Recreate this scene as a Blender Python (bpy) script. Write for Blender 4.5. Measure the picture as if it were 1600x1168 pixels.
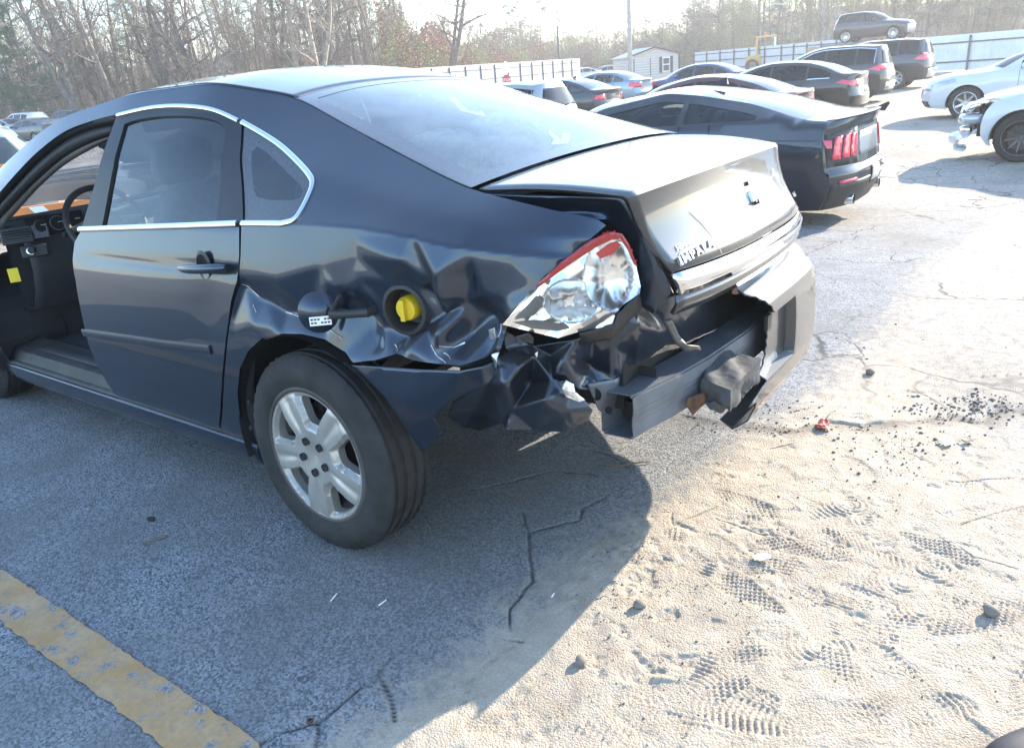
import bpy, bmesh, math, random
import numpy as np
from mathutils import Vector, Matrix
from mathutils.geometry import delaunay_2d_cdt
for o in list(bpy.data.objects): bpy.data.objects.remove(o)
R_ = math.radians
SC = bpy.context.scene
COL = SC.collection
# ------------------------------------------------------------------ camera
CAM = np.array([1.90991, -2.31449, 1.44528]); YAW, PIT, ROL, FOC = -0.654549, 0.369360, -0.083499, 1217.93
_f = np.array([math.sin(YAW)*math.cos(PIT), math.cos(YAW)*math.cos(PIT), -math.sin(PIT)])
_r = np.array([math.cos(YAW), -math.sin(YAW), 0.0]); _u = np.cross(_r, _f)
_c, _s = math.cos(ROL), math.sin(ROL)
_r, _u = _c*_r+_s*_u, -_s*_r+_c*_u
cd = bpy.data.cameras.new('camera'); cam = bpy.data.objects.new('camera', cd); COL.objects.link(cam)
cd.sensor_fit = 'HORIZONTAL'; cd.sensor_width = 36; cd.lens = FOC/1600*36; cd.clip_start = 0.05; cd.clip_end = 2000
cam.matrix_world = Matrix(((_r[0], _u[0], -_f[0], CAM[0]), (_r[1], _u[1], -_f[1], CAM[1]), (_r[2], _u[2], -_f[2], CAM[2]), (0, 0, 0, 1)))
SC.camera = cam
# ------------------------------------------------------------------ light
SUN = Vector((0.60, 2.55, 1.0)).normalized()
EL = math.asin(SUN.z); AZ = math.atan2(SUN.x, SUN.y)
W = bpy.data.worlds.new('World'); SC.world = W; W.use_nodes = True
nt = W.node_tree; nt.nodes.clear()
sky = nt.nodes.new('ShaderNodeTexSky'); sky.sky_type = 'NISHITA'; sky.sun_disc = False
sky.sun_elevation = EL; sky.sun_rotation = AZ; sky.air_density = 1.1; sky.dust_density = 0.2; sky.ozone_density = 2.4
bg = nt.nodes.new('ShaderNodeBackground'); bg.inputs['Strength'].default_value = 0.15
wo = nt.nodes.new('ShaderNodeOutputWorld')
nt.links.new(sky.outputs[0], bg.inputs[0]); nt.links.new(bg.outputs[0], wo.inputs[0])
sl = bpy.data.lights.new('sun', 'SUN'); sl.energy = 3.8; sl.angle = R_(0.5); sl.color = (1.0, 0.88, 0.71)
so = bpy.data.objects.new('sun', sl); COL.objects.link(so)
so.rotation_euler = (-SUN).to_track_quat('-Z', 'Y').to_euler(); so.location = SUN*60
VS = SC.view_settings; VS.view_transform = 'Standard'; VS.look = 'None'; VS.gamma = 1.0; VS.exposure = 2.22; VS.use_curve_mapping = False
# ------------------------------------------------------------------ pixel helpers: a pixel is a direction, the surface it lies on gives the distance
def ray(a, b): return _f+(a-800)/FOC*_r-(b-584)/FOC*_u
def onY(a, b, y): d = ray(a, b); return CAM+(y-CAM[1])/d[1]*d
def onX(a, b, x): d = ray(a, b); return CAM+(x-CAM[0])/d[0]*d
def onZ(a, b, z=0.0): d = ray(a, b); return CAM+(z-CAM[2])/d[2]*d
# ------------------------------------------------------------------ noise
def _h(i, j, s):
    v = np.sin(i*127.1+j*311.7+s*74.7)*43758.5453
    return v-np.floor(v)
def vn(x, y, s=0):
    x = np.asarray(x, float); y = np.asarray(y, float)
    i = np.floor(x); j = np.floor(y); fx = x-i; fy = y-j
    fx = fx*fx*(3-2*fx); fy = fy*fy*(3-2*fy)
    return (_h(i, j, s)*(1-fx)+_h(i+1, j, s)*fx)*(1-fy)+(_h(i, j+1, s)*(1-fx)+_h(i+1, j+1, s)*fx)*fy
def fbm(x, y, o=4, s=0):
    t = 0; a = .5
    for k in range(o): t = t+a*vn(x*2**k+k*17.3, y*2**k+k*9.1, s+k); a *= .5
    return t
def sstep(a, b, x):
    t = np.clip((np.asarray(x, float)-a)/(b-a), 0, 1); return t*t*(3-2*t)
# ------------------------------------------------------------------ objects
def tag(o, label=None, cat=None, group=None, kind=None):
    if label: o['label'] = label
    if cat: o['category'] = cat
    if group: o['group'] = group
    if kind: o['kind'] = kind
    return o
def empty(name, loc=(0, 0, 0), rz=0.0):
    o = bpy.data.objects.new(name, None); COL.objects.link(o); o.location = loc; o.rotation_euler = (0, 0, rz); o.empty_display_size = .2
    return o
def mk(name, V, F, mat=None, parent=None, smooth=True, ang=None):
    m = bpy.data.meshes.new(name)
    V = [tuple(float(c) for c in v) for v in V]
    m.from_pydata(V, [], [tuple(int(i) for i in q) for q in F])
    if smooth: m.polygons.foreach_set('use_smooth', [True]*len(m.polygons))
    if ang is not None: m.set_sharp_from_angle(angle=R_(ang))
    m.update()
    o = bpy.data.objects.new(name, m); COL.objects.link(o)
    if mat: m.materials.append(mat)
    if parent: o.parent = parent
    return o
def link(name, me, parent=None, loc=None):
    o = bpy.data.objects.new(name, me); COL.objects.link(o)
    if parent: o.parent = parent
    if loc is not None: o.location = loc
    return o
def solid(o, t, off=-1):
    md = o.modifiers.new('thickness', 'SOLIDIFY'); md.thickness = t; md.offset = off; return o
def bev(o, w=.004, n=2):
    md = o.modifiers.new('bevel', 'BEVEL'); md.width = w; md.segments = n; md.limit_method = 'ANGLE'; md.angle_limit = R_(35); return o
def copy_tree(o, parent=None):
    c = o.copy(); COL.objects.link(c); c.parent = parent
    for ch in [q for q in o.children]: copy_tree(ch, c)
    return c
class MB:
    def __init__(s): s.v = []; s.f = []
    def add(s, V, F):
        n = len(s.v); s.v += [tuple(v) for v in V]; s.f += [tuple(n+i for i in q) for q in F]; return s
    def box(s, c, d, rz=0, M=None):
        P = []
        for sx in (-1, 1):
            for sy in (-1, 1):
                for sz in (-1, 1):
                    p = Vector((sx*d[0]/2, sy*d[1]/2, sz*d[2]/2))
                    if rz: p = Matrix.Rotation(rz, 3, 'Z') @ p
                    if M: p = M @ p
                    P.append((p.x+c[0], p.y+c[1], p.z+c[2]))
        return s.add(P, [(0, 1, 3, 2), (4, 6, 7, 5), (0, 4, 5, 1), (2, 3, 7, 6), (0, 2, 6, 4), (1, 5, 7, 3)])
    def tube(s, pts, rad, n=8, cap=True, closed=False):
        P = [Vector(p) for p in pts]; m = len(P)
        if not hasattr(rad, '__len__'): rad = [rad]*m
        V = []; up = None
        for i in range(m):
            if closed: t = P[(i+1) % m]-P[i-1]
            else: t = P[min(i+1, m-1)]-P[max(i-1, 0)]
            t.normalize()
            if up is None: up = Vector((0, 0, 1)) if abs(t.z) < .9 else Vector((1, 0, 0))
            a = t.cross(up)
            if a.length < 1e-4: a = t.orthogonal()
            a.normalize(); b = a.cross(t).normalized(); up = b
            for k in range(n):
                w = 2*math.pi*k/n; V.append(P[i]+(a*math.cos(w)+b*math.sin(w))*rad[i])
        F = []
        for i in range(m if closed else m-1):
            j = (i+1) % m
            for k in range(n): F.append((i*n+k, i*n+(k+1) % n, j*n+(k+1) % n, j*n+k))
        if cap and not closed: F.append(tuple(range(n-1, -1, -1))); F.append(tuple(range((m-1)*n, m*n)))
        return s.add(V, F)
    def lathe(s, prof, n=32, axis='y', c=(0, 0, 0), closed=False):   # prof (r, h)
        V = []; F = []; m = len(prof)
        for k in range(n):
            w = 2*math.pi*k/n
            for r, h in prof:
                a, b = r*math.cos(w), r*math.sin(w)
                V.append({'y': (c[0]+a, c[1]+h, c[2]+b), 'z': (c[0]+a, c[1]+b, c[2]+h), 'x': (c[0]+h, c[1]+a, c[2]+b)}[axis])
        for k in range(n):
            k2 = (k+1) % n
            for i in range(m if closed else m-1):
                j = (i+1) % m
                F.append((k*m+i, k2*m+i, k2*m+j, k*m+j))
        return s.add(V, F)
    def build(s, name, mat=None, parent=None, smooth=True, ang=40): return mk(name, s.v, s.f, mat, parent, smooth, ang)
# ------------------------------------------------------------------ polygon meshing
def inside(poly, P):
    poly = np.asarray(poly, float); x, y = P[:, 0], P[:, 1]; c = np.zeros(len(P), bool); n = len(poly)
    for i in range(n):
        x1, y1 = poly[i]; x2, y2 = poly[(i+1) % n]
        if y1 == y2: continue
        k = ((y1 > y) != (y2 > y)) & (x < (x2-x1)*(y-y1)/(y2-y1)+x1); c ^= k
    return c
def resamp(poly, st, closed=True):
    out = []; n = len(poly)
    for i in range(n if closed else n-1):
        a = np.asarray(poly[i], float); b = np.asarray(poly[(i+1) % n], float); m = max(1, int(math.ceil(np.linalg.norm(b-a)/st)))
        for k in range(m): out.append(a+(b-a)*k/m)
    if not closed: out.append(np.asarray(poly[-1], float))
    return np.array(out)
def cdt(outline, holes=(), step=.03, fine=(), bstep=None):
    """triangulated polygon with inner points; fine = [((x0,x1,y0,y1), step)]"""
    rings = [resamp(outline, bstep or step)]+[resamp(h, bstep or step) for h in holes]
    B = np.concatenate(rings); lo = rings[0].min(0); hi = rings[0].max(0)
    pts = []
    def grid(x0, x1, y0, y1, st):
        ys = np.arange(y0+st*.5, y1, st*.87); G = []
        for i, y in enumerate(ys):
            xs = np.arange(x0+st*(.5 if i % 2 else 1.0), x1, st); G.append(np.stack([xs, np.full(len(xs), y)], 1))
        return np.concatenate(G) if G else np.zeros((0, 2))
    G = grid(lo[0], hi[0], lo[1], hi[1], step)
    S = np.full(len(G), step)
    for (b, st) in fine:
        k = (G[:, 0] > b[0]) & (G[:, 0] < b[1]) & (G[:, 1] > b[2]) & (G[:, 1] < b[3]); G = G[~k]; S = S[~k]
        g = grid(b[0], b[1], b[2], b[3], st); G = np.concatenate([G, g]); S = np.concatenate([S, np.full(len(g), st)])
    k = inside(outline, G)
    for h in holes: k &= ~inside(h, G)
    G = G[k]; S = S[k]
    if len(G):
        d = np.full(len(G), 9e9)
        for i in range(0, len(B), 200): d = np.minimum(d, ((G[:, None]-B[None, i:i+200])**2).sum(2).min(1))
        G = G[d > (S*.5)**2]
    A = np.concatenate([B, G]); E = []; k = 0
    for r in rings:
        n = len(r); E += [(k+i, k+(i+1) % n) for i in range(n)]; k += n
    vs, es, fs, *_ = delaunay_2d_cdt([Vector(p) for p in A], E, [], 0, 1e-7)
    P = np.array([(v.x, v.y) for v in vs]); T = np.array([f for f in fs])
    c = P[T].mean(1); k = inside(outline, c)
    for h in holes: k &= ~inside(h, c)
    T = T[k]
    a, b, c = P[T[:, 0]], P[T[:, 1]], P[T[:, 2]]
    cr = (b[:, 0]-a[:, 0])*(c[:, 1]-a[:, 1])-(b[:, 1]-a[:, 1])*(c[:, 0]-a[:, 0])
    T[cr < 0] = T[cr < 0][:, ::-1]
    used = np.unique(T); re = -np.ones(len(P), int); re[used] = np.arange(len(used))
    return P[used], re[T]
def gsm(a, s, axis=0):
    if s <= 0: return a
    r = int(3*s)+1; k = np.exp(-.5*(np.arange(-r, r+1)/s)**2); k /= k.sum()
    a = np.moveaxis(a, axis, 0); p = np.concatenate([np.repeat(a[:1], r, 0)+(a[:1]-a[1:r+1][::-1]), a, np.repeat(a[-1:], r, 0)+(a[-1:]-a[-r-1:-1][::-1])])
    o = sum(k[i]*p[i:i+len(a)] for i in range(2*r+1)); return np.moveaxis(o, 0, axis)
class Curve1:
    """smooth y(x) through points"""
    def __init__(s, pts, sig=.04, n=400):
        pts = sorted(pts); x = [p[0] for p in pts]; s.x = np.linspace(x[0], x[-1], n); y = np.interp(s.x, x, [p[1] for p in pts])
        s.y = gsm(y, sig/((x[-1]-x[0])/(n-1)))
    def __call__(s, x): return np.interp(x, s.x, s.y)
class Side:
    """body side: half width as a function of x (along the car) and z; tabulated over height relative to belt and top line"""
    def __init__(s, top, prof, belt, taper, bw=.86, mid=.03, x0=-4., x1=1.4, sz=5.0, sx=2.0):
        s.zT = Curve1([(p[0], p[2]) for p in top], .06); s.yT = Curve1([(p[0], p[1]) for p in top], .06)
        zb = Curve1(belt, .1); tp = Curve1(taper, .03); s.dx = .02; s.dq = .01
        s.X = np.arange(x0, x1+.01, s.dx); s.Q = np.arange(0, 2.61, s.dq)
        s.zt = s.zT(s.X); s.b = np.minimum(zb(s.X), s.zt-.05)
        T = np.zeros((len(s.X), len(s.Q)))
        for i, x in enumerate(s.X):
            b = s.b[i]; zt = s.zt[i]; yt = float(s.yT(x)); k = float(tp(x))
            cz = [p[0] for p in prof if p[0] < b-.06]; cw = [p[1]*k for p in prof if p[0] < b-.06]
            cq = [z/b for z in cz]+[1-.045/b, 1.0]; cw += [(bw+.012)*k, bw*k]
            m = min(mid, (zt-b)*.14); cq += [1.5, 2.0, 2.6]; w2 = (bw*k+yt)/2+m; cw += [w2, yt, yt+(yt-w2)*1.2]
            T[i] = np.interp(s.Q, cq, cw)
        s.T = gsm(gsm(T, sz, 1), sx, 0)
    def f(s, x, z):
        x = np.asarray(x, float); z = np.asarray(z, float)
        bb = np.interp(x, s.X, s.b); zt = np.interp(x, s.X, s.zt); q = np.where(z < bb, z/bb, 1+(z-bb)/(zt-bb))
        a = np.clip((x-s.X[0])/s.dx, 0, len(s.X)-1.001); b = np.clip(q/s.dq, 0, len(s.Q)-1.001)
        i = a.astype(int); j = b.astype(int); a = a-i; b = b-j
        def w4(t): return (-.5*t+t*t-.5*t**3, 1-2.5*t*t+1.5*t**3, .5*t+2*t*t-1.5*t**3, -.5*t*t+.5*t**3)
        wa, wb = w4(a), w4(b); o = 0; nx_, nq_ = s.T.shape
        for m in range(4):
            ii = np.clip(i+m-1, 0, nx_-1)
            for n in range(4): o = o+wa[m]*wb[n]*s.T[ii, np.clip(j+n-1, 0, nq_-1)]
        return o
    def hit(s, u, v, off=0.0):
        """point of the left side (y<0) seen through a pixel -> (x, z)"""
        d = ray(u, v); t = np.linspace(.8, 6, 2600)/1.0; P = CAM[None]+t[:, None]*d[None]
        g = -P[:, 1]-s.f(P[:, 0], P[:, 2])-off
        k = np.argmax(g <= 0)
        if g[k] > 0: k = len(t)-1
        if k > 0: w = g[k-1]/(g[k-1]-g[k]+1e-12); p = P[k-1]+(P[k]-P[k-1])*min(max(w, 0), 1)
        else: p = P[0]
        return (float(p[0]), float(p[2]))
    def poly(s, px): return [s.hit(*p) for p in px]
def smooth_px(pts, n=6, closed=False):
    """Catmull-Rom through points"""
    P = [np.array(p, float) for p in pts]; m = len(P); out = []
    for i in range(m if closed else m-1):
        p0 = P[i-1] if (i > 0 or closed) else P[0]; p1 = P[i]; p2 = P[(i+1) % m]; p3 = P[(i+2) % m] if (i+2 < m or closed) else P[-1]
        for k in range(n):
            t = k/n; out.append(tuple(.5*(2*p1+(p2-p0)*t+(2*p0-5*p1+4*p2-p3)*t*t+(3*p1-p0-3*p2+p3)*t**3)))
    if not closed: out.append(tuple(P[-1]))
    return out
def side_panel(name, S, outline, holes=(), off=0.0, sgn=-1, step=.03, fine=(), disp=None, mat=None, parent=None, thick=0, bstep=None, ang=None):
    P, T = cdt(outline, holes, step, fine, bstep)
    def Y(Q):
        y = S.f(Q[:, 0], Q[:, 1])+off
        return y-disp(Q) if disp is not None else y
    V = np.stack([P[:, 0], sgn*Y(P), P[:, 1]], 1)
    if sgn > 0: T = T[:, ::-1]
    o = mk(name, V, T, mat, parent, True, ang)
    e = .006 if disp is not None else .016; ex = np.array([e, 0]); ez = np.array([0, e])
    yx = (Y(P+ex)-Y(P-ex))/(2*e); yz = (Y(P+ez)-Y(P-ez))/(2*e); N = np.stack([-yx, np.full(len(P), sgn*1.0), -yz], 1); N /= np.linalg.norm(N, axis=1)[:, None]
    if thick:   # turned-in rim instead of a second skin
        n = len(V); M_ = o.data; cnt = {}
        for q in T:
            for a_, b_ in ((q[0], q[1]), (q[1], q[2]), (q[2], q[0])): cnt[(a_, b_)] = cnt.get((a_, b_), 0)+1
        E = [k for k in cnt if (k[1], k[0]) not in cnt]; idx = {}; V2 = []; F2 = []
        for a_, b_ in E:
            for v in (a_, b_):
                if v not in idx: idx[v] = len(V2); V2 += [V[v], V[v]-N[v]*thick]
            F2.append((idx[b_], idx[a_], idx[a_]+1, idx[b_]+1))
        n0 = len(V); me = bpy.data.meshes.new(name); me.from_pydata([tuple(v) for v in np.concatenate([V, np.array(V2)])], [], [tuple(int(i) for i in q) for q in T]+[tuple(int(n0+i) for i in f_) for f_ in F2])
        me.polygons.foreach_set('use_smooth', [True]*len(me.polygons)); old = o.data; o.data = me
        if mat: me.materials.append(mat)
        bpy.data.meshes.remove(old); N = np.concatenate([N, np.repeat(np.array([[0, sgn*1.0, 0]]), len(V2), 0)])
        for k, v in enumerate(idx): pass
        me.update(); nn = np.zeros((len(V2), 3))
        for f_ in F2:
            A = np.array([V2[i] for i in f_]); q = np.cross(A[1]-A[0], A[2]-A[1])
            for i in f_: nn[i] += q
        nn /= np.linalg.norm(nn, axis=1)[:, None]+1e-12; N[n0:] = nn
    o.data.normals_split_custom_set_from_vertices([tuple(v) for v in N])
    return o
def band(name, pts, w, h, mat, parent, closed=False):
    """flat-ish trim strip along 3-D points: box section w (in the surface) x h (proud), pts = [(p, normal)]"""
    n = len(pts); V = []; F = []
    for i, (p, nn) in enumerate(pts):
        p = Vector(p); nn = Vector(nn).normalized()
        a = Vector(pts[(i+1) % n][0]) if (closed or i < n-1) else Vector(pts[i][0]); b = Vector(pts[i-1][0]) if (closed or i > 0) else Vector(pts[0][0])
        t = (a-b).normalized(); sd = t.cross(nn).normalized()
        for (x, z) in ((-w/2, 0), (-w/2, h*.6), (-w*.25, h), (w*.25, h), (w/2, h*.6), (w/2, 0)): V.append(p+sd*x+nn*z)
    for i in range(n if closed else n-1):
        j = (i+1) % n
        for k in range(6): F.append((i*6+k, i*6+(k+1) % 6, j*6+(k+1) % 6, j*6+k))
    if not closed: F.append(tuple(range(6))); F.append(tuple(range((n-1)*6+5, (n-1)*6-1, -1)))
    o = mk(name, V, F, mat, parent, True, 50)
    bm = bmesh.new(); bm.from_mesh(o.data); bmesh.ops.recalc_face_normals(bm, faces=bm.faces); bm.to_mesh(o.data); bm.free(); o.data.set_sharp_from_angle(angle=R_(50)); return o
def text_mesh(txt, size, depth, name='lettering', font_shear=0.0, bold=0.0):
    c = bpy.data.curves.new('t', 'FONT'); c.body = txt; c.size = size; c.extrude = depth; c.shear = font_shear; c.offset = bold; c.align_x = 'LEFT'
    o = bpy.data.objects.new('t', c); COL.objects.link(o); dg = bpy.context.evaluated_depsgraph_get()
    m = bpy.data.meshes.new_from_object(o.evaluated_get(dg)); m.name = name; bpy.data.objects.remove(o); bpy.data.curves.remove(c); return m
# ------------------------------------------------------------------ materials
MATS = {}
def nm(name):
    m = bpy.data.materials.new(name); m.use_nodes = True; t = m.node_tree; b = t.nodes['Principled BSDF']; MATS[name] = m; return m, t, b
def pm(name, col, rough=.5, metal=0., coat=0., spec=None, var=0., scale=6., bump=0., bscale=60., trans=0., emit=None, ior=None):
    m, t, b = nm(name); b.inputs['Base Color'].default_value = (*col, 1); b.inputs['Roughness'].default_value = rough; b.inputs['Metallic'].default_value = metal
    b.inputs['Coat Weight'].default_value = coat; b.inputs['Coat Roughness'].default_value = .04
    if spec is not None: b.inputs['Specular IOR Level'].default_value = spec
    if trans: b.inputs['Transmission Weight'].default_value = trans
    if ior: b.inputs['IOR'].default_value = ior
    tc = None
    if var or bump: tc = t.nodes.new('ShaderNodeTexCoord')
    if var:
        n = t.nodes.new('ShaderNodeTexNoise'); n.inputs['Scale'].default_value = scale; n.inputs['Detail'].default_value = 6; t.links.new(tc.outputs['Object'], n.inputs['Vector'])
        mp = t.nodes.new('ShaderNodeMapRange'); mp.inputs[1].default_value = .3; mp.inputs[2].default_value = .7; mp.inputs[3].default_value = 1-var; mp.inputs[4].default_value = 1+var
        t.links.new(n.outputs['Fac'], mp.inputs[0])
        mx = t.nodes.new('ShaderNodeMix'); mx.data_type = 'RGBA'; mx.blend_type = 'MULTIPLY'; mx.inputs[0].default_value = 1; mx.inputs[6].default_value = (*col, 1)
        t.links.new(mp.outputs[0], mx.inputs[7]); t.links.new(mx.outputs[2], b.inputs['Base Color'])
    if bump:
        n = t.nodes.new('ShaderNodeTexNoise'); n.inputs['Scale'].default_value = bscale; n.inputs['Detail'].default_value = 4; t.links.new(tc.outputs['Object'], n.inputs['Vector'])
        bp = t.nodes.new('ShaderNodeBump'); bp.inputs['Strength'].default_value = bump; bp.inputs['Distance'].default_value = .01
        t.links.new(n.outputs['Fac'], bp.inputs['Height']); t.links.new(bp.outputs[0], b.inputs['Normal'])
    return m
def paint(name, col, metal=.75, rough=.38, dust=.35, dcol=(.34, .29, .23), dtop=.0):
    """metallic car paint under clear coat with dust that settles on upward faces"""
    m, t, b = nm(name); N = t.nodes.new; Lk = t.links.new
    b.inputs['Metallic'].default_value = metal; b.inputs['Roughness'].default_value = rough; b.inputs['Coat Weight'].default_value = 1.0; b.inputs['Coat Roughness'].default_value = .028; b.inputs['Coat IOR'].default_value = 1.5
    tc = N('ShaderNodeTexCoord'); no = N('ShaderNodeTexNoise'); no.inputs['Scale'].default_value = 5; no.inputs['Detail'].default_value = 8; Lk(tc.outputs['Object'], no.inputs['Vector'])
    n2 = N('ShaderNodeTexNoise'); n2.inputs['Scale'].default_value = 220; n2.inputs['Detail'].default_value = 2; Lk(tc.outputs['Object'], n2.inputs['Vector'])
    ge = N('ShaderNodeNewGeometry'); sp = N('ShaderNodeSeparateXYZ'); Lk(ge.outputs['Normal'], sp.inputs[0])
    mr = N('ShaderNodeMapRange'); mr.inputs[1].default_value = .1; mr.inputs[2].default_value = .95; Lk(sp.outputs[2], mr.inputs[0])
    ad = N('ShaderNodeMath'); ad.operation = 'MULTIPLY'; Lk(mr.outputs[0], ad.inputs[0]); m3 = N('ShaderNodeMapRange'); m3.inputs[1].default_value = .25; m3.inputs[2].default_value = .75; m3.inputs[3].default_value = dust*.5; m3.inputs[4].default_value = dust; Lk(no.outputs['Fac'], m3.inputs[0]); Lk(m3.outputs[0], ad.inputs[1])
    a2 = N('ShaderNodeMath'); a2.operation = 'MULTIPLY_ADD'; Lk(n2.outputs['Fac'], a2.inputs[0]); a2.inputs[1].default_value = .025; Lk(ad.outputs[0], a2.inputs[2])
    df = N('ShaderNodeBsdfDiffuse'); df.inputs[0].default_value = (*dcol, 1); b.inputs['Base Color'].default_value = (*col, 1)
    mx = N('ShaderNodeMixShader'); Lk(a2.outputs[0], mx.inputs[0]); Lk(b.outputs[0], mx.inputs[1]); Lk(df.outputs[0], mx.inputs[2])
    Lk(mx.outputs[0], t.nodes['Material Output'].inputs[0]); return m
def glass(name, tint=(.62, .72, .70), dust=.06, dcol=(.45, .47, .48), rough=0.0, spec=1.0, ior=1.5):
    """thin window: see-through tint with mirror gloss and a film of dust"""
    m, t, b = nm(name); N = t.nodes.new; Lk = t.links.new; t.nodes.remove(b)
    tr = N('ShaderNodeBsdfTransparent'); tr.inputs[0].default_value = (*tint, 1); gl = N('ShaderNodeBsdfGlossy'); gl.inputs['Roughness'].default_value = rough; gl.inputs[0].default_value = (spec, spec, spec, 1)
    fr = N('ShaderNodeFresnel'); fr.inputs[0].default_value = ior; m1 = N('ShaderNodeMixShader'); Lk(fr.outputs[0], m1.inputs[0]); Lk(tr.outputs[0], m1.inputs[1]); Lk(gl.outputs[0], m1.inputs[2])
    df = N('ShaderNodeBsdfDiffuse'); df.inputs[0].default_value = (*dcol, 1); m2 = N('ShaderNodeMixShader')
    tc = N('ShaderNodeTexCoord'); no = N('ShaderNodeTexNoise'); no.inputs['Scale'].default_value = 9; no.inputs['Detail'].default_value = 9; Lk(tc.outputs['Object'], no.inputs['Vector'])
    mr = N('ShaderNodeMapRange'); mr.inputs[1].default_value = .3; mr.inputs[2].default_value = .7; mr.inputs[3].default_value = dust*.6; mr.inputs[4].default_value = dust*1.4; Lk(no.outputs['Fac'], mr.inputs[0]); Lk(mr.outputs[0], m2.inputs[0])
    Lk(m1.outputs[0], m2.inputs[1]); Lk(df.outputs[0], m2.inputs[2]); Lk(m2.outputs[0], t.nodes['Material Output'].inputs[0]); return m
M_PAINT = paint('grey_blue_metallic_paint', (.0125, .029, .056), .82, .36, .10)
M_LID = paint('grey_blue_sunlit_dusty_lid_paint', (.040, .046, .055), .75, .34, .40, (.46, .47, .50))  # body colour made paler and greyer for the sunlit lid, under pale dust
M_CHROME = pm('chrome', (.82, .83, .84), .07, 1.0)
M_BLACK = pm('black_trim', (.014, .015, .017), .42, 0, var=.2)
M_RUBBER = pm('black_rubber', (.018, .018, .019), .7, 0, var=.25, scale=15)
M_FRIT = pm('dusty_black_glass_border', (.05, .052, .055), .35, 0, coat=.6, var=.3, scale=90)
M_GLASS = glass('window_glass', (.84, .95, .97), .004, ior=1.65)
M_WSHIELD = glass('dusty_windshield', (.74, .84, .82), .24, (.55, .58, .56))
M_RGLASS = glass('dusty_rear_glass', (.76, .92, .91), .10, (.60, .70, .74), .0, ior=1.7)
M_QGLASS = glass('quarter_glass_tint', (.62, .74, .78), .02, ior=1.7)
M_INT = pm('dark_grey_interior_plastic', (.035, .037, .041), .6, 0, var=.2, bump=.08, bscale=300)
M_INT2 = pm('grey_interior_trim', (.16, .155, .15), .7, 0, var=.1)
M_CLOTH = pm('charcoal_seat_cloth', (.055, .058, .066), .9, 0, var=.2, scale=40, bump=.1, bscale=500)
M_STEEL = pm('blue_grey_primed_steel', (.13, .145, .165), .5, .35, var=.25, scale=9)
M_RUST = pm('rusty_steel', (.14, .065, .035), .85, .2, var=.5, scale=25, bump=.2)
M_UNDER = pm('black_underbody', (.012, .012, .013), .85, 0, var=.3)
M_PLASTIC = pm('matt_black_plastic', (.022, .023, .025), .55, 0, var=.2, bump=.05, bscale=200)
M_WHITE = pm('white_plastic', (.75, .75, .73), .5)
# ================================================================== ground
def G0(x, y):
    """large form: the lot falls away gently from where the damaged car stands"""
    x = np.asarray(x, float); y = np.asarray(y, float)
    dx = np.maximum(np.maximum(-4.0-x, x-2.6), 0); dy = np.maximum(np.maximum(-4.0-y, y-1.3), 0)
    return -.33*sstep(0, 7.5, np.sqrt(dx*dx+dy*dy))
def gpx(u, v):
    """ground point seen through a pixel"""
    z = 0.0
    for _ in range(25):
        p = onZ(u, v, z); z = float(G0(p[0], p[1]))
    return np.array([p[0], p[1], z])
def axis(segs, lim, gr=1.07):
    a = [segs[0][0]]
    for (x0, x1, st) in segs:
        n = max(1, int(round((x1-x0)/st))); a += list(np.linspace(x0, x1, n+1)[1:])
    st = segs[-1][2]
    while a[-1] < lim: st *= gr; a.append(a[-1]+st)
    st = segs[0][2]; b = [a[0]]
    while b[-1] > -lim: st *= gr; b.append(b[-1]-st)
    return np.array(b[1:][::-1]+a)
GX = axis([(-.95, .72, .008), (.72, 2.15, .0045), (2.15, 2.5, .02)], 395)
GY = axis([(-2.0, -1.0, .009), (-1.0, .22, .0045), (.22, .95, .008), (.95, 2.6, .03)], 395)
gx, gy = np.meshgrid(GX, GY, indexing='ij')
H = G0(gx, gy); FX = gx.ravel(); FY = gy.ravel()
near = (gx > -1.3) & (gx < 3) & (gy > -2.4) & (gy < 4)
sand = sstep(.60, 1.05, gx+.35*(fbm(gx*1.3, gy*1.3, 4, 3)-.5)-.12*np.clip(gy, -2, 2))
sand = sand*(1-.35*sstep(.35, 1.2, gy+.35*(fbm(gx*2, gy*2, 3, 8)-.5)))
slab = sstep(1.55, 2.0, gx+.25*(gy)+.2*(fbm(gx*3, gy*3, 3, 5)-.5))
sand = np.maximum(sand*(1-.35*slab), 0)
far = sstep(2.5, 9, np.hypot(gx-.5, gy)); sand = np.maximum(sand, .75*far*(.6+.9*(fbm(gx*.35, gy*.35, 4, 21)-.45)))
sand = np.clip(sand, 0, 1)
lump = (fbm(gx*9, gy*9, 4, 31)-.5); lump2 = (fbm(gx*34, gy*34, 3, 37)-.5)
lump3 = (fbm(gx*75, gy*75, 2, 41)-.5)
H = H+near*(sand*(.016*lump+(.015*lump2+.007*lump3)*sstep(.40, .62, fbm(gx*5, gy*5, 2, 77)))+(1-sand)*.0016*lump2)
soft = sstep(.44, .60, fbm(gx*4.2, gy*4.2, 3, 55))
H = H-near*sand*.012*(1-soft)*sstep(.50, .62, fbm(gx*16, gy*16, 4, 61))*fbm(gx*50, gy*50, 2, 66)
dark = np.zeros_like(H); crack = np.zeros_like(H)
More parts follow.
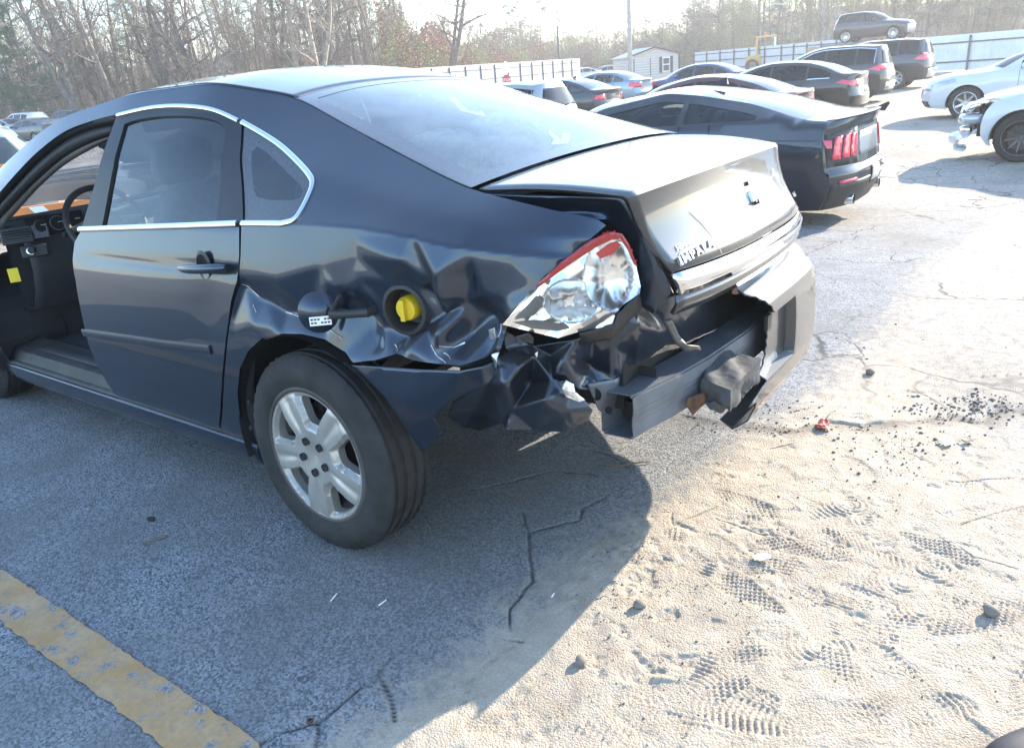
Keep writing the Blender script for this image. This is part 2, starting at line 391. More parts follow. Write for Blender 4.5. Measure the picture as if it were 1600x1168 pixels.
def polydist(P):
    d = np.full(gx.shape, 9.)
    lo = np.min(P, 0)-.15; hi = np.max(P, 0)+.15
    i0, i1 = np.searchsorted(GX, lo[0]), np.searchsorted(GX, hi[0]); j0, j1 = np.searchsorted(GY, lo[1]), np.searchsorted(GY, hi[1])
    X = gx[i0:i1, j0:j1]; Y = gy[i0:i1, j0:j1]; D = np.full(X.shape, 9.)
    wx = X+.012*(fbm(X*22, Y*22, 3, 5)-.5); wy = Y+.012*(fbm(X*22+9, Y*22, 3, 6)-.5)
    sgn = np.zeros(X.shape)
    for a, b in zip(P[:-1], P[1:]):
        v = b-a; t = np.clip(((wx-a[0])*v[0]+(wy-a[1])*v[1])/(v@v+1e-9), 0, 1); e = np.hypot(wx-a[0]-t*v[0], wy-a[1]-t*v[1])
        k = e < D; D = np.where(k, e, D); sgn = np.where(k, np.sign(v[0]*(wy-a[1])-v[1]*(wx-a[0])), sgn)
    return (slice(i0, i1), slice(j0, j1)), D, sgn
CR = [[(385, 1172), (440, 1143), (497, 1127), (540, 1092), (590, 1051), (620, 1018), (672, 998), (715, 990), (770, 994), (815, 1000)],
      [(592, 1051), (610, 1090), (616, 1128)], [(497, 1127), (493, 1168)],
      [(795, 972), (798, 950), (832, 905), (828, 875), (826, 832), (852, 824), (905, 812), (909, 794), (970, 762)], [(905, 812), (935, 845), (950, 862)], [(832, 905), (870, 915)],
      [(690, 765), (740, 765), (800, 752), (862, 735), (930, 742)], [(795, 972), (800, 1000), (790, 1012)], [(690, 1000), (662, 985), (672, 975)],
      [(815, 800), (826, 832)], [(930, 725), (985, 735), (1000, 720), (1045, 700), (1090, 660)], [(985, 735), (960, 715), (930, 705)], [(1180, 705), (1260, 690), (1300, 640), (1330, 625)],
      [(1100, 690), (1040, 730), (1050, 820), (1120, 790)], [(1460, 800), (1530, 830), (1600, 880)], [(1420, 745), (1500, 752), (1600, 745)], [(1380, 690), (1460, 725), (1560, 738)],
      [(1500, 820), (1560, 800), (1600, 790)], [(1440, 780), (1430, 800), (1520, 870), (1590, 890)], [(1120, 810), (1180, 830), (1240, 842), (1290, 830)], [(1440, 600), (1500, 590), (1600, 585)], [(1330, 620), (1420, 610), (1500, 625)]]
for k, c in enumerate(CR):
    P = np.array([gpx(*q)[:2] for q in c]); sl_, D, sg = polydist(P); w = .0036*(1.1 if k in (0, 3) else 1.2 if k < 3 else .85)
    g = np.exp(-(D/w)**2)*(1 if k < 10 else .6)*sstep(.36, .56, fbm(gx[sl_]*7, gy[sl_]*7, 3, 40+k)+(.12 if k < 4 else 0)); crack[sl_] = np.maximum(crack[sl_], g); H[sl_] -= (.006 if k < 10 else .004)*g
# eroded ledge in the sunlit area
LE = np.array([gpx(*q)[:2] for q in [(1085, 650), (1130, 657), (1180, 662), (1240, 668), (1290, 655), (1345, 662), (1400, 655), (1470, 648), (1530, 652), (1560, 628), (1610, 640), (1660, 655)]])
sl_, D, sg = polydist(LE)
e = np.where(sg < 0, D, -D)+.035*(fbm(gx[sl_]*18, gy[sl_]*18, 4, 14)-.5); am = sstep(.36, .60, fbm(gx[sl_]*4.5+.7, gy[sl_]*4.5, 3, 4))*1.1
H[sl_] -= am*(.008*sstep(-.003, .008, e)*(1-sstep(.010, .075, e))*(.6+.8*fbm(gx[sl_]*40, gy[sl_]*40, 2, 17))); dark[sl_] = np.maximum(dark[sl_], sstep(.0, .02, e)*(1-sstep(.03, .12, e))*.5)
# footprints pressed into the sand
def stamp(u, v, ang, style, dep=1.15, L=.29):
    c = gpx(u, v); i0, i1 = np.searchsorted(GX, c[0]-.2), np.searchsorted(GX, c[0]+.2); j0, j1 = np.searchsorted(GY, c[1]-.2), np.searchsorted(GY, c[1]+.2)
    X = gx[i0:i1, j0:j1]-c[0]; Y = gy[i0:i1, j0:j1]-c[1]; ca, sa = math.cos(R_(ang)), math.sin(R_(ang)); a = X*ca+Y*sa; b = -X*sa+Y*ca
    t = a/L+.5; w = (.037+.012*np.sin(np.clip(t, 0, 1)*6.0-2.2)+.004)*L/.29
    e = np.maximum(np.abs(b)/w, np.abs(t-.5)*2) ; r = np.sqrt((b/w)**2*.9+(np.abs(t-.5)*2)**6)
    m = (1-sstep(.86, 1.0, r))*(.55+.45*sstep(.30, .5, fbm(X*14+u*.3, Y*14+v*.3, 3, 12))); rim = np.exp(-((r-1.08)/.09)**2)
    if style == 0: p = .0042*np.cos(2*np.pi*a/.021)*np.cos(2*np.pi*(b+.25*a)/.021)
    elif style == 1: p = .0032*np.cos(2*np.pi*(a+.25*np.abs(b))/.0165)
    elif style == 2: p = np.where(t > .5, .0045*np.cos(2*np.pi*a/.022)*np.cos(2*np.pi*b/.02), .003*np.cos(2*np.pi*(a*.7+b)/.0145))
    else: p = .0034*np.cos(2*np.pi*(np.hypot(a-.05, b))/.018)
    fade = sstep(.28, .5, fbm(X*9+u, Y*9+v, 2, 3))
    h = H[i0:i1, j0:j1]; z0 = float(G0(c[0], c[1])); flat = h*.45+z0*.55-.0025*dep
    H[i0:i1, j0:j1] = h*(1-m)+m*(flat+p*dep*fade)
for q in [(1345, 935, 35, 2), (1335, 985, 30, 2), (1440, 1010, 155, 0), (1310, 1060, 25, 0), (1400, 1050, 150, 1), (1255, 855, 10, 0), (1350, 870, 5, 1), (1180, 880, 60, 2), (1120, 1040, 80, 1), (1430, 1110, 40, 1), (1330, 1120, 20, 1),
          (1500, 1140, 160, 3), (1160, 920, 160, 0), (810, 1115, 50, 1), (1240, 1140, 70, 2), (1240, 760, 40, 0), (1230, 820, 10, 1), (1345, 740, 130, 1), (1480, 900, 150, 3), (1540, 1030, 120, 2), (1080, 900, 95, 1), (1000, 1090, 40, 3), (1170, 730, 20, 2), (940, 1140, 60, 0), (1420, 960, 60, 3), (1270, 960, 120, 2)]:
    stamp(*q)
rf = random.Random(8)
for k in range(46): stamp(rf.uniform(1000, 1620), rf.uniform(745, 1165), rf.choice((20, 35, 150, 160, 60, 100, 200, 330))+rf.uniform(-20, 20), rf.choice((0, 1, 2, 0, 2, 3)), rf.uniform(.6, 1.25), rf.uniform(.26, .30))
nx, ny = len(GX), len(GY); V = np.stack([FX, FY, H.ravel()], 1)
I = np.arange(nx*ny).reshape(nx, ny); Q = np.stack([I[:-1, :-1], I[1:, :-1], I[1:, 1:], I[:-1, 1:]], -1).reshape(-1, 4)
m = bpy.data.meshes.new('ground'); m.vertices.add(len(V)); m.vertices.foreach_set('co', V.ravel()); m.loops.add(Q.size); m.loops.foreach_set('vertex_index', Q.ravel())
m.polygons.add(len(Q)); m.polygons.foreach_set('loop_start', np.arange(0, Q.size, 4)); m.polygons.foreach_set('use_smooth', np.ones(len(Q), bool)); m.update(calc_edges=True)
at = m.color_attributes.new('mask', 'FLOAT_COLOR', 'POINT'); at.data.foreach_set('color', np.stack([sand, np.clip(crack+0*dark, 0, 1), np.clip(dark, 0, 1), np.ones_like(sand)], -1).reshape(-1))
ground = bpy.data.objects.new('ground', m); COL.objects.link(ground); tag(ground, 'cracked dusty asphalt lot with sand and footprints', 'ground', kind='structure')
def asphalt_nodes(t, b):
    N = t.nodes.new; Lk = t.links.new
    tc = N('ShaderNodeTexCoord')
    def noise(sc, det=4, ro=.5):
        n = N('ShaderNodeTexNoise'); n.inputs['Scale'].default_value = sc; n.inputs['Detail'].default_value = det; n.inputs['Roughness'].default_value = ro; Lk(tc.outputs['Object'], n.inputs['Vector']); return n.outputs['Fac']
    def mapr(x, a, b_, c, d):
        n = N('ShaderNodeMapRange'); n.inputs[1].default_value = a; n.inputs[2].default_value = b_; n.inputs[3].default_value = c; n.inputs[4].default_value = d; Lk(x, n.inputs[0]); return n.outputs[0]
    def mix(f, a, c, mode='MIX'):
        n = N('ShaderNodeMix'); n.data_type = 'RGBA'; n.blend_type = mode
        for i, x in ((0, f), (6, a), (7, c)):
            if isinstance(x, (int, float)): n.inputs[i].default_value = x
            elif isinstance(x, tuple): n.inputs[i].default_value = (*x, 1)
            else: Lk(x, n.inputs[i])
        return n.outputs[2]
    vo = N('ShaderNodeTexVoronoi'); vo.inputs['Scale'].default_value = 165; Lk(tc.outputs['Object'], vo.inputs['Vector'])
    sp = N('ShaderNodeSeparateColor'); Lk(vo.outputs['Color'], sp.inputs[0])
    agg = mapr(sp.outputs[0], .0, 1., .075, .42)                       # each stone of the aggregate its own grey
    comb = N('ShaderNodeCombineColor'); Lk(agg, comb.inputs[0]); Lk(mapr(sp.outputs[0], 0, 1, .082, .43), comb.inputs[1]); Lk(mapr(sp.outputs[0], 0, 1, .092, .45), comb.inputs[2])
    base = mix(mapr(noise(3.2, 6), .4, .62, .05, .50), comb.outputs[0], (.165, .162, .155))
    base = mix(mapr(noise(1.1, 5), .35, .7, 0., .45), base, (.26, .25, .23))
    return tc, noise, mapr, mix, base, vo
def ground_mat():
    m, t, b = nm('dusty_cracked_asphalt'); N = t.nodes.new; Lk = t.links.new
    tc, noise, mapr, mix, base, vo = asphalt_nodes(t, b)
    ca = N('ShaderNodeVertexColor'); ca.layer_name = 'mask'; sc = N('ShaderNodeSeparateColor'); Lk(ca.outputs[0], sc.inputs[0])
    sandc = mix(mapr(noise(14, 8), .3, .7, 0, 1), (.44, .368, .285), (.55, .475, .385))
    sandc = mix(mapr(noise(160, 3), .35, .65, 0, .35), sandc, (.24, .19, .14))
    ms = N('ShaderNodeMath'); ms.operation = 'MULTIPLY_ADD'; ms.use_clamp = True; Lk(sc.outputs[0], ms.inputs[0]); ms.inputs[1].default_value = 1.9
    sh = mapr(noise(22, 7, .65), .3, .7, -.75, .35); Lk(sh, ms.inputs[2])
    col = mix(ms.outputs[0], base, sandc)
    # crazed cracks over the far lot
    wv = N('ShaderNodeTexNoise'); wv.inputs['Scale'].default_value = 2.5; wv.inputs['Detail'].default_value = 4; Lk(tc.outputs['Object'], wv.inputs['Vector'])
    mv = N('ShaderNodeVectorMath'); mv.operation = 'MULTIPLY_ADD'; Lk(wv.outputs['Color'], mv.inputs[0]); mv.inputs[1].default_value = (.5, .5, 0); Lk(tc.outputs['Object'], mv.inputs[2])
    v2 = N('ShaderNodeTexVoronoi'); v2.feature = 'DISTANCE_TO_EDGE'; v2.inputs['Scale'].default_value = 1.7; Lk(mv.outputs[0], v2.inputs['Vector'])
    ck = mapr(v2.outputs['Distance'], .004, .022, 1, 0); gate = mapr(noise(.7, 3), .42, .58, 0, .8)
    sx = N('ShaderNodeSeparateXYZ'); Lk(tc.outputs['Object'], sx.inputs[0]); gy_ = mapr(sx.outputs[1], .9, 1.6, 0, 1)
    mm = N('ShaderNodeMath'); mm.operation = 'MULTIPLY'; Lk(ck, mm.inputs[0]); Lk(gate, mm.inputs[1]); m4 = N('ShaderNodeMath'); m4.operation = 'MULTIPLY'; Lk(mm.outputs[0], m4.inputs[0]); Lk(gy_, m4.inputs[1])
    mxm = N('ShaderNodeMath'); mxm.operation = 'MAXIMUM'; Lk(m4.outputs[0], mxm.inputs[0]); Lk(sc.outputs[1], mxm.inputs[1])
    col = mix(mxm.outputs[0], col, (.035, .032, .03)); col = mix(sc.outputs[2], col, (.07, .06, .05))
    st = mapr(noise(.55, 6), .5, .66, 0, .35); col = mix(st, col, (.13, .12, .11))
    Lk(col, b.inputs['Base Color']); b.inputs['Roughness'].default_value = .82; b.inputs['Specular IOR Level'].default_value = .08
    bp = N('ShaderNodeBump'); bp.inputs['Strength'].default_value = .7; bp.inputs['Distance'].default_value = .005
    ad = N('ShaderNodeMath'); ad.operation = 'MULTIPLY_ADD'; Lk(vo.outputs['Distance'], ad.inputs[0]); ad.inputs[1].default_value = -.9; Lk(noise(420, 3), ad.inputs[2])
    a3 = N('ShaderNodeMath'); a3.operation = 'MULTIPLY_ADD'; Lk(mxm.outputs[0], a3.inputs[0]); a3.inputs[1].default_value = -3; Lk(ad.outputs[0], a3.inputs[2]); Lk(a3.outputs[0], bp.inputs['Height']); Lk(bp.outputs[0], b.inputs['Normal'])
    return m
m.materials.append(ground_mat())
# worn yellow stall line
def line_mat():
    m, t, b = nm('worn_yellow_road_paint'); N = t.nodes.new; Lk = t.links.new
    tc, noise, mapr, mix, base, vo = asphalt_nodes(t, b)
    yel = mix(mapr(noise(9, 8), .3, .7, 0, 1), (.47, .255, .090), (.51, .335, .18)); yel = mix(mapr(noise(60, 6), .4, .7, 0, .5), yel, (.28, .21, .14))
    wear = mapr(noise(14, 10, .70), .53, .62, 0, .95); col = mix(wear, yel, base); Lk(col, b.inputs['Base Color']); b.inputs['Roughness'].default_value = .75
    bp = N('ShaderNodeBump'); bp.inputs['Strength'].default_value = .5; bp.inputs['Distance'].default_value = .003; Lk(noise(300, 3), bp.inputs['Height']); Lk(bp.outputs[0], b.inputs['Normal']); return m
xs = np.linspace(-4.2, .50, 700)
up = np.stack([xs, -1.585+.014*(fbm(xs*45, xs*0+3, 4, 3)-.5)], 1); lo = np.stack([xs, -1.715+.016*(fbm(xs*40, xs*0+8, 4, 4)-.5)], 1)
endc = np.array([(.515, -1.70), (.53, -1.67), (.515, -1.64), (.54, -1.61)])
P, T = cdt(np.concatenate([lo, endc, up[::-1]]), step=.06)
yl = mk('road_line', np.stack([P[:, 0], P[:, 1], np.full(len(P), .0045)], 1), T, line_mat(), smooth=True); tag(yl, 'worn yellow parking line painted on the shaded asphalt', 'road line', kind='structure')
P, T = cdt([(.548, -1.70), (.62, -1.69), (.64, -1.64), (.60, -1.60), (.56, -1.61), (.545, -1.65)], step=.03)
y2 = mk('road_line', np.stack([P[:, 0], P[:, 1], np.full(len(P), .0045)], 1), T, MATS['worn_yellow_road_paint']); tag(y2, 'short yellow remnant beyond the crack at the parking line end', 'road line', kind='structure')
# ================================================================== wheels
M_TYRE = pm('tyre_rubber', (.023, .0225, .022), .8, 0, var=.4, scale=14, bump=.06, bscale=90)
M_TYRED = pm('dusty_tyre_rubber', (.045, .043, .041), .85, 0, var=.35, scale=10, bump=.06, bscale=90)
M_ALLOY = pm('silver_painted_wheel', (.43, .41, .375), .40, .55, var=.10, scale=10)
M_ALLOYD = pm('bright_alloy', (.62, .62, .62), .28, .85, var=.06)
M_GUN = pm('dark_alloy', (.10, .10, .105), .35, .8)
M_DISC = pm('brake_steel', (.10, .09, .085), .6, .6, var=.3)
def tyre_mesh(R, w, rim, n=72, tread=True, name='tyre'):
    """outer face towards -y; centre plane y=0"""
    h = w/2; rows = [(rim-.012, -h*.70), (rim, -h*.86), (rim+.012, -h*.93), (rim+(R-rim)*.35, -h*1.0), (rim+(R-rim)*.65, -h*.99), (R-.030, -h*.93), (R-.012, -h*.84), (R-.003, -h*.72)]
    gro = [-.60, -.22, .22, .60]
    tr = []
    for g in gro: tr += [(R, h*(g-.085)), (R-.008, h*(g-.055)), (R-.008, h*(g+.055)), (R, h*(g+.085))]
    rows = rows+tr+[(r, -y) for (r, y) in rows[::-1]]
    V = []; F = []; m = len(rows)
    for k in range(n):
        a = 2*math.pi*k/n
        for i, (r, y) in enumerate(rows):
            if tread and (5 <= i <= 8 or m-9 <= i <= m-6): r = r-(.0045 if k % 3 == 0 else 0)
            elif tread and 8 < i < m-9 and i % 4 in (0, 1) and k % 3 == 1: r = r-.005
            V.append((r*math.cos(a), y, r*math.sin(a)))
    for k in range(n):
        k2 = (k+1) % n
        for i in range(m-1): F.append((k*m+i, k*m+i+1, k2*m+i+1, k2*m+i))
    me = bpy.data.meshes.new(name); me.from_pydata(V, [], F); me.polygons.foreach_set('use_smooth', [True]*len(F)); me.set_sharp_from_angle(angle=R_(50)); me.materials.append(M_TYRE); return me
def disc_mesh(name, fz, rin, rout, nr, na, mat, hole=None):
    """relief disc facing -y: fz(r,a)->height towards -y; hole(r,a)-> drop face"""
    rs = np.linspace(rin, rout, nr); V = []; F = []
    for i, r in enumerate(rs):
        for k in range(na):
            a = 2*math.pi*k/na; V.append((r*math.cos(a), -fz(r, a), r*math.sin(a)))
    for i in range(nr-1):
        for k in range(na):
            k2 = (k+1) % na; rc = (rs[i]+rs[i+1])/2; ac = 2*math.pi*(k+.5)/na
            if hole and hole(rc, ac): continue
            F.append((i*na+k, i*na+k2, (i+1)*na+k2, (i+1)*na+k))
    if rin > 0.001 and fz(0, 0) is not None: V.append((0, -fz(0, 0), 0)); c = len(V)-1; F += [(c, (k+1) % na, k) for k in range(na)]
    me = bpy.data.meshes.new(name); me.from_pydata(V, [], F); me.polygons.foreach_set('use_smooth', [True]*len(F)); me.set_sharp_from_angle(angle=R_(38)); me.materials.append(mat); return me
def poly_spokes(name, n, rh, ro, w0, w1, dish, mat, split=0.0, depth=.025):
    """straight spokes, each tapered box from hub to rim (facing -y), plus hub cap"""
    mb = MB()
    for k in range(n):
        a0 = 2*math.pi*k/n
        for sgn in ((-1, 1) if split else (0,)):
            a1 = a0+sgn*split; c, s_ = math.cos(a0+sgn*split*.25), math.sin(a0+sgn*split*.25); c1, s1 = math.cos(a1), math.sin(a1)
            p0 = Vector((c*rh*.5, 0, s_*rh*.5)); p1 = Vector((c1*ro, 0, s1*ro)); d = (p1-p0).normalized(); q = Vector((-d.z, 0, d.x))
            V = [p0-q*w0/2+Vector((0, -dish*.55, 0)), p0+q*w0/2+Vector((0, -dish*.55, 0)), p1+q*w1/2+Vector((0, -dish, 0)), p1-q*w1/2+Vector((0, -dish, 0))]
            V += [v+Vector((0, depth, 0)) for v in V]
            mb.add(V, [(0, 1, 2, 3), (7, 6, 5, 4), (0, 4, 5, 1), (1, 5, 6, 2), (2, 6, 7, 3), (3, 7, 4, 0)])
    mb.lathe([(0.001, -dish*.55-.006), (rh*.7, -dish*.55-.004), (rh, -dish*.5+.01), (rh, -dish*.5+.03)], 24)
    me = bpy.data.meshes.new(name); me.from_pydata([tuple(v) for v in mb.v], [], mb.f); me.materials.append(mat)
    me.polygons.foreach_set('use_smooth', [True]*len(me.polygons)); me.set_sharp_from_angle(angle=R_(30)); return me
def barrel_mesh(rim, w, mat, name='wheel_barrel'):
    mb = MB(); h = w/2; mb.lathe([(rim+.012, -h*.86), (rim, -h*.92), (rim-.010, -h*.90), (rim-.014, -h*.72), (rim-.05, -h*.2), (rim-.06, h*.3), (rim-.055, h*.8)], 48)
    me = bpy.data.meshes.new(name); me.from_pydata([tuple(v) for v in mb.v], [], mb.f); me.materials.append(mat); me.polygons.foreach_set('use_smooth', [True]*len(me.polygons)); return me
def back_mesh(rim, y, mat, name='brake_backing'):
    mb = MB(); mb.lathe([(.001, y), (rim*.72, y), (rim*.74, y+.02), (rim-.03, y+.03)], 32)
    me = bpy.data.meshes.new(name); me.from_pydata([tuple(v) for v in mb.v], [], mb.f); me.materials.append(mat); return me
WH = {}
def wheel_set(key, R, w, rim, spokes):
    WH[key] = (R, tyre_mesh(R, w, rim, 150 if key == 'impala' else 60), barrel_mesh(rim, w, M_ALLOYD if key != 'gun' else M_GUN), back_mesh(rim, 0.0, M_DISC), spokes, w)
def add_wheel(key, parent, x, y, z, side=-1, spin=0.0, tilt=(0, 0)):
    """wheel = part with sub-parts tyre, rim, barrel, backing; side -1: outer face to -y"""
    R, ty, ba, bk, sp, w = WH[key]
    o = link('wheel', ty, parent, (x, y, z)); rz = (0 if side < 0 else math.pi)+tilt[0]
    o.rotation_euler = (tilt[1], spin, rz); o.rotation_mode = 'YXZ' if False else 'XYZ'
    for nme, me in (('rim', sp), ('wheel_barrel', ba), ('brake_disc', bk)): link(nme, me, o)
    return o
# plastic wheel cover of the damaged sedan: five broad flared spokes with windows between
def cover():
    n = 5; rim = .231
    def ang(a): return (a % (2*math.pi/n))-math.pi/n
    def hwid(q): return .24+.11*(q-.5)/.4
    def fz(r, a):
        q = r/rim; d = abs(ang(a)); base = .084+.016*math.sin(min(q, 1)*2.6)
        wv = sstep(.40, .50, q)*(1-sstep(.88, .93, q)); hw = hwid(q)
        win = float((1-sstep(hw*1.0, hw*1.18, d))*wv)
        crease = float(np.exp(-((d-math.pi/n)/.09)**2))*.007*float(sstep(.30, .55, q)*(1-sstep(.86, .96, q)))
        return base-.020*win-crease-(.03*float(sstep(.985, 1.0, q)))-.004*float(sstep(.90, .93, q)*(1-sstep(.95, .97, q)))
    def hole(r, a):
        q = r/rim; d = abs(ang(a)); return .47 < q < .89 and d < hwid(q)*.80*(1-.5*max(0, (.60-q)/.13)**2)
    circ_ = [(rim*math.cos(t), rim*math.sin(t)) for t in np.linspace(0, 2*math.pi, 121)[:-1]]; holes = []
    for k in range(n):
        c0 = 2*math.pi*(k+.5)/n; pol = []
        for (q, s) in ((.49, 0), (.50, .55), (.56, .80), (.70, .84), (.82, .84), (.875, .70), (.885, 0)): pol.append((q, s*hwid(q)*1.16))
        pol = pol[:-1]+[pol[-1]]+[(q, -s) for q, s in pol[1:-1]][::-1]; pol = smooth_px(pol, 5, True)
        holes.append([(rim*q*math.cos(c0+s), rim*q*math.sin(c0+s)) for q, s in pol])
    P, T = cdt(circ_, holes, step=.0055, bstep=.006); V = [(x, -fz(math.hypot(x, z), math.atan2(z, x)), z) for x, z in P]
    # inner walls of the windows
    F = [tuple(int(i) for i in q) for q in T]; cnt = {}
    for q in F:
        for a_, b_ in ((q[0], q[1]), (q[1], q[2]), (q[2], q[0])): cnt[(a_, b_)] = 1
    E = [k for k in cnt if (k[1], k[0]) not in cnt and math.hypot(*P[k[0]]) < rim*.95]
    for a_, b_ in E:
        i = len(V); V += [V[a_], V[b_], (V[b_][0]*.985, V[b_][1]+.028, V[b_][2]*.985), (V[a_][0]*.985, V[a_][1]+.028, V[a_][2]*.985)]; F.append((i+1, i, i+3, i+2))
    me = bpy.data.meshes.new('wheel_cover'); me.from_pydata(V, [], F); me.polygons.foreach_set('use_smooth', [True]*len(F)); me.set_sharp_from_angle(angle=R_(38)); me.materials.append(M_ALLOY); return me
ME_COVER = cover()
wheel_set('impala', .341, .206, .231, ME_COVER); WH['impala'] = (*WH['impala'][:2], barrel_mesh(.231, .206, M_DISC), *WH['impala'][3:])
def small_mesh(name, prof, n, mat):
    mb = MB(); mb.lathe(prof, n); me = bpy.data.meshes.new(name); me.from_pydata([tuple(v) for v in mb.v], [], mb.f); me.materials.append(mat); return me
ME_LUG = small_mesh('lug_recess', [(.0001, -.097), (.0105, -.0965), (.0135, -.103), (.0135, -.085)], 14, M_PLASTIC); ME_SWH = small_mesh('steel_wheel_hole', [(.0001, -.024), (.016, -.024), (.019, -.016)], 14, M_UNDER)
wheel_set('split', .34, .225, .235, poly_spokes('spokes', 5, .06, .228, .05, .030, .055, M_ALLOYD, split=.20))
wheel_set('seven', .34, .225, .235, poly_spokes('spokes', 7, .06, .228, .055, .042, .055, M_ALLOYD))
wheel_set('ten', .34, .225, .235, poly_spokes('spokes', 10, .06, .228, .03, .022, .05, M_ALLOYD))
wheel_set('gun', .345, .245, .245, poly_spokes('spokes', 10, .06, .238, .03, .02, .05, M_GUN))
wheel_set('suv', .37, .235, .250, poly_spokes('spokes', 8, .06, .242, .06, .045, .05, M_ALLOYD))
# ================================================================== the damaged sedan
car = empty('damaged_sedan', (0, 0, 0))
tag(car, 'dark blue-grey sedan with crushed rear corner, exposed bumper beam and torn-off bumper side', 'car')
def tp(u, v, y): p = onY(u, v, y); return (float(p[0]), -y, float(p[2]))
TOP = [(-3.9, .70, .72), (-3.3, .74, .93), (-2.75, .78, 1.00), (-2.45, .775, 1.06), tp(0, 262, -.72), tp(60, 208, -.66), tp(100, 182, -.63), tp(200, 148, -.595), tp(330, 131, -.555), tp(463, 152, -.51), tp(520, 185, -.545),
       tp(600, 228, -.595), tp(680, 270, -.645), tp(735, 297, -.676), (.72, .70, 1.140), (.86, .71, 1.118), (1.0, .69, 1.09), (1.2, .6, 1.06)]
PROF = [(.05, .76), (.15, .80), (.22, .842), (.30, .880), (.42, .904), (.58, .918), (.75, .921), (.88, .912)]
BELT = [(-3.9, .70), (-2.6, .96), (-1.9, .975), (-1.25, 1.005), (-.25, 1.065), (.05, 1.085), (.4, 1.085), (.7, 1.04), (1.2, .98)]
TAPER = [(-4.0, .62), (-3.8, .82), (-3.6, .92), (-3.3, .97), (-2.9, 1), (.45, 1), (.62, .985), (.76, .945), (.88, .885), (.96, .82), (1.02, .75), (1.08, .64), (1.2, .4)]
SI = Side(TOP, PROF, BELT, TAPER, bw=.862, mid=.035, x0=-4, x1=1.3)
hp = SI.poly
def sp3(x, z, off=0.0, sg=-1): return Vector((x, sg*(float(SI.f(x, z))+off), z))
def snrm(x, z, sg=-1):
    e = .012; a = sp3(x+e, z, 0, sg)-sp3(x-e, z, 0, sg); b = sp3(x, z+e, 0, sg)-sp3(x, z-e, 0, sg); n = a.cross(b).normalized()
    return n if n.y*sg > 0 else -n
def sband(name, px, w, h, mat, parent, closed=False, off=0.0, st=.03, xz=False):
    q = [tuple(p) for p in px] if xz else hp(px); r = resamp(q, st, closed); return band(name, [(sp3(x, z, off), snrm(x, z)) for x, z in r], w, h, mat, parent, closed)
def topline(x0, x1, n=60):
    xs = np.linspace(x0, x1, n); return [(float(x), float(SI.zT(x))) for x in xs]
# ---- crush damage: inward offsets (cm) of creases and facets, read off the photo
DENT = [(377, 352, 0), (376, 400, 0), (374, 430, .3), (358, 520, 0), (353, 560, 0), (348, 620, 0), (346, 668, 0), (400, 640, 0), (450, 385, 0), (550, 372, 0), (650, 362, 0), (752, 350, 0), (850, 345, 0), (935, 350, 0), (735, 300, 0), (600, 235, 0), (480, 300, 0), (490, 283, 0),
        (430, 435, .1), (500, 415, .2), (560, 400, .3), (627, 405, -1.2), (684, 430, -1.4), (662, 443, 2.4), (735, 405, .2), (800, 415, .2), (870, 415, 0),
        (373, 447, 3.2), (400, 474, 4.2), (430, 494, 4.8), (470, 501, 5.0), (498, 514, 3.6), (388, 550, 0), (410, 529, -.3), (440, 522, -.3), (470, 523, 0), (505, 533, .8), (535, 553, 1.2), (548, 570, .8),
        (395, 505, -.2), (430, 512, .2), (470, 513, 1.4), (507, 440, .3), (528, 452, 1.3), (522, 484, 3.4), (557, 431, .6), (566, 468, 2.4), (556, 500, 7.5),
        (578, 468, 4.0), (600, 446, 2.8), (636, 452, 4.2), (652, 490, 6.4), (642, 522, 7.4), (612, 538, 6.8), (580, 522, 6.2), (612, 492, 5.6),
        (557, 524, 6.5), (545, 566, .6), (574, 545, 4.6), (612, 553, 1.8), (600, 562, 1.6), (657, 470, 7.6), (668, 505, 8.8), (660, 545, 4.0), (634, 546, 1.8), (622, 562, 1.6),
        (679, 470, .6), (677, 520, 1.2), (676, 548, 2.4), (706, 482, 7.0), (702, 540, 9.6), (742, 505, 9.0), (745, 462, 2.4), (766, 492, 4.5), (768, 522, 5.0), (742, 548, 4.0), (716, 573, .8), (682, 572, 1.2), (756, 562, 3.0), (780, 468, 2.2), (822, 452, .6), (792, 490, 1.4), (850, 440, 0), (720, 440, 4.2)]
DP = np.array([hp([(u, v)])[0] for u, v, d in DENT]); DD = np.array([d*.01 for *_, d in DENT])
_v, _e, _t, *_ = delaunay_2d_cdt([Vector(p) for p in DP], [], [], 0, 1e-6)
DT = np.array([t for t in _t]); DPV = np.array([(v.x, v.y) for v in _v])
_ix = [int(np.argmin(((DP-p)**2).sum(1))) for p in DPV]; DDV = DD[_ix]
def dent_lin(P):
    out = np.zeros(len(P))
    for t in DT:
        a, b, c = DPV[t]; d = (b[0]-a[0])*(c[1]-a[1])-(b[1]-a[1])*(c[0]-a[0])
        if abs(d) < 1e-9: continue
        l1 = ((P[:, 0]-a[0])*(c[1]-a[1])-(P[:, 1]-a[1])*(c[0]-a[0]))/d; l2 = ((b[0]-a[0])*(P[:, 1]-a[1])-(b[1]-a[1])*(P[:, 0]-a[0]))/d
        k = (l1 >= -1e-6) & (l2 >= -1e-6) & (l1+l2 <= 1+1e-6); out[k] = (DDV[t[0]]*(1-l1-l2)+DDV[t[1]]*l1+DDV[t[2]]*l2)[k]
    return out
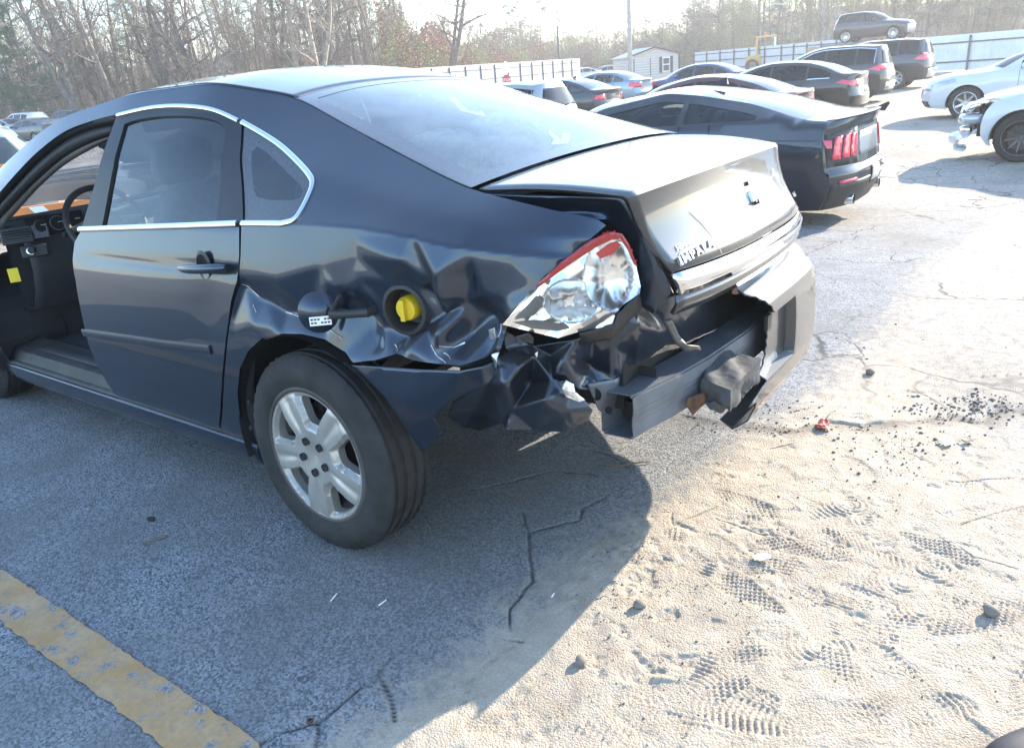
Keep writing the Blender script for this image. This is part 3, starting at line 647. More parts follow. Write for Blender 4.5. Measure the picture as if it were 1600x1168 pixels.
def dent(P):
    o = dent_lin(P)*2
    for k in range(6):
        a = k*math.pi/3; o = o+dent_lin(P+np.array([math.cos(a), math.sin(a)])*.009)
        o = o+.5*dent_lin(P+np.array([math.cos(a+.5), math.sin(a+.5)])*.018)
    o = o/11.0
    amp = np.clip(np.abs(o)/.03, 0, 1)
    return o+amp*(.004*(fbm(P[:, 0]*9, P[:, 1]*9, 3, 4)-.5)+.0010*(fbm(P[:, 0]*40, P[:, 1]*40, 2, 9)-.5))
def fuel_c():
    return hp([(612, 492)])[0]
FC = fuel_c(); FR = .066
# ---- quarter panel with pillar and roof rail
DOOR_E = [(377, 352), (376, 400), (372, 440), (364, 470), (357, 520), (353, 560), (350, 600), (348, 640), (346, 670)]
ARCH_F = [(352, 690), (402, 714), (386, 690), (375, 650), (371, 612), (375, 575), (388, 548), (410, 528), (440, 521), (470, 522), (505, 532), (535, 552), (548, 568)]
LOWE = [(580, 565), (612, 556), (645, 566), (682, 571), (716, 573), (752, 562), (772, 545)]
REAR = [(768, 522), (778, 503), (792, 490), (850, 440), (905, 388), (947, 352)]
q_out = hp(DOOR_E)+hp(ARCH_F)+hp(LOWE)+hp(REAR)
x_tip = q_out[-1][0]
q_out += topline(x_tip-.02, -2.62, 110)
q_out += [(-2.60, .99), (-2.45, 1.0)]+hp(smooth_px([(0, 300), (28, 268), (60, 236), (100, 206), (140, 190), (183, 179), (240, 169), (290, 167), (335, 173), (374, 190)]))
QG = [(380, 193), (410, 209), (440, 229), (470, 256), (488, 276), (491, 287), (486, 305), (472, 333), (462, 346), (448, 352)]
q_out += hp(smooth_px(QG))
circ = [(FC[0]+FR*1.02*math.cos(a), FC[1]+FR*1.02*math.sin(a)) for a in np.linspace(0, 2*math.pi, 33)[:-1]]
zone = (-.28, .95, .60, 1.10)
quarter = side_panel('quarter_panel', SI, q_out, [circ], step=.028, fine=[(zone, .0085)], disp=dent, mat=M_PAINT, parent=car, bstep=.012, thick=.012)
quarter['label'] = 'crumpled quarter panel pushed in around the fuel filler'
# scuffed bare-metal scratches along the folds
M_SCR = pm('scraped_bare_edge', (.55, .56, .57), .45, .6, var=.4, scale=60)
def scratch(pts, w=.004):
    q = resamp(hp(pts), .01, False); P_ = np.array(q); d = dent(P_); V = []; F = []
    for i, (x, z) in enumerate(P_):
        k = min(i+1, len(P_)-1); j = max(i-1, 0); t = P_[k]-P_[j]; t = t/(np.linalg.norm(t)+1e-9); nn = np.array([-t[1], t[0]])*w*(.3+.9*random.random())*.5
        for s_ in (-1, 1): x1, z1 = x+nn[0]*s_, z+nn[1]*s_; V.append((x1, -(float(SI.f(x1, z1))-d[i]+.0022), z1))
    for i in range(len(P_)-1): F.append((2*i, 2*i+2, 2*i+3, 2*i+1))
    mk('scratch', V, F, M_SCR, car)
random.seed(4)
for s_ in ([(372, 446), (378, 452), (392, 468)], [(676, 545), (690, 552), (700, 548)], [(682, 556), (694, 566)], [(430, 493), (452, 500)], [(480, 502), (510, 518), (530, 532)], [(600, 545), (612, 553)], [(764, 515), (768, 525), (765, 533)], [(388, 478), (395, 490)], [(660, 545), (676, 560), (690, 570)]): scratch(s_)
# ---- mirrored undamaged right side (far side), with arches and window openings
def arch(xc, R=.392, z0=.18, zc=.335, n=20, rev=False):
    a0 = math.asin((z0-zc)/R); a = np.linspace(math.pi-a0, a0, n); p = [(xc+R*math.cos(t), zc+R*math.sin(t)) for t in a]
    return p[::-1] if rev else p
r_out = [(-3.75, .30), (-3.55, .20)]+arch(-2.807)+arch(0)+[(.75, .30), (.84, .42), (.86, .9), (.86, 1.0)]+[(x, z-.07*float(sstep(.42, .7, x))) for x, z in topline(.85, -3.8, 160)]
r_win = [[(-2.25, 1.045), (-1.30, 1.06), (-1.20, 1.37), (-1.55, 1.335), (-1.95, 1.20)], [(-1.20, 1.065), (-.42, 1.105), (-.45, 1.33), (-.75, 1.375), (-1.12, 1.375)], [(-.35, 1.11), (.0, 1.12), (.0, 1.17), (-.32, 1.32)]]
side_panel('right_body_side', SI, r_out, r_win, sgn=1, step=.06, mat=M_PAINT, parent=car, thick=.004)
for w_ in r_win: side_panel('side_glass', SI, w_, off=-.006, sgn=1, step=.1, mat=M_GLASS, parent=car)
# left front fender and sill (behind and under the missing front door)
f_out = [(-3.75, .30), (-3.55, .20)]+arch(-2.807)+[(-2.36, .22), (-2.33, .45), (-2.36, .7), (-2.45, .98), (-2.55, 1.0)]+topline(-2.6, -3.8, 50)
side_panel('front_fender', SI, f_out, step=.05, mat=M_PAINT, parent=car, thick=.004)
# ---- rear door
d_out = hp([(127, 360), (200, 358), (300, 354), (374, 351)])+hp([(374, 400), (370, 440), (361, 470), (354, 520), (350, 560), (347, 600), (345, 640), (343, 668)])+hp([(320, 664), (260, 650), (197, 634), (172, 604), (152, 570), (138, 535), (128, 490), (119, 440), (114, 405), (117, 378)])
def door_relief(P): return .004*np.exp(-((P[:, 1]-.93-.03*(P[:, 0]+.25))/.02)**2)*sstep(-1.3, -1.1, P[:, 0])+.010*sstep(.50, .34, P[:, 1])*0+.007*np.exp(-(((P[:, 0]+.40)/.10)**2+((P[:, 1]-.80)/.10)**2))
door = side_panel('rear_door', SI, d_out, off=.001, step=.025, disp=door_relief, mat=M_PAINT, parent=car, bstep=.02, thick=.03)
dfr = hp([(127, 358), (155, 268)]+smooth_px([(183, 181), (240, 169), (290, 167), (335, 173), (378, 191)])+[(380, 349), (300, 352), (200, 356)])
dgl = hp([(160, 353), (178, 260)]+smooth_px([(195, 194), (215, 187), (250, 182), (290, 181), (325, 185), (348, 194), (354, 205)])+[(346, 280), (338, 346)])
fr = side_panel('window_frame', SI, dfr, [dgl], off=.002, step=.025, mat=M_BLACK, parent=door, bstep=.02, thick=.02)
side_panel('window_pane', SI, dgl, off=-.008, step=.03, mat=M_GLASS, parent=door, bstep=.02)
sband('chrome_top_trim', smooth_px([(185, 180), (240, 168), (290, 166), (335, 172), (374, 189)]), .014, .007, M_CHROME, door, off=.003)
sband('chrome_belt_trim', [(126, 358), (200, 355.5), (300, 352), (373, 349)], .019, .009, M_CHROME, door, off=.004)
sband('rub_strip', [(131, 519), (200, 529), (260, 538), (330, 546)], .032, .006, M_PAINT, door, off=.002)
# door handle: pull bar over a recessed cup
hx, hz = hp([(320, 416)])[0]; hn = snrm(hx, hz); hb = sp3(hx, hz, .003)
mb = MB(); mb.lathe([(.0005, .004), (.02, .003), (.034, -.004), (.040, -.0005), (.043, .0005)], 26)
cup = mb.build('handle_cup', M_BLACK, door); cup.matrix_local = Matrix.Translation(hb)@Matrix.Scale(1.25, 4, (0, 0, 1))
pts = []
for i in range(9):
    s_ = i/8; u_ = 290+72*s_; x, z = hp([(u_, 417-1.5*s_)])[0]; pts.append(sp3(x, z, .006+.030*math.sin(math.pi*(.08+.84*s_))**.55))
mb = MB(); mb.tube(pts, [.010, .014, .0155, .016, .016, .016, .0155, .014, .010], 12); mb.build('door_handle', M_PAINT, door)
sband('pillar_seal', [(376, 191), (378, 260), (379, 349)], .045, .002, M_RUBBER, car, off=-.016)
# ---- quarter glass
qg = hp([(380, 196), (410, 213), (438, 232), (466, 258), (483, 278), (485, 288), (480, 304), (467, 330), (458, 341), (446, 345), (381, 347)])
qin = hp([(392, 237), (400, 229), (412, 236), (440, 262), (468, 290), (472, 300), (466, 310), (455, 313), (420, 313), (400, 308), (394, 295)])
fq = side_panel('quarter_window_border', SI, qg, [qin], off=-.004, step=.03, mat=M_FRIT, parent=car, bstep=.015)
side_panel('quarter_window_pane', SI, qin, off=-.004, step=.03, mat=M_QGLASS, parent=car, bstep=.015)
sband('quarter_window_chrome', [(379, 349), (410, 349)]+smooth_px([(440, 349.5), (459, 344), (471, 330), (484, 304), (489, 288), (486, 276), (468, 255), (439, 228), (409, 208), (379, 191)]), .017, .008, M_CHROME, car, off=.001, st=.02)
# ---- roof, windshield, hood, rear glass
def xsec(x, t, crown):
    yt = float(SI.yT(x)); zt = float(SI.zT(x)); return (x, t*yt, zt+crown*(1-abs(t)**2.6))
def sheet(name, x0, x1, crown, mat, nx=30, nt=24, bow0=0., bow1=0., tlim=1.0, off=0.0, parent=car):
    V = []; F = []
    for i in range(nx+1):
        s_ = i/nx; xb = x0+(x1-x0)*s_
        for k in range(nt+1):
            t = (-1+2*k/nt)*tlim; c = crown if not callable(crown) else crown(s_)
            yt = float(SI.yT(xb)); zt = float(SI.zT(xb)); q = 1-abs(t)**2.4
            V.append((xb+(bow0*(1-s_)+bow1*s_)*q, t*yt, zt+c*q+off))
    for i in range(nx):
        for k in range(nt): a = i*(nt+1)+k; F.append((a, a+nt+1, a+nt+2, a+1))
    return mk(name, V, F, mat, parent)
XH = float(TOP[9][0])-.01
roof = sheet('roof', -1.66, XH, lambda s_: .035+.012*math.sin(s_*math.pi), M_PAINT, 40, 30, -.14, -.03); solid(roof, .01)
sheet('windshield', -2.52, -1.67, lambda s_: .05*(1-s_)+.035*s_, M_WSHIELD, 24, 24, -.42, -.14, .97)
sheet('hood', -3.78, -2.50, lambda s_: .10-.05*s_, M_PAINT, 24, 20, -.14, -.40)
XB = float(TOP[13][0])
rg = lambda s_: .035+.02*math.sin(s_*math.pi)+.005*s_
sheet('rear_window_border', XH+.012, XB-.005, rg, M_FRIT, 34, 34, -.03, .05, .995)
bdr = bpy.data.objects['rear_window_border']
bm = bmesh.new(); bm.from_mesh(bdr.data); bm.faces.ensure_lookup_table()
kill = []
for i, f_ in enumerate(bm.faces):
    r_, k_ = divmod(i, 34)
    if 2 <= r_ <= 31 and 2 <= k_ <= 31: kill.append(f_)
bmesh.ops.delete(bm, geom=kill, context='FACES'); bm.to_mesh(bdr.data); bm.free()
def rw_pt(s_, t, off=0.0):
    xb = XH+.012+(XB-.005-XH-.012)*s_; q = 1-abs(t)**2.4; return Vector((xb+(-.03*(1-s_)+.05*s_)*q, t*.995*float(SI.yT(xb)), float(SI.zT(xb))+rg(s_)*q+off))
V = []; F = []
for i in range(31):
    for k in range(31): V.append(rw_pt((2+i)/34, (-1+2*(2+k)/34), -.001))
for i in range(30):
    for k in range(30): a = i*31+k; F.append((a, a+31, a+32, a+1))
mk('rear_window', V, F, M_RGLASS, car)
band('roof_ditch_trim', [((x, -float(SI.yT(x))+.004, float(SI.zT(x))+.006), (0, -.35, 1)) for x in np.linspace(-1.15, XH+.01, 30)], .009, .002, M_RUBBER, car)
band('rear_window_trim', [((x, -float(SI.yT(x))+.002, float(SI.zT(x))+.003), (0.3, -.5, 1)) for x in np.linspace(XH, XB, 24)], .005, .001, M_FRIT, car)
# ---- trunk lid: sprung open and skewed
lidL = onX(978, 303, 1.028); lidR = onX(1213, 223, .943)
bL = onX(1063, 461, 1.112); bR = onX(1251, 349, 1.062); kL = onX(1053, 427, 1.108); kR = onX(1247, 327, 1.058)
fL = onZ(733, 300, 1.158); fR = onZ(1014, 223, 1.132)
def glass_base(t): p = rw_pt(1.0, t*.975); return np.array([p.x+.014, p.y, p.z-.006])
def lid_rows():
    """profile rows from the glass edge over the lip to the lower edge: (left point, right point, bow x, crown z)"""
    L = [];
    def lerp(a, b, s_): return a+(b-a)*s_
    for s_ in np.linspace(0, .94, 14): L.append(('g', s_))
    for s_ in (.97, .99): L.append(('g', s_))
    for s_ in (.05, .12, .25, .4, .55, .7, .85, .97): L.append((lerp(lidL, kL, s_)+np.array([.006-.022*math.sin(s_*math.pi), 0, 0]), lerp(lidR, kR, s_)+np.array([.006-.022*math.sin(s_*math.pi), 0, 0]), .055, .022*(1-s_)))
    return L
NT = 36
def lid_pt(row, t):
    if isinstance(row[0], str):
        g = glass_base(t); e = np.array(lid_pt((lidL, lidR, .052, .022), t)); s1 = row[1]; p = g+(e-g)*s1; return Vector((p[0], p[1], p[2]+.010*math.sin(s1*math.pi)))
    a, b, bo, cr = row; s_ = (t+1)/2; q = 1-abs(t)**2.6; p = a+(b-a)*s_; return Vector((p[0]+bo*q, p[1], p[2]+cr*q))
rows = lid_rows(); low = []
for s_, dx in ((0, .004), (.5, .012), (1.0, .004)): low.append((kL+(bL-kL)*s_+np.array([dx, 0, 0]), kR+(bR-kR)*s_+np.array([dx, 0, 0]), .055, 0))
V = []; F = []
allr = rows
for r_ in allr:
    for k in range(NT+1): V.append(lid_pt(r_, -1+2*k/NT))
for i in range(len(allr)-1):
    for k in range(NT): a = i*(NT+1)+k; F.append((a, a+NT+1, a+NT+2, a+1))
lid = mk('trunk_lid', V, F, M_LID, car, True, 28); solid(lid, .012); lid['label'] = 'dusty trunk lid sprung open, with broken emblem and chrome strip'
mb = MB(); V = []; F = []
for r_ in low:
    for k in range(NT+1): V.append(lid_pt(r_, -1+2*k/NT))
for i in range(len(low)-1):
    for k in range(NT): a = i*(NT+1)+k; F.append((a, a+NT+1, a+NT+2, a+1))
chr_ = mk('chrome_strip', V, F, M_CHROME, lid); solid(chr_, .02)
V = []; F = []
for (dz, dx) in ((-.003, -.006), (-.028, -.004), (-.055, -.02)):
    for k in range(NT+1): p = lid_pt((bL, bR, .055, 0), -1+2*k/NT); V.append(p+Vector((dx, 0, dz)))
for i in range(2):
    for k in range(NT): a = i*(NT+1)+k; F.append((a, a+NT+1, a+NT+2, a+1))
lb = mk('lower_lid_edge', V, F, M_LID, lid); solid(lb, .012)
# lettering on the rear face of the lid
def face_frame(u, v, tw):
    """frame on the lid's rear face where the pixel's ray meets it"""
    d = Vector(ray(u, v)); o = Vector(CAM); best = None
    for i in range(16, len(rows)-1):
        for k in range(NT):
            a = lid_pt(rows[i], -1+2*k/NT); b = lid_pt(rows[i+1], -1+2*k/NT); c = lid_pt(rows[i], -1+2*(k+1)/NT); n = (c-a).cross(a-b).normalized()
            if n.x < 0: n = -n
            tt = (a-o).dot(n)/d.dot(n); p = o+d*tt; e = (p-(a+b+c)/3).length
            if best is None or e < best[0]: best = (e, p, n)
    e, p, n = best; ex = Vector((-.055, 1, -.03)); ex = (ex-n*ex.dot(n)).normalized(); ey = n.cross(ex)
    return p, ex, ey, n
M_LET = pm('chrome_lettering', (.80, .80, .80), .15, 1.0); M_DECAL = pm('silver_decal', (.72, .72, .72), .4, .3)
def letters(txt, u, v, size, depth, mat, name, gap=None, shear=0.0, bold=0.0, sx=1.0):
    p, ex, ey, n = face_frame(u, v, 0); x = 0.0
    for ch in txt:
        me = text_mesh(ch, size, depth, name, shear, bold); w = max([q.co.x for q in me.vertices]) if len(me.vertices) else size*.3
        if ch == ' ': x += size*.35; continue
        me.materials.append(mat); o = link(name, me, lid); M = Matrix((( ex.x*sx, ey.x, n.x, 0), (ex.y*sx, ey.y, n.y, 0), (ex.z*sx, ey.z, n.z, 0), (0, 0, 0, 1)))
        q = p+ex*x+n*(depth+.0015); o.matrix_local = Matrix.Translation(q)@M; x += (w+size*(gap if gap is not None else .10))*sx
letters('IMPALA', 1060, 417, .030, .005, M_LET, 'letter', .10, .10, .0011, 1.38)
def decal(txt, u, v, size, sx=1.0):
    p, ex, ey, n = face_frame(u, v, 0); me = text_mesh(txt, size, .0006, 'dealer_decal', 0, .0004); me.materials.append(M_DECAL); o = link('dealer_decal', me, lid)
    M = Matrix((( ex.x*sx, ey.x, n.x, 0), (ex.y*sx, ey.y, n.y, 0), (ex.z*sx, ey.z, n.z, 0), (0, 0, 0, 1))); o.matrix_local = Matrix.Translation(p+n*.002)@M
decal('HENNESSY', 1058, 392, .0195, 1.1); decal('- OF SOUTHLAKE -', 1061, 399, .0085, 1.2)
letters('LT', 1240, 308, .026, .004, M_LET, 'badge_letter', .07, .1, .001)
# broken emblem: pins and one stub of the badge
p, ex, ey, n = face_frame(1173, 310, 0); mb = MB(); Mx = Matrix(((ex.x, ey.x, n.x), (ex.y, ey.y, n.y), (ex.z, ey.z, n.z)))
mb.box(p+n*.006-ex*.010+ey*.004, (.010, .036, .014), M=Mx); em = mb.build('emblem_stub', M_CHROME, lid, False); bev(em, .003)
for (a, b) in ((.004, .045), (.024, -.018), (-.004, -.012)):
    q = p+ex*a+ey*b; mb = MB(); mb.tube([q, q+n*.014], .007, 10); mb.build('emblem_pin', M_PLASTIC, lid)
p, ex, ey, n = face_frame(1148, 252, 0); Mx = Matrix(((ex.x, ey.x, n.x), (ex.y, ey.y, n.y), (ex.z, ey.z, n.z))); mb = MB()
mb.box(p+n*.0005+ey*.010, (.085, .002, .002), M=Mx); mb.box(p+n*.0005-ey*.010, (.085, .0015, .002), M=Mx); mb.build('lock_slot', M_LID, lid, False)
# ---- rub scratch on the lid
q0 = [(1077, 331), (1094, 346), (1110, 364), (1121, 383), (1127, 397)]; V = []; F = []
for i, (u, v) in enumerate(q0):
    p, ex, ey, n = face_frame(u, v, 0)
    for s_ in (-1, 1): V.append(p+n*.0024+ex*((.0022+.0012*math.sin(i*1.3))*s_))
for i in range(len(q0)-1): F.append((2*i, 2*i+1, 2*i+3, 2*i+2))
mk('scuff', V, F, pm('grey_scuff', (.20, .20, .20), .7, 0, var=.4, scale=80), lid)
# ---- crumpled sheet metal from control points: pixel + one known coordinate -> 3-D point
def ctl(u, v, ax, c): return {'x': onX, 'y': onY, 'z': onZ}[ax](u, v, c)
def crumple(name, pts, tris_outline, mat, sub=3, amp=.004, fr=18, seed=1, parent=car, thick=.004, ang=32, smooth_it=1, edges=(), label=None):
    """pts: control points (pixel + coordinate); outline: indices of the rim"""
    P3 = [Vector(ctl(*p)) for p in pts]; P2 = [Vector((p[0], p[1])) for p in pts]
    n = len(tris_outline); E = [(tris_outline[i], tris_outline[(i+1) % n]) for i in range(n)]+list(edges)
    vs, es, fs, ov, *_ = delaunay_2d_cdt(P2, E, [], 0, 1e-4)
    poly = [tuple(P2[i]) for i in tris_outline]; F = [f for f in fs if inside(poly, np.array([[sum(vs[i].x for i in f)/3, sum(vs[i].y for i in f)/3]]))[0]]
    V = [P3[o[0]] if len(o) else None for o in ov]
    for i, v in enumerate(V):
        if v is None: q = min(range(len(P2)), key=lambda k: (P2[k]-vs[i]).length); V[i] = P3[q]
    bm = bmesh.new(); bv = [bm.verts.new(v) for v in V]
    for f in F:
        try: bm.faces.new([bv[i] for i in f])
        except ValueError: pass
    for v in [v for v in bm.verts if not v.link_faces]: bm.verts.remove(v)
    bmesh.ops.recalc_face_normals(bm, faces=bm.faces)
    for _ in range(sub):
        bmesh.ops.subdivide_edges(bm, edges=bm.edges[:], cuts=1, use_grid_fill=True); bmesh.ops.triangulate(bm, faces=bm.faces[:])
    for _ in range(smooth_it): bmesh.ops.smooth_vert(bm, verts=[v for v in bm.verts if not v.is_boundary], factor=.5, use_axis_x=True, use_axis_y=True, use_axis_z=True)
    bm.normal_update()
    C = np.array([v.co for v in bm.verts]); d = amp*(2*fbm(C[:, 0]*fr+C[:, 1]*fr*.7, C[:, 2]*fr+C[:, 1]*fr*.5, 4, seed)-1)
    for v, q in zip(bm.verts, d): v.co += v.normal*q
    me = bpy.data.meshes.new(name); bm.to_mesh(me); bm.free(); me.polygons.foreach_set('use_smooth', [True]*len(me.polygons)); me.set_sharp_from_angle(angle=R_(ang)); me.materials.append(mat)
    o = link(name, me, parent)
    if thick: solid(o, thick, 0)
    if label: o['label'] = label
    # face the camera
    c = C.mean(0); s_ = sum((Vector(CAM)-f.center).dot(f.normal) for f in me.polygons)
    if s_ < 0: me.flip_normals()
    return o
# flat torn bumper side behind the wheel
crumple('bumper_side_piece', [(549, 570, 'y', -.905), (600, 573, 'y', -.905), (660, 577, 'y', -.905), (720, 579, 'y', -.90), (752, 573, 'y', -.89), (772, 565, 'y', -.86), (776, 590, 'y', -.86), (758, 603, 'y', -.875), (705, 626, 'y', -.895), (678, 652, 'y', -.90), (686, 664, 'y', -.89), (684, 682, 'y', -.88), (661, 707, 'y', -.885),
        (637, 672, 'y', -.905), (600, 618, 'y', -.91), (570, 588, 'y', -.91), (680, 610, 'y', -.905), (640, 620, 'y', -.912)], list(range(16)), M_PAINT, 3, .0015, 8, 3, label='torn end of the bumper cover behind the wheel')
# hanging crushed piece of the bumper cover
crumple('crushed_bumper_piece', [(758, 600, 'y', -.86), (778, 560, 'y', -.85), (800, 548, 'y', -.80), (835, 556, 'y', -.78), (862, 590, 'y', -.76), (893, 605, 'y', -.72), (926, 640, 'y', -.70), (920, 655, 'y', -.69), (878, 674, 'y', -.72), (838, 672, 'y', -.74), (792, 671, 'y', -.80), (786, 660, 'y', -.76), (750, 672, 'y', -.72), (722, 668, 'y', -.72), (700, 650, 'y', -.76), (706, 628, 'y', -.83),
        (790, 600, 'y', -.90), (800, 640, 'y', -.79), (825, 600, 'y', -.74), (850, 625, 'y', -.81), (880, 640, 'y', -.76), (775, 625, 'y', -.82), (810, 575, 'y', -.86), (742, 640, 'y', -.74)], list(range(16)), M_PAINT, 4, .007, 11, 7, thick=.004, ang=55, smooth_it=9, label='crushed bumper piece hanging below the tail lamp')
M_FOLD = pm('torn_bright_metal', (.62, .64, .66), .3, .9, var=.4, scale=40, bump=.3, bscale=80)
crumple('torn_metal_scrap', [(872, 597, 'y', -.765), (884, 594, 'y', -.78), (896, 600, 'y', -.76), (898, 612, 'y', -.765), (915, 625, 'y', -.735), (905, 628, 'y', -.76), (884, 620, 'y', -.775), (878, 608, 'y', -.79)], list(range(8)), M_FOLD, 3, .006, 40, 5, ang=30)
crumple('torn_metal_scrap', [(764, 515, 'y', -.86), (772, 512, 'y', -.87), (776, 528, 'y', -.86), (768, 530, 'y', -.85)], [0, 1, 2, 3], M_FOLD, 3, .005, 50, 6)
crumple('torn_metal_scrap', [(769, 553, 'y', -.87), (780, 550, 'y', -.87), (776, 565, 'y', -.88), (774, 576, 'y', -.87)], [0, 1, 2, 3], M_FOLD, 3, .005, 50, 8)
# crushed rear body panel below lamp and lid
crumple('rear_body_panel', [(783, 512, 'y', -.80), (830, 540, 'y', -.74), (900, 530, 'y', -.68), (962, 500, 'y', -.62), (985, 470, 'y', -.58), (1048, 462, 'x', 1.02), (1110, 452, 'x', 1.02), (1175, 430, 'x', 1.0), (1215, 440, 'x', .98), (1205, 475, 'x', 1.0), (1150, 505, 'x', .98), (1100, 522, 'x', .97), (1055, 545, 'x', .95), (1000, 565, 'x', .94), (962, 590, 'x', .93), (945, 610, 'y', -.60), (905, 608, 'y', -.68), (862, 592, 'y', -.74), (830, 560, 'y', -.77), (790, 545, 'y', -.80),
        (880, 560, 'y', -.72), (920, 570, 'y', -.60), (960, 545, 'y', -.60), (1000, 510, 'x', 1.01), (1040, 520, 'x', 1.0), (1080, 490, 'x', 1.02), (1130, 480, 'x', 1.0), (860, 555, 'y', -.70), (1010, 480, 'x', .97), (925, 535, 'y', -.62)], list(range(20)), M_PAINT, 4, .007, 11, 11, ang=50, smooth_it=8, label='buckled rear body panel under the tail lamp')
crumple('lower_rail', [(918, 600, 'y', -.66), (962, 592, 'x', .93), (1000, 566, 'x', .92), (1008, 640, 'x', .90), (990, 662, 'x', .90), (960, 662, 'x', .89), (935, 640, 'y', -.62)], list(range(7)), M_STEEL, 3, .003, 14, 13, label='blue-grey steel rail end under the rear panel')
for (u, v, r_) in ((932, 615, .016), (952, 640, .010)):
    c_ = Vector(onY(u, v, -.635)); mb = MB(); mb.lathe([(.0005, 0), (r_, 0), (r_*1.15, -.004)], 16, c=c_); o = mb.build('rail_hole', M_UNDER, car)
crumple('bumper_strap', [(1036, 500, 'x', 1.06), (1048, 497, 'x', 1.06), (1060, 525, 'x', 1.07), (1072, 538, 'x', 1.09), (1092, 540, 'x', 1.10), (1094, 546, 'x', 1.10), (1070, 548, 'x', 1.09), (1054, 535, 'x', 1.07)], list(range(8)), M_PLASTIC, 2, .002, 20, 2, thick=.006)
# box-section steel bumper beam with open crushed end
def beam():
    V = []; F = []; st = []
    cl = [(.945, -.60, .545), (.965, -.52, .548), (.99, -.42, .55), (1.015, -.25, .552), (1.03, 0, .55), (1.03, .3, .55), (1.0, .62, .55)]
    for i, (x, y, z) in enumerate(cl):
        hz = .062 if i > 0 else .066; dx = .05
        st.append([(x-dx, y, z-hz), (x-dx, y, z+hz), (x+dx, y-.0, z+hz), (x+dx*1.06, y, z+hz*.25), (x+dx*.94, y, z-hz*.2), (x+dx, y, z-hz)])
    for s_ in st: V += s_
    for i in range(len(st)-1):
        for k in range(6): F.append((i*6+k, i*6+(k+1) % 6, (i+1)*6+(k+1) % 6, (i+1)*6+k))
    o = mk('bumper_beam', V, F, M_STEEL, car, False); bm = bmesh.new(); bm.from_mesh(o.data); bmesh.ops.recalc_face_normals(bm, faces=bm.faces); bmesh.ops.bevel(bm, geom=[e for e in bm.edges if not e.is_boundary and abs((e.verts[0].co-e.verts[1].co).y) > .02], offset=.006, segments=2, affect='EDGES'); bm.to_mesh(o.data); bm.free()
    solid(o, .004, -1); o['label'] = 'bare steel bumper beam with open end'
    mb = MB()
    for k in range(3): mb.box((.95, -.52+.03*k, .52+.035*k), (.088, .004, .10), M=Matrix.Rotation(.5-.3*k, 3, 'X'))
    mb.build('beam_web', M_UNDER, car, False); return o
beam()
# crushed foam absorber hanging on the beam
M_FOAM = pm('grey_black_foam', (.055, .058, .062), .8, 0, var=.4, scale=14, bump=.25, bscale=40)
def foam():
    bm = bmesh.new(); bmesh.ops.create_cube(bm, size=1); bmesh.ops.subdivide_edges(bm, edges=bm.edges[:], cuts=9, use_grid_fill=True)
    C0 = onX(1140, 604, 1.12)
    for v in bm.verts:
        x, y, z = v.co; w = 1-.30*max(0, -z*2)*(.5+y); q = Vector((x*.095*w+.012*y, y*.20*w, z*.115+.05*y*abs(z)-.02*x)); v.co = q
    C = np.array([v.co for v in bm.verts]); n1 = fbm(C[:, 0]*22+C[:, 1]*16, C[:, 2]*24+C[:, 1]*9, 4, 8); tear_ = sstep(-.01, -.055, C[:, 2])*fbm(C[:, 1]*40, C[:, 0]*30, 3, 5)
    for v, a_, t_ in zip(bm.verts, n1, tear_): v.co += v.co.normalized()*(.045*(a_-.5)); v.co.z += .07*float(t_)
    for v in bm.verts: v.co += Vector(C0)
    me = bpy.data.meshes.new('foam_absorber'); bm.to_mesh(me); bm.free(); me.polygons.foreach_set('use_smooth', [True]*len(me.polygons)); me.set_sharp_from_angle(angle=R_(35)); me.materials.append(M_FOAM); return link('foam_absorber', me, car)
foam()
crumple('rusty_bracket', [(1074, 622, 'x', 1.06), (1100, 612, 'x', 1.08), (1108, 625, 'x', 1.09), (1090, 640, 'x', 1.08), (1083, 648, 'x', 1.08), (1072, 632, 'x', 1.06)], list(range(6)), M_RUST, 2, .004, 30, 23, thick=.006)
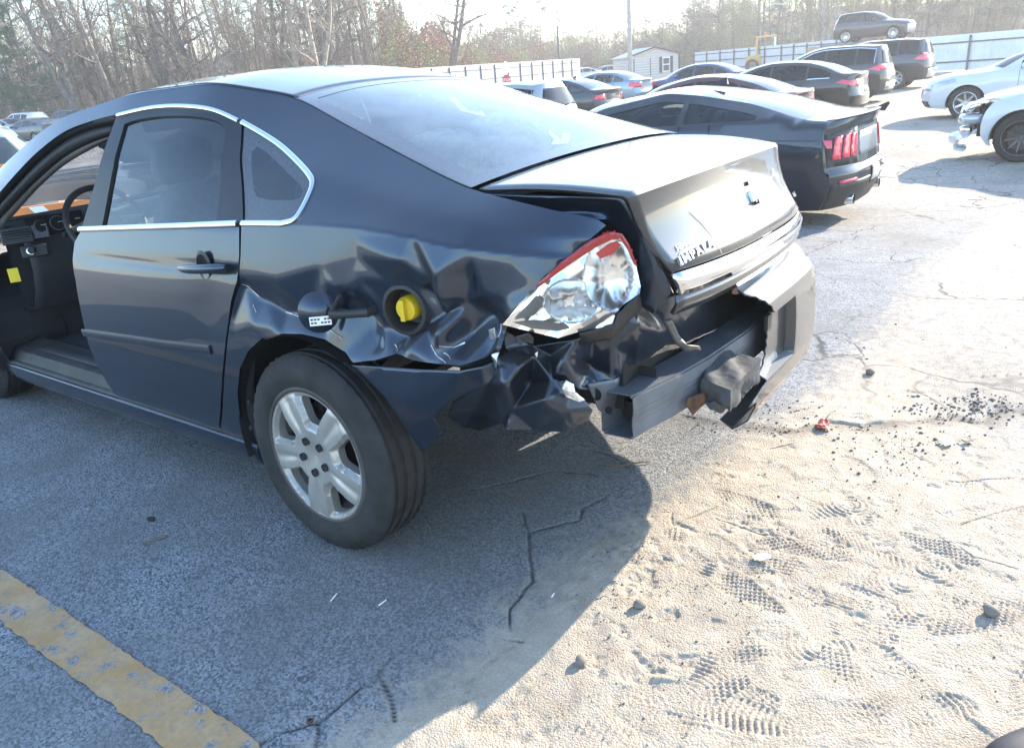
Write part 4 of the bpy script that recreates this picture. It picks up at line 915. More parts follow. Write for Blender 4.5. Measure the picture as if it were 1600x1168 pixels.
# ---- bumper cover: right part still on the car, torn off at the middle
BP = [(.90, .800), (.99, .790), (1.085, .762), (1.128, .742), (1.148, .715), (1.158, .66), (1.162, .60), (1.163, .53), (1.160, .46), (1.150, .40), (1.128, .35), (1.08, .312), (1.0, .29)]
BPs = resamp([np.array(p) for p in BP], .008, False)
TE = sorted([(float(q[2]), float(q[1])) for q in (onX(u, v, 1.155) for u, v in ((1176, 456), (1192, 462), (1204, 475), (1212, 490), (1211, 515), (1208, 545), (1203, 572), (1194, 596), (1182, 616), (1168, 640), (1158, 652)))])
def tear(z): return float(np.interp(z, [q[0] for q in TE], [q[1] for q in TE]))
def bump_grid():
    V = []; F = []; cols = [('s', q) for q in list(np.linspace(0, 1, 24))+[1+(y-.12)/.38 for y in (.14, .16, .18, .20, .22, .235, .246, .2475, .2545, .256, .27, .30, .34, .38, .42, .46, .50)]]
    for a in np.linspace(0, math.pi/2, 16)[1:]: cols.append(('c', a))
    for x in np.linspace(.62, .42, 6): cols.append(('e', x))
    n = len(BPs)
    for kind, q in cols:
        for j, (x, z) in enumerate(BPs):
            if kind == 's':
                y0 = tear(z)+.006*math.sin(j*1.7) if x > 1.1 else (tear(.76)+(1.1-x)*.35 if z > .6 else tear(.44)+(1.1-x)*1.2); y0 = max(y0, -.09) if z < .43 else y0; yy = y0+(.12-y0)*q if q <= 1 else .12+.38*(q-1)
                rec = .032*float(sstep(.2545, .2475, yy))*float(sstep(.470, .476, z)*sstep(.672, .666, z)) if x > 1.1 else 0
                V.append((x-.05*max(0, (abs(yy)-.2))**1.5-rec, yy, z))
            elif kind == 'c':
                r_ = max(x-.66, .05)*.92; V.append((.66+r_*math.cos(q)-.012*math.cos(q), .50+(.40*math.sin(q))*min(1, .80+.2*(x-.9)/.26), z))
            else: V.append((q, .50+.40*min(1, .80+.2*(x-.9)/.26), z))
    for i in range(len(cols)-1):
        for j in range(n-1): a = i*n+j; F.append((a, a+n, a+n+1, a+1))
    return V, F
V, F = bump_grid()
M_BUMP = paint('sunlit_bumper_paint', (.048, .053, .060), .6, .34, .45, (.46, .47, .49))  # same body paint, base and dust paled for the sunlit rear face
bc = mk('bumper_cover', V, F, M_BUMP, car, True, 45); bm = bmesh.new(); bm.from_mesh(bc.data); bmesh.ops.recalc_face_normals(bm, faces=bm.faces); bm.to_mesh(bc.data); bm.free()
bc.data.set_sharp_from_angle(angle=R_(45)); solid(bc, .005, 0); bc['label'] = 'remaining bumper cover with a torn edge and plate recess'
mb = MB(); mb.box((1.140, .035, .645), (.012, .035, .05)); mb.build('plate_bracket', M_BLACK, bc, False)
crumple('bumper_top_scrap', [(1138, 455, 'x', 1.06), (1150, 437, 'x', 1.04), (1170, 431, 'x', 1.03), (1190, 440, 'x', 1.05), (1192, 446, 'x', 1.06), (1172, 452, 'x', 1.07), (1150, 460, 'x', 1.08), (1143, 458, 'x', 1.08)], list(range(8)), M_RUST, 2, .004, 30, 31, thick=.005)
# ---- dark shells: wheel wells, floor, black box added to keep the trunk interior dark
mb = MB(); mb.box((-1.95, 0, .22), (3.1, 1.5, .05)); mb.box((.52, .08, .50), (.62, .95, .08)); mb.build('underbody', M_UNDER, car, False)
crumple('trunk_gutter', [(742, 302, 'y', -.655), (860, 306, 'y', -.64), (974, 309, 'y', -.62), (1000, 350, 'y', -.60), (1030, 410, 'y', -.57), (1052, 458, 'y', -.55), (1020, 490, 'y', -.55), (990, 470, 'y', -.56), (985, 400, 'y', -.58), (960, 350, 'y', -.60), (850, 330, 'y', -.63), (770, 315, 'y', -.65), (935, 330, 'y', -.59)], list(range(12)), M_PAINT, 2, .001, 8, 1, ang=60)
mb = MB(); mb.box((.66, 0, .80), (.56, 1.10, .52)); ti = mb.build('trunk_dark_box', M_UNDER, car, False)
mb = MB()
for xc, y0, y1 in ((0, -.90, -.55), (0, .55, .90), (-2.807, -.90, -.55), (-2.807, .55, .90)):
    a = np.linspace(1.05 if (xc == 0 and y0 < 0) else -.25, math.pi+.25, 22); V = []; F = []
    for t in a:
        for y in (y0, y1): V.append((xc+.40*math.cos(t), y, .335+.405*math.sin(t)))
    for i in range(len(a)-1): F.append((2*i, 2*i+1, 2*i+3, 2*i+2))
    yi = y1 if y0 < 0 else y0; n0 = len(V); V += [(xc+.41*math.cos(t), yi, .335+.41*math.sin(t)) for t in a]; F.append(tuple(range(n0, n0+len(a))))
    o = mk('wheel_arch_liner', V, F, M_PLASTIC, car, False)
# inner liner lip seen in front of the rear wheel
crumple('liner_flap', [(372, 600, 'y', -.885), (384, 560, 'y', -.87), (400, 545, 'y', -.86), (398, 600, 'y', -.84), (402, 650, 'y', -.84), (418, 710, 'y', -.84), (403, 714, 'y', -.85), (388, 690, 'y', -.865), (376, 650, 'y', -.88)], list(range(9)), M_PLASTIC, 2, .002, 10, 2)
for u, v in ((388, 628), (392, 668), (380, 594)):
    c_ = onY(u, v, -.875); mb = MB(); mb.lathe([(.0003, -.005), (.008, -.004), (.011, 0)], 12, c=c_); mb.build('liner_clip', M_RUBBER, car)
# muffler and hanging liner behind the wheel
mb = MB(); mb.lathe([(.001, -.28), (.10, -.27), (.115, -.2), (.115, .2), (.10, .27), (.001, .28)], 20, axis='y', c=(.55, .30, .44)); mb.build('muffler', M_RUST, car)
# ---- wheels
for (x, y, sd, tl) in ((.012, -.822, -1, (R_(-2.5), R_(-1.5))), (0, .765, 1, (0, 0)), (-2.807, -.765, -1, (R_(-2), 0)), (-2.807, .765, 1, (0, 0))):
    w_ = add_wheel('impala', car, x, y, .337, sd, .42, tl); w_.children[0].name = 'wheel_cover'; [link('lug_recess', ME_LUG, w_, (.057*math.cos(a), 0, .057*math.sin(a))) for a in np.arange(5)*2*math.pi/5]; [link('steel_wheel_hole', ME_SWH, w_, (.148*math.cos(a), 0, .148*math.sin(a))) for a in (np.arange(10)+.5)*2*math.pi/10]
# ---- rocker and door sill
def strip(name, prof, x0, x1, mat, parent, n=40):
    V = []; F = []; m_ = len(prof)
    for i in range(n+1):
        x = x0+(x1-x0)*i/n
        for (y, z) in prof: V.append((x, y, z))
    for i in range(n):
        for k in range(m_-1): a = i*m_+k; F.append((a, a+1, a+m_+1, a+m_))
    o = mk(name, V, F, mat, parent, True, 25); bm = bmesh.new(); bm.from_mesh(o.data); bmesh.ops.recalc_face_normals(bm, faces=bm.faces); bm.to_mesh(o.data); bm.free(); o.data.set_sharp_from_angle(angle=R_(25)); return solid(o, .004, 0)
M_SILL = pm('dusty_black_sill', (.030, .030, .030), .6, 0, var=.5, scale=12)
strip('rocker_panel', [(-.74, .165), (-.835, .17), (-.858, .20), (-.870, .232), (-.876, .255), (-.876, .272), (-.870, .281)], -2.40, -.36, M_PAINT, car)
strip('door_sill', [(-.870, .283), (-.845, .292), (-.82, .335), (-.80, .345), (-.74, .347), (-.70, .36), (-.66, .345), (-.62, .30)], -2.40, -.42, M_SILL, car)
strip('sill_plate', [(-.79, .351), (-.735, .353), (-.70, .366), (-.665, .352)], -2.20, -1.30, M_PLASTIC, car)
# ---- cabin
mb = MB(); mb.box((-1.35, 0, .30), (2.3, 1.36, .03)); mb.build('cabin_floor', M_CLOTH, car, False)
mb = MB(); mb.box((-2.45, 0, .62), (.06, 1.36, .66)); mb.build('firewall', M_INT, car, False)
mb = MB(); mb.box((-1.22, -.80, .62), (.16, .05, .66)); mb.build('centre_pillar', M_INT, car, False)
# pillar trim and black weatherstrip along the open front doorway
def loft(name, lines, mats, parent=car):
    """sheets between successive lines of (pixel line, depth behind the outer skin)"""
    R3 = [[sp3(x, z, -d) for x, z in [SI.hit(q[0], q[1], -d) for q in resamp(smooth_px(L_, 4), 10, False)]] for L_, d in lines]
    n = min(len(r_) for r_ in R3); R3 = [[r_[int(round(i*(len(r_)-1)/(n-1)))] for i in range(n)] for r_ in R3]
    for k in range(len(R3)-1):
        V = R3[k]+R3[k+1]; F = [(i, i+1, n+i+1, n+i) for i in range(n-1)]; o = mk(name[k], V, F, mats[k], parent, True); solid(o, .004, 0)
    return R3
loft(['door_seal_channel', 'door_weatherstrip', 'headliner_edge', 'pillar_trim', 'pillar_trim_edge'], [([(-30, 332), (0, 300), (28, 268), (60, 236), (100, 206), (140, 190), (186, 180)], .004), ([(-30, 348), (0, 318), (28, 287), (60, 254), (100, 222), (140, 203), (182, 194)], .05), ([(-30, 356), (0, 326), (28, 296), (60, 264), (100, 232), (140, 212), (178, 202)], .02),
      ([(-30, 372), (0, 342), (28, 312), (60, 280), (100, 246), (140, 224), (176, 211)], .07), ([(-30, 392), (0, 358), (28, 327), (60, 292), (100, 257), (140, 233), (172, 218)], .10), ([(-30, 393), (0, 359), (28, 328), (60, 293), (100, 258), (140, 234), (172, 219)], .16)], [M_RUBBER, M_RUBBER, M_INT, M_INT2, M_INT2])
# dashboard: cross-section swept over the car's width
dp = [(-2.42, .50), (-2.26, .52), (-2.19, .62), (-2.15, .72), (-2.145, .80), (-2.16, .86), (-2.20, .905), (-2.28, .935), (-2.38, .94), (-2.50, .93), (-2.66, .93)]
V = []; F = []; ys = np.linspace(-.70, .70, 36)
for y in ys:
    hood_ = .035*math.exp(-((y+.36)/.17)**4)
    for (x, z) in dp: V.append((x+.05*abs(y/.7)**3*-1, y, z+(hood_ if z > .84 and x > -2.36 else 0)))
for i in range(len(ys)-1):
    for k in range(len(dp)-1): a = i*len(dp)+k; F.append((a, a+1, a+len(dp)+1, a+len(dp)))
dash = mk('dashboard', V, F, M_INT, car, True, 40); solid(dash, .01, 0)
def on_dash(u, v, y): return Vector(onY(u, v, y))
def plate(name, cx, w, h, mat, parent, ny=(0.86, -.40, .30), t=.012, rnd=.0, disc=False):
    """small panel facing the driver's door side of the dash"""
    n = Vector(ny).normalized(); ex = Vector((-n.y, n.x, 0)).normalized(); ey = n.cross(ex); Mx = Matrix(((ex.x, ey.x, n.x), (ex.y, ey.y, n.y), (ex.z, ey.z, n.z)))
    mb = MB()
    if disc: mb.lathe([(.0005, t), (w*.8, t), (w, t*.6), (w, -t)], 24, axis='z'); mb.v = [tuple(Mx@Vector(v)+Vector(cx)) for v in mb.v]
    else: mb.box(cx, (w, h, t), M=Mx)
    o = mb.build(name, mat, parent, disc)
    if not disc: bev(o, .004)
    return o
vc = onX(26, 368, -2.145); plate('air_vent_frame', vc, .13, .075, M_INT, dash, t=.02)
for k in range(5): plate('vent_slat', vc+np.array([.012, -.004, -.024+.012*k]), .115, .004, M_UNDER, dash, t=.012)
plate('wood_trim', onX(58, 362, -2.16), .10, .07, pm('dark_wood_trim', (.035, .018, .012), .25, 0, coat=.5, var=.4, scale=14), dash, t=.01)
sc_ = onX(54, 392, -2.14); plate('switch_panel', sc_, .11, .055, M_INT, dash, t=.02)
plate('light_switch', sc_+np.array([.012, -.006, .006])+np.array([0, -.012, 0]), .021, 0, M_CHROME, dash, t=.006, disc=True); plate('switch_knob', sc_+np.array([.016, -.008, .007])+np.array([0, -.012, 0]), .016, 0, M_INT, dash, t=.010, disc=True)
for k in range(3): plate('switch_button', sc_+np.array([.012, .020, .012-.012*k]), .010, .006, M_INT2, dash, t=.006)
cl_ = onX(88, 348, -2.17); plate('instrument_cluster', cl_, .26, .085, M_UNDER, dash, ny=(.93, -.1, .35), t=.02)
for k, (dy, r_) in enumerate(((-.08, .030), (-.0, .036), (.085, .036))):
    g = plate('gauge_ring', cl_+np.array([.014, dy, .0]), r_, 0, M_INT2, dash, ny=(.93, -.1, .35), t=.003, disc=True); plate('gauge_face', cl_+np.array([.018, dy, .001]), r_*.9, 0, M_UNDER, dash, ny=(.93, -.1, .35), t=.004, disc=True)
    plate('gauge_needle', cl_+np.array([.026, dy+.008, .006]), .024, .003, M_WHITE, dash, ny=(.93, -.1, .35), t=.002)
# steering wheel and column
swc = Vector((-2.00, -.385, .905)); swn = Vector((.90, 0, .42)).normalized(); ex = Vector((0, 1, 0)); ey = swn.cross(ex)
ring = [swc+(ex*math.cos(a)+ey*math.sin(a))*.185 for a in np.linspace(0, 2*math.pi, 41)[:-1]]
mb = MB(); mb.tube(ring, .0155, 10, closed=True); sw = mb.build('steering_wheel', M_INT, car)
mb = MB(); mb.tube([swc-swn*.02, swc+swn*.03], [.075, .06], 16); mb.build('airbag_hub', M_INT, sw)
for a in (0.0, math.pi, -math.pi/2): mb = MB(); mb.tube([swc+(ex*math.cos(a)+ey*math.sin(a))*.06, swc+(ex*math.cos(a)+ey*math.sin(a))*.18], [.022, .014], 8); mb.build('spoke', M_INT2, sw)
mb = MB(); mb.tube([swc, swc-swn*.28], .05, 12); mb.build('steering_column', M_INT, car)
mb = MB(); mb.tube([swc-swn*.09+ex*-.04, swc-swn*.09+ex*-.19+Vector((0.02, 0, .015))], [.010, .012], 8); mb.build('turn_stalk', M_PLASTIC, car)
plate('yellow_tag', onX(22, 430, -2.14), .045, .065, pm('yellow_sticker', (.80, .60, .03), .6), car, ny=(.85, -.5, .1), t=.003)
# seats
def blob(name, c, d, mat, parent, p=4.0, n=20, M=None, taper=None):
    V = []; F = []
    for i in range(n+1):
        a = -math.pi/2+math.pi*i/n
        for k in range(2*n):
            b = math.pi*k/n; ca, sa, cb, sb = math.cos(a), math.sin(a), math.cos(b), math.sin(b); e = 2/p
            f_ = lambda v: math.copysign(abs(v)**e, v)
            q = Vector((f_(ca)*f_(cb)*d[0]/2, f_(ca)*f_(sb)*d[1]/2, f_(sa)*d[2]/2))
            if taper: q.y *= 1+taper*q.z/d[2]
            if M: q = M@q
            V.append(q+Vector(c))
    for i in range(n):
        for k in range(2*n): k2 = (k+1) % (2*n); F.append((i*2*n+k, i*2*n+k2, (i+1)*2*n+k2, (i+1)*2*n+k))
    return mk(name, V, F, mat, parent)
RT = Matrix.Rotation(.28, 3, 'Y')
for sy in (-.37, .37):
    s_ = blob('front_seat', (-1.50, sy, .50), (.56, .52, .18), M_CLOTH, car, 5)
    blob('seat_back', (-1.20, sy, .80), (.16, .50, .66), M_CLOTH, s_, 4.5, M=RT, taper=-.25)
    hc = onY(285, 250, -.40) if sy < 0 else np.array([-1.06, .37, 1.22])
    h_ = blob('headrest', hc, (.10, .27, .20), M_CLOTH, s_, 3.2, M=RT)
    for q in (-.06, .06): mb = MB(); mb.tube([Vector(hc)+Vector((0, q, -.05)), Vector(hc)+Vector((-.03, q, -.17))], .006, 8); mb.build('headrest_post', M_CHROME, h_)
blob('rear_bench', (-.42, 0, .48), (.50, 1.30, .20), M_CLOTH, car, 6); blob('rear_seat_back', (-.12, 0, .78), (.16, 1.28, .62), M_CLOTH, car, 6, M=Matrix.Rotation(.35, 3, 'Y'))
for sy in (-.36, .36): blob('rear_headrest', (.02, sy, 1.09), (.09, .24, .12), M_CLOTH, car, 3.5)
mb = MB(); mb.box((.28, 0, 1.05), (.62, 1.28, .02)); mb.build('parcel_shelf', M_INT, car, False)
for sy in (-.45, .45): blob('shelf_speaker', (.25, sy, 1.065), (.16, .22, .02), M_INT2, car, 3)
mb = MB(); mb.box((.22, 0, 1.085), (.07, .24, .05)); b_ = mb.build('stop_lamp_housing', M_INT, car, False); bev(b_, .01)
for (x, y, z, a) in ((-.02, -.10, 1.15, .3), (.02, .22, 1.14, 1.1), (-.1, .42, 1.18, 2.0)):
    o = blob('crumpled_cloth', (x, y, z), (.30, .34, .22), pm('beige_cloth', (.42, .36, .28), .95, 0, var=.3, scale=20, bump=.6, bscale=30) if 'beige_cloth' not in MATS else MATS['beige_cloth'], car, 2.4, 28, M=Matrix.Rotation(a, 3, 'Z'))
    me = o.data; C = np.array([v.co for v in me.vertices]); d = .05*(2*fbm(C[:, 0]*11+C[:, 2]*6, C[:, 1]*11+C[:, 2]*5, 4, int(a*9))-1)
    for v, q in zip(me.vertices, d): v.co += v.normal*float(q)
mb = MB(); mb.box((-1.95, 0, 1.33), (.03, .22, .06)); b_ = mb.build('rear_view_mirror', M_PLASTIC, car, False); bev(b_, .012)
# ---- fuel filler: pocket, yellow cap, door on its arm
fc = Vector((FC[0], -(float(SI.f(*FC))-float(dent(np.array([FC]))[0])), FC[1])); fn = Vector((.16, -.98, .02)).normalized()
exf = Vector((0, 0, 1)).cross(fn).normalized(); eyf = fn.cross(exf); MF = Matrix(((exf.x, eyf.x, fn.x), (exf.y, eyf.y, fn.y), (exf.z, eyf.z, fn.z)))
def fpart(mb, name, mat, parent, smooth=True): mb.v = [tuple(MF@Vector(v)+fc) for v in mb.v]; return mb.build(name, mat, parent, smooth)
mb = MB(); mb.lathe([(FR+.012, -.006), (FR+.004, .010), (FR-.006, .012), (FR-.010, .002), (FR-.016, -.045), (.035, -.05), (.034, -.06), (.001, -.06)], 36, axis='z'); fp = fpart(mb, 'filler_pocket', M_PLASTIC, car)
mb = MB(); mb.lathe([(.001, .004), (.030, .002), (.034, -.006), (.034, -.05)], 28, axis='z'); mb.box((0, 0, .008), (.013, .058, .022)); MY = pm('yellow_fuel_cap', (.72, .50, .02), .4, 0, coat=.2, var=.15); fpart(mb, 'fuel_cap', MY, fp, True); 
mb = MB(); arm = [fc+fn*.004-exf*(-.05), fc+fn*.03-exf*.0, fc+fn*.03-exf*.06, fc+fn*.02-exf*.11]
fd = [Vector(onY(640, 487, -.83)), Vector(onY(575, 488, -.895)), Vector(onY(545, 490, -.91)), Vector(onY(518, 490, -.925))]
mb = MB(); mb.tube([fd[1]+Vector((0, .03, 0)), fd[1], fd[2], fd[3]], [.012, .013, .012, .017], 10); mb.build('fuel_door_arm', M_PLASTIC, car)
mb = MB(); mb.tube([fd[3], Vector(onY(524, 475, -.93)), Vector(onY(531, 462, -.935))], [.009, .006, .005], 8); mb.build('hinge_spring', M_PLASTIC, car)
# the door flap itself, standing open, seen from its inner side
dc = Vector(onY(497, 488, -.945)); dn = Vector((.62, -.76, .12)).normalized(); a1 = Vector((0, 0, 1)).cross(dn).normalized(); a2 = dn.cross(a1)
V = [dc]; F = []; nn = 30
for i in range(nn):
    t = 2*math.pi*i/nn; V.append(dc+a1*.058*math.cos(t)+a2*.060*math.sin(t)-dn*.004)
for i in range(nn): F.append((0, 1+i, 1+(i+1) % nn))
flap = mk('fuel_door', V, F, M_PAINT, car); solid(flap, .004)
lbl = MB(); Ml = Matrix(((a1.x, a2.x, dn.x), (a1.y, a2.y, dn.y), (a1.z, a2.z, dn.z))); lbl.box(dc+dn*.004-a2*.024+a1*.004, (.062, .026, .001), M=Ml); lb_ = lbl.build('warning_label', M_WHITE, flap, False)
for r_ in range(2):
    for k in range(6):
        if (k+r_) % 4 == 3: continue
        lt = MB(); lt.box(dc+dn*.0048-a2*(.019+.010*r_)+a1*(-.020+.0095*k), (.007, .005, .0004), M=Ml); lt.build('label_print', M_BLACK, flap, False)
# ---- left tail lamp
TL = [(785, 507), (838, 444), (880, 408), (925, 375), (955, 362), (972, 365), (984, 382), (994, 415), (1001, 447), (1000, 458), (975, 475), (962, 490), (958, 508), (905, 518), (872, 528), (830, 518)]
def lampY(u, v):   # lamp stands where the corner of the body was
    s_ = np.interp(u, [780, 860, 940, 1005], [-.845, -.795, -.705, -.615]); return s_
def lpt(u, v, off=0.0): p = onY(u, v, lampY(u, v)); d = Vector(CAM)-Vector(p); return Vector(p)+d.normalized()*off
def lamp_mesh(name, outline, mat, off=0.0, step=8, parent=None, bul=.010, thick=0, relief=None):
    P, T = cdt([np.array(p, float) for p in outline], step=step); V = []
    cx, cy = np.mean(P, 0)
    for (u, v) in P: V.append(lpt(u, v, off+(relief(u, v) if relief else 0)))
    T = T[:, ::-1]; o = mk(name, V, T, mat, parent, True, 40)
    if thick: solid(o, thick)
    return o
M_LAMPIN = pm('lamp_chrome_reflector', (.90, .91, .92), .14, .9)
M_CLEAR = glass('clear_lamp_lens', (.93, .95, .96), .0, spec=.9); M_REDL = pm('red_lens', (.30, .004, .012), .15, 0, coat=1.0); M_AMBER = pm('smoked_lamp_trim', (.10, .09, .08), .25, .4, coat=.6)
def rel(u, v):
    h = -.026; inb = False
    for (cx, cy, rx, ry, dp_, nf) in ((958, 430, 46, 56, .055, 9), (893, 470, 44, 34, .036, 7)):
        d = math.hypot((u-cx)/rx, (v-cy)/ry)
        if d < 1: h -= dp_*(1-d*d)+.0022*abs(math.sin(nf*.5*math.atan2(v-cy, u-cx)))*d; inb = True; break
    if not inb:
        t = (u*.55+v*.83)/34; w = abs((t % 1)-.5)*2; t2 = (u*.8-v*.6)/60; h += .010*w+.006*abs((t2 % 1)-.5)*2
    return h
tl = lamp_mesh('tail_lamp', TL, M_LAMPIN, step=2.6, parent=car, relief=rel); tl['label'] = 'exposed clear tail lamp with red upper edge and chrome bowls'
lamp_mesh('clear_lens', [(800, 500), (842, 450), (884, 415), (928, 383), (956, 371), (968, 372), (978, 388), (989, 418), (997, 450), (972, 470), (958, 488), (952, 502), (870, 522), (832, 514)], M_CLEAR, .004, 9, tl)
RED = [(837, 446), (880, 408), (925, 375), (955, 362), (972, 365), (984, 382), (996, 416), (992, 414), (982, 391), (970, 373), (957, 374), (928, 388), (886, 416), (843, 448)]
o = lamp_mesh('red_lens', RED, M_REDL, .008, 4, tl); solid(o, .008)
o = lamp_mesh('red_reflector', [(930, 396), (950, 381), (963, 376), (970, 382), (958, 397), (938, 404)], pm('red_reflector', (.75, .02, .03), .15, 0, coat=1), -.012, 4, tl)
o = lamp_mesh('lamp_trim', [(803, 500), (838, 461), (850, 468), (842, 484), (836, 492)], M_INT2, -.010, 5, tl)
o = lamp_mesh('lamp_trim', [(800, 503), (834, 499), (880, 506), (890, 513), (872, 517), (830, 513)], M_INT2, -.006, 5, tl)
for (u, v, r_) in ((905, 471, .020), (876, 474, .011)):
    c_ = lpt(u, v, -.020); blob('bulb', c_, (r_*1.7, r_*1.7, r_*1.7), M_CLEAR if False else pm('bulb_glass_%d' % int(r_*1000), (.75, .78, .8), .08, .2, coat=1), tl, 2, 8)
crumple('lamp_housing_back', [(905, 522, 'y', -.74), (960, 508, 'y', -.68), (964, 490, 'y', -.66), (1000, 460, 'y', -.61), (1003, 480, 'y', -.58), (965, 520, 'y', -.64), (955, 530, 'y', -.66), (910, 535, 'y', -.70)], list(range(8)), M_PLASTIC, 2, .004, 30, 3)
crumple('broken_plastic_shard', [(806, 525, 'y', -.83), (826, 520, 'y', -.82), (834, 528, 'y', -.81), (833, 537, 'y', -.81), (818, 534, 'y', -.82), (812, 540, 'y', -.83)], list(range(6)), M_PLASTIC, 2, .006, 30, 9)
crumple('broken_plastic_shard', [(836, 552, 'y', -.80), (840, 549, 'y', -.80), (839, 558, 'y', -.80)], [0, 1, 2], M_WHITE, 1, .002, 30, 9)
# right tail lamp (simple, undamaged)
P, T = cdt([(.55, .90), (.70, .80), (.84, .80), (.84, .98), (.78, 1.0)], step=.03); mk('right_tail_lamp', [(x, float(SI.f(x, z))+.004, z) for x, z in P], T[:, ::-1], M_REDL, car)
# ================================================================== the other cars in the lot
M_TAILR = pm('red_tail_lens', (.72, .03, .075), .2, 0, coat=.8); M_HEAD = pm('headlamp_lens', (.45, .47, .50), .12, .35, coat=1); M_DGLASS = glass('dark_privacy_glass', (.10, .12, .14), .03, spec=.9); M_CGLASS = glass('car_glass', (.42, .50, .52), .04)
M_GAP = pm('panel_gap', (.004, .004, .005), .9); M_PLATE = pm('licence_plate_white', (.7, .7, .68), .4)
def cpaint(key, col, metal=.5, dust=.25):
    if key not in MATS: paint(key, col, metal, .35, dust)
    return MATS[key]
class GCar:
    def __init__(s, name, label, W=1.84, H=1.45, wb=2.78, fo=.95, ro=1.08, col='x', top=None, belt=None, cowl=-2.15, roof_f=-1.42, roof_r=-.2, glass_r=.55, hatch=False, wheel='ten', zb=.24, cat='car', group=None, glassm=None, pillars=(-1.05, -.15), zdeck=1.05, wr=.335, win_end=None, zhood=.93, chrome=None, rear=None, front=None, nofront=False, sx=.0, trim_low=.14, side_gap=True, prof_hi=0.0):
        s.root = empty(name); tag(s.root, label, cat, group); s.mat = MATS[col]; s.W = W; s.xf = -wb-fo; s.xr = ro; s.zb = zb; s.H = H; s.wb = wb; rF = .28; rR = .20; s.rF = rF; s.rR = rR; hw = W/2
        zt = H-.035
        if top is None:
            top = [(s.xf-.1, hw*.70, zhood-.26), (s.xf+rF, hw*.78, zhood-.15), (s.xf+.75, hw*.84, zhood-.04), (cowl-.1, hw*.86, zhood+.02), (cowl, hw*.86, zhood+.05), ((cowl+roof_f)/2, hw*.76, (zhood+.05+zt-.05)/2+.055), (roof_f, hw*.66, zt-.06), (roof_f+.35, hw*.645, zt), (roof_r-.35, hw*.635, zt-.005), (roof_r, hw*.63, zt-.045)]
            if hatch: top += [(s.xr-rR, hw*.60, zt-.10), (s.xr+.1, hw*.58, zt-.13)]
            else: top += [((roof_r+glass_r)/2, hw*.70, (zt-.045+zdeck+.03)/2+.03), (glass_r, hw*.79, zdeck+.02), (s.xr-rR, hw*.78, zdeck), (s.xr+.1, hw*.75, zdeck-.02)]
        belt = belt or [(s.xf-.1, zhood-.30), (s.xf+.8, zhood-.10), (cowl, zhood-.01), (0, zhood+.06+prof_hi), (s.xr, zhood+.06+prof_hi)]
        k = H/1.45*.5+.5
        prof = [(.05, .80*hw), (.16*k, .87*hw), (.25*k, .935*hw), (.40*k, .975*hw), (.58*k, .995*hw), (.74*k, 1.0*hw), (.86*k, .99*hw)]
        tap = [(s.xf-.1, .74), (s.xf+.05, .82), (s.xf+rF, .91), (s.xf+.6, .975), (s.xf+1.0, 1), (s.xr-.75, 1), (s.xr-rR-.12, .965), (s.xr-rR+.05, .925), (s.xr+.1, .84)]
        s.S = Side(top, prof, belt, tap, bw=hw*.945, mid=.03, x0=s.xf-.1, x1=s.xr+.1)
        s.cowl, s.roof_f, s.roof_r, s.glass_r, s.hatch = cowl, roof_f, roof_r, glass_r, hatch
        s.rear = rear or ([(0, ro-.10), (.12, ro-.01), (.30, ro), (.42, ro-.02), (.55, ro-.08), (.8, ro-.20), (1.0, ro-.30)] if hatch else [(0, ro-.10), (.15, ro-.01), (.38, ro), (.50, ro-.035), (.62, ro-.055), (.85, ro-.07), (.96, ro-.05), (1.0, ro-.065)])
        s.front = front or [(0, s.xf+.10), (.2, s.xf+.01), (.45, s.xf), (.7, s.xf+.03), (.9, s.xf+.10), (1.0, s.xf+.20)]
        b = Curve1(belt, .1); S = s.S; s.b = b
        # windows
        x_end = win_end if win_end is not None else (s.xr-rR-.18 if hatch else glass_r-.18)
        def win(x0, x1):
            bo = [(x, float(b(x))+.025) for x in np.linspace(x0, x1, 12)]; tpv = [(x, float(S.zT(x))-.075) for x in np.linspace(x1, x0, 16)]
            tpv = [q for q in tpv if q[1] > float(b(q[0]))+.045]; return bo+tpv if len(tpv) > 2 else None
        edges = [cowl+.30]+list(pillars)+[x_end]; s.wins = []
        for i in range(len(edges)-1):
            w_ = win(edges[i]+.03, edges[i+1]-.03)
            if w_:
                q = [p for p in w_]; xs_ = [p[0] for p in q if p[1] > float(b(p[0]))+.06]
                if xs_: w_ = [p for p in q if min(xs_)-.16 <= p[0] <= max(xs_)+.10]
                s.wins.append(w_)
        wr_ = wr+.055; z0 = zb-.02
        re = [(float(np.interp(w, [q[0] for q in s.rear], [q[1] for q in s.rear]))-rR, w) for w in np.linspace(0, 1, 14)]; ze = float(S.zT(re[-1][0]))
        fe = [(float(np.interp(w, [q[0] for q in s.front], [q[1] for q in s.front]))+rF, w) for w in np.linspace(0, 1, 12)]; zf = float(S.zT(fe[-1][0])); s.ze, s.zf = ze, zf
        out = [(x, zb+w*(zf-zb)) for x, w in fe][::-1]
        out += [p for p in arch(-wb, wr_, z0, wr)]+[p for p in arch(0, wr_, z0, wr)]
        out += [(x, zb+w*(ze-zb)) for x, w in re]; out += [(x, float(S.zT(x))) for x in np.linspace(re[-1][0], fe[-1][0], 110)[1:-1]]
        for sg in (-1, 1):
            side_panel('body_side', S, out, s.wins, sgn=sg, step=.075, bstep=.05, mat=s.mat, parent=s.root, thick=.02)
            for w_ in s.wins: side_panel('side_window', S, w_, off=-.006, sgn=sg, step=.12, bstep=.08, mat=glassm or M_DGLASS, parent=s.root)
            if chrome:
                for w_ in chrome(s): band('window_chrome', [(s.sp(x, z, .002, sg), s.sn(x, z, sg)) for x, z in resamp(w_, .06, False)], .020, .008, M_CHROME, s.root)
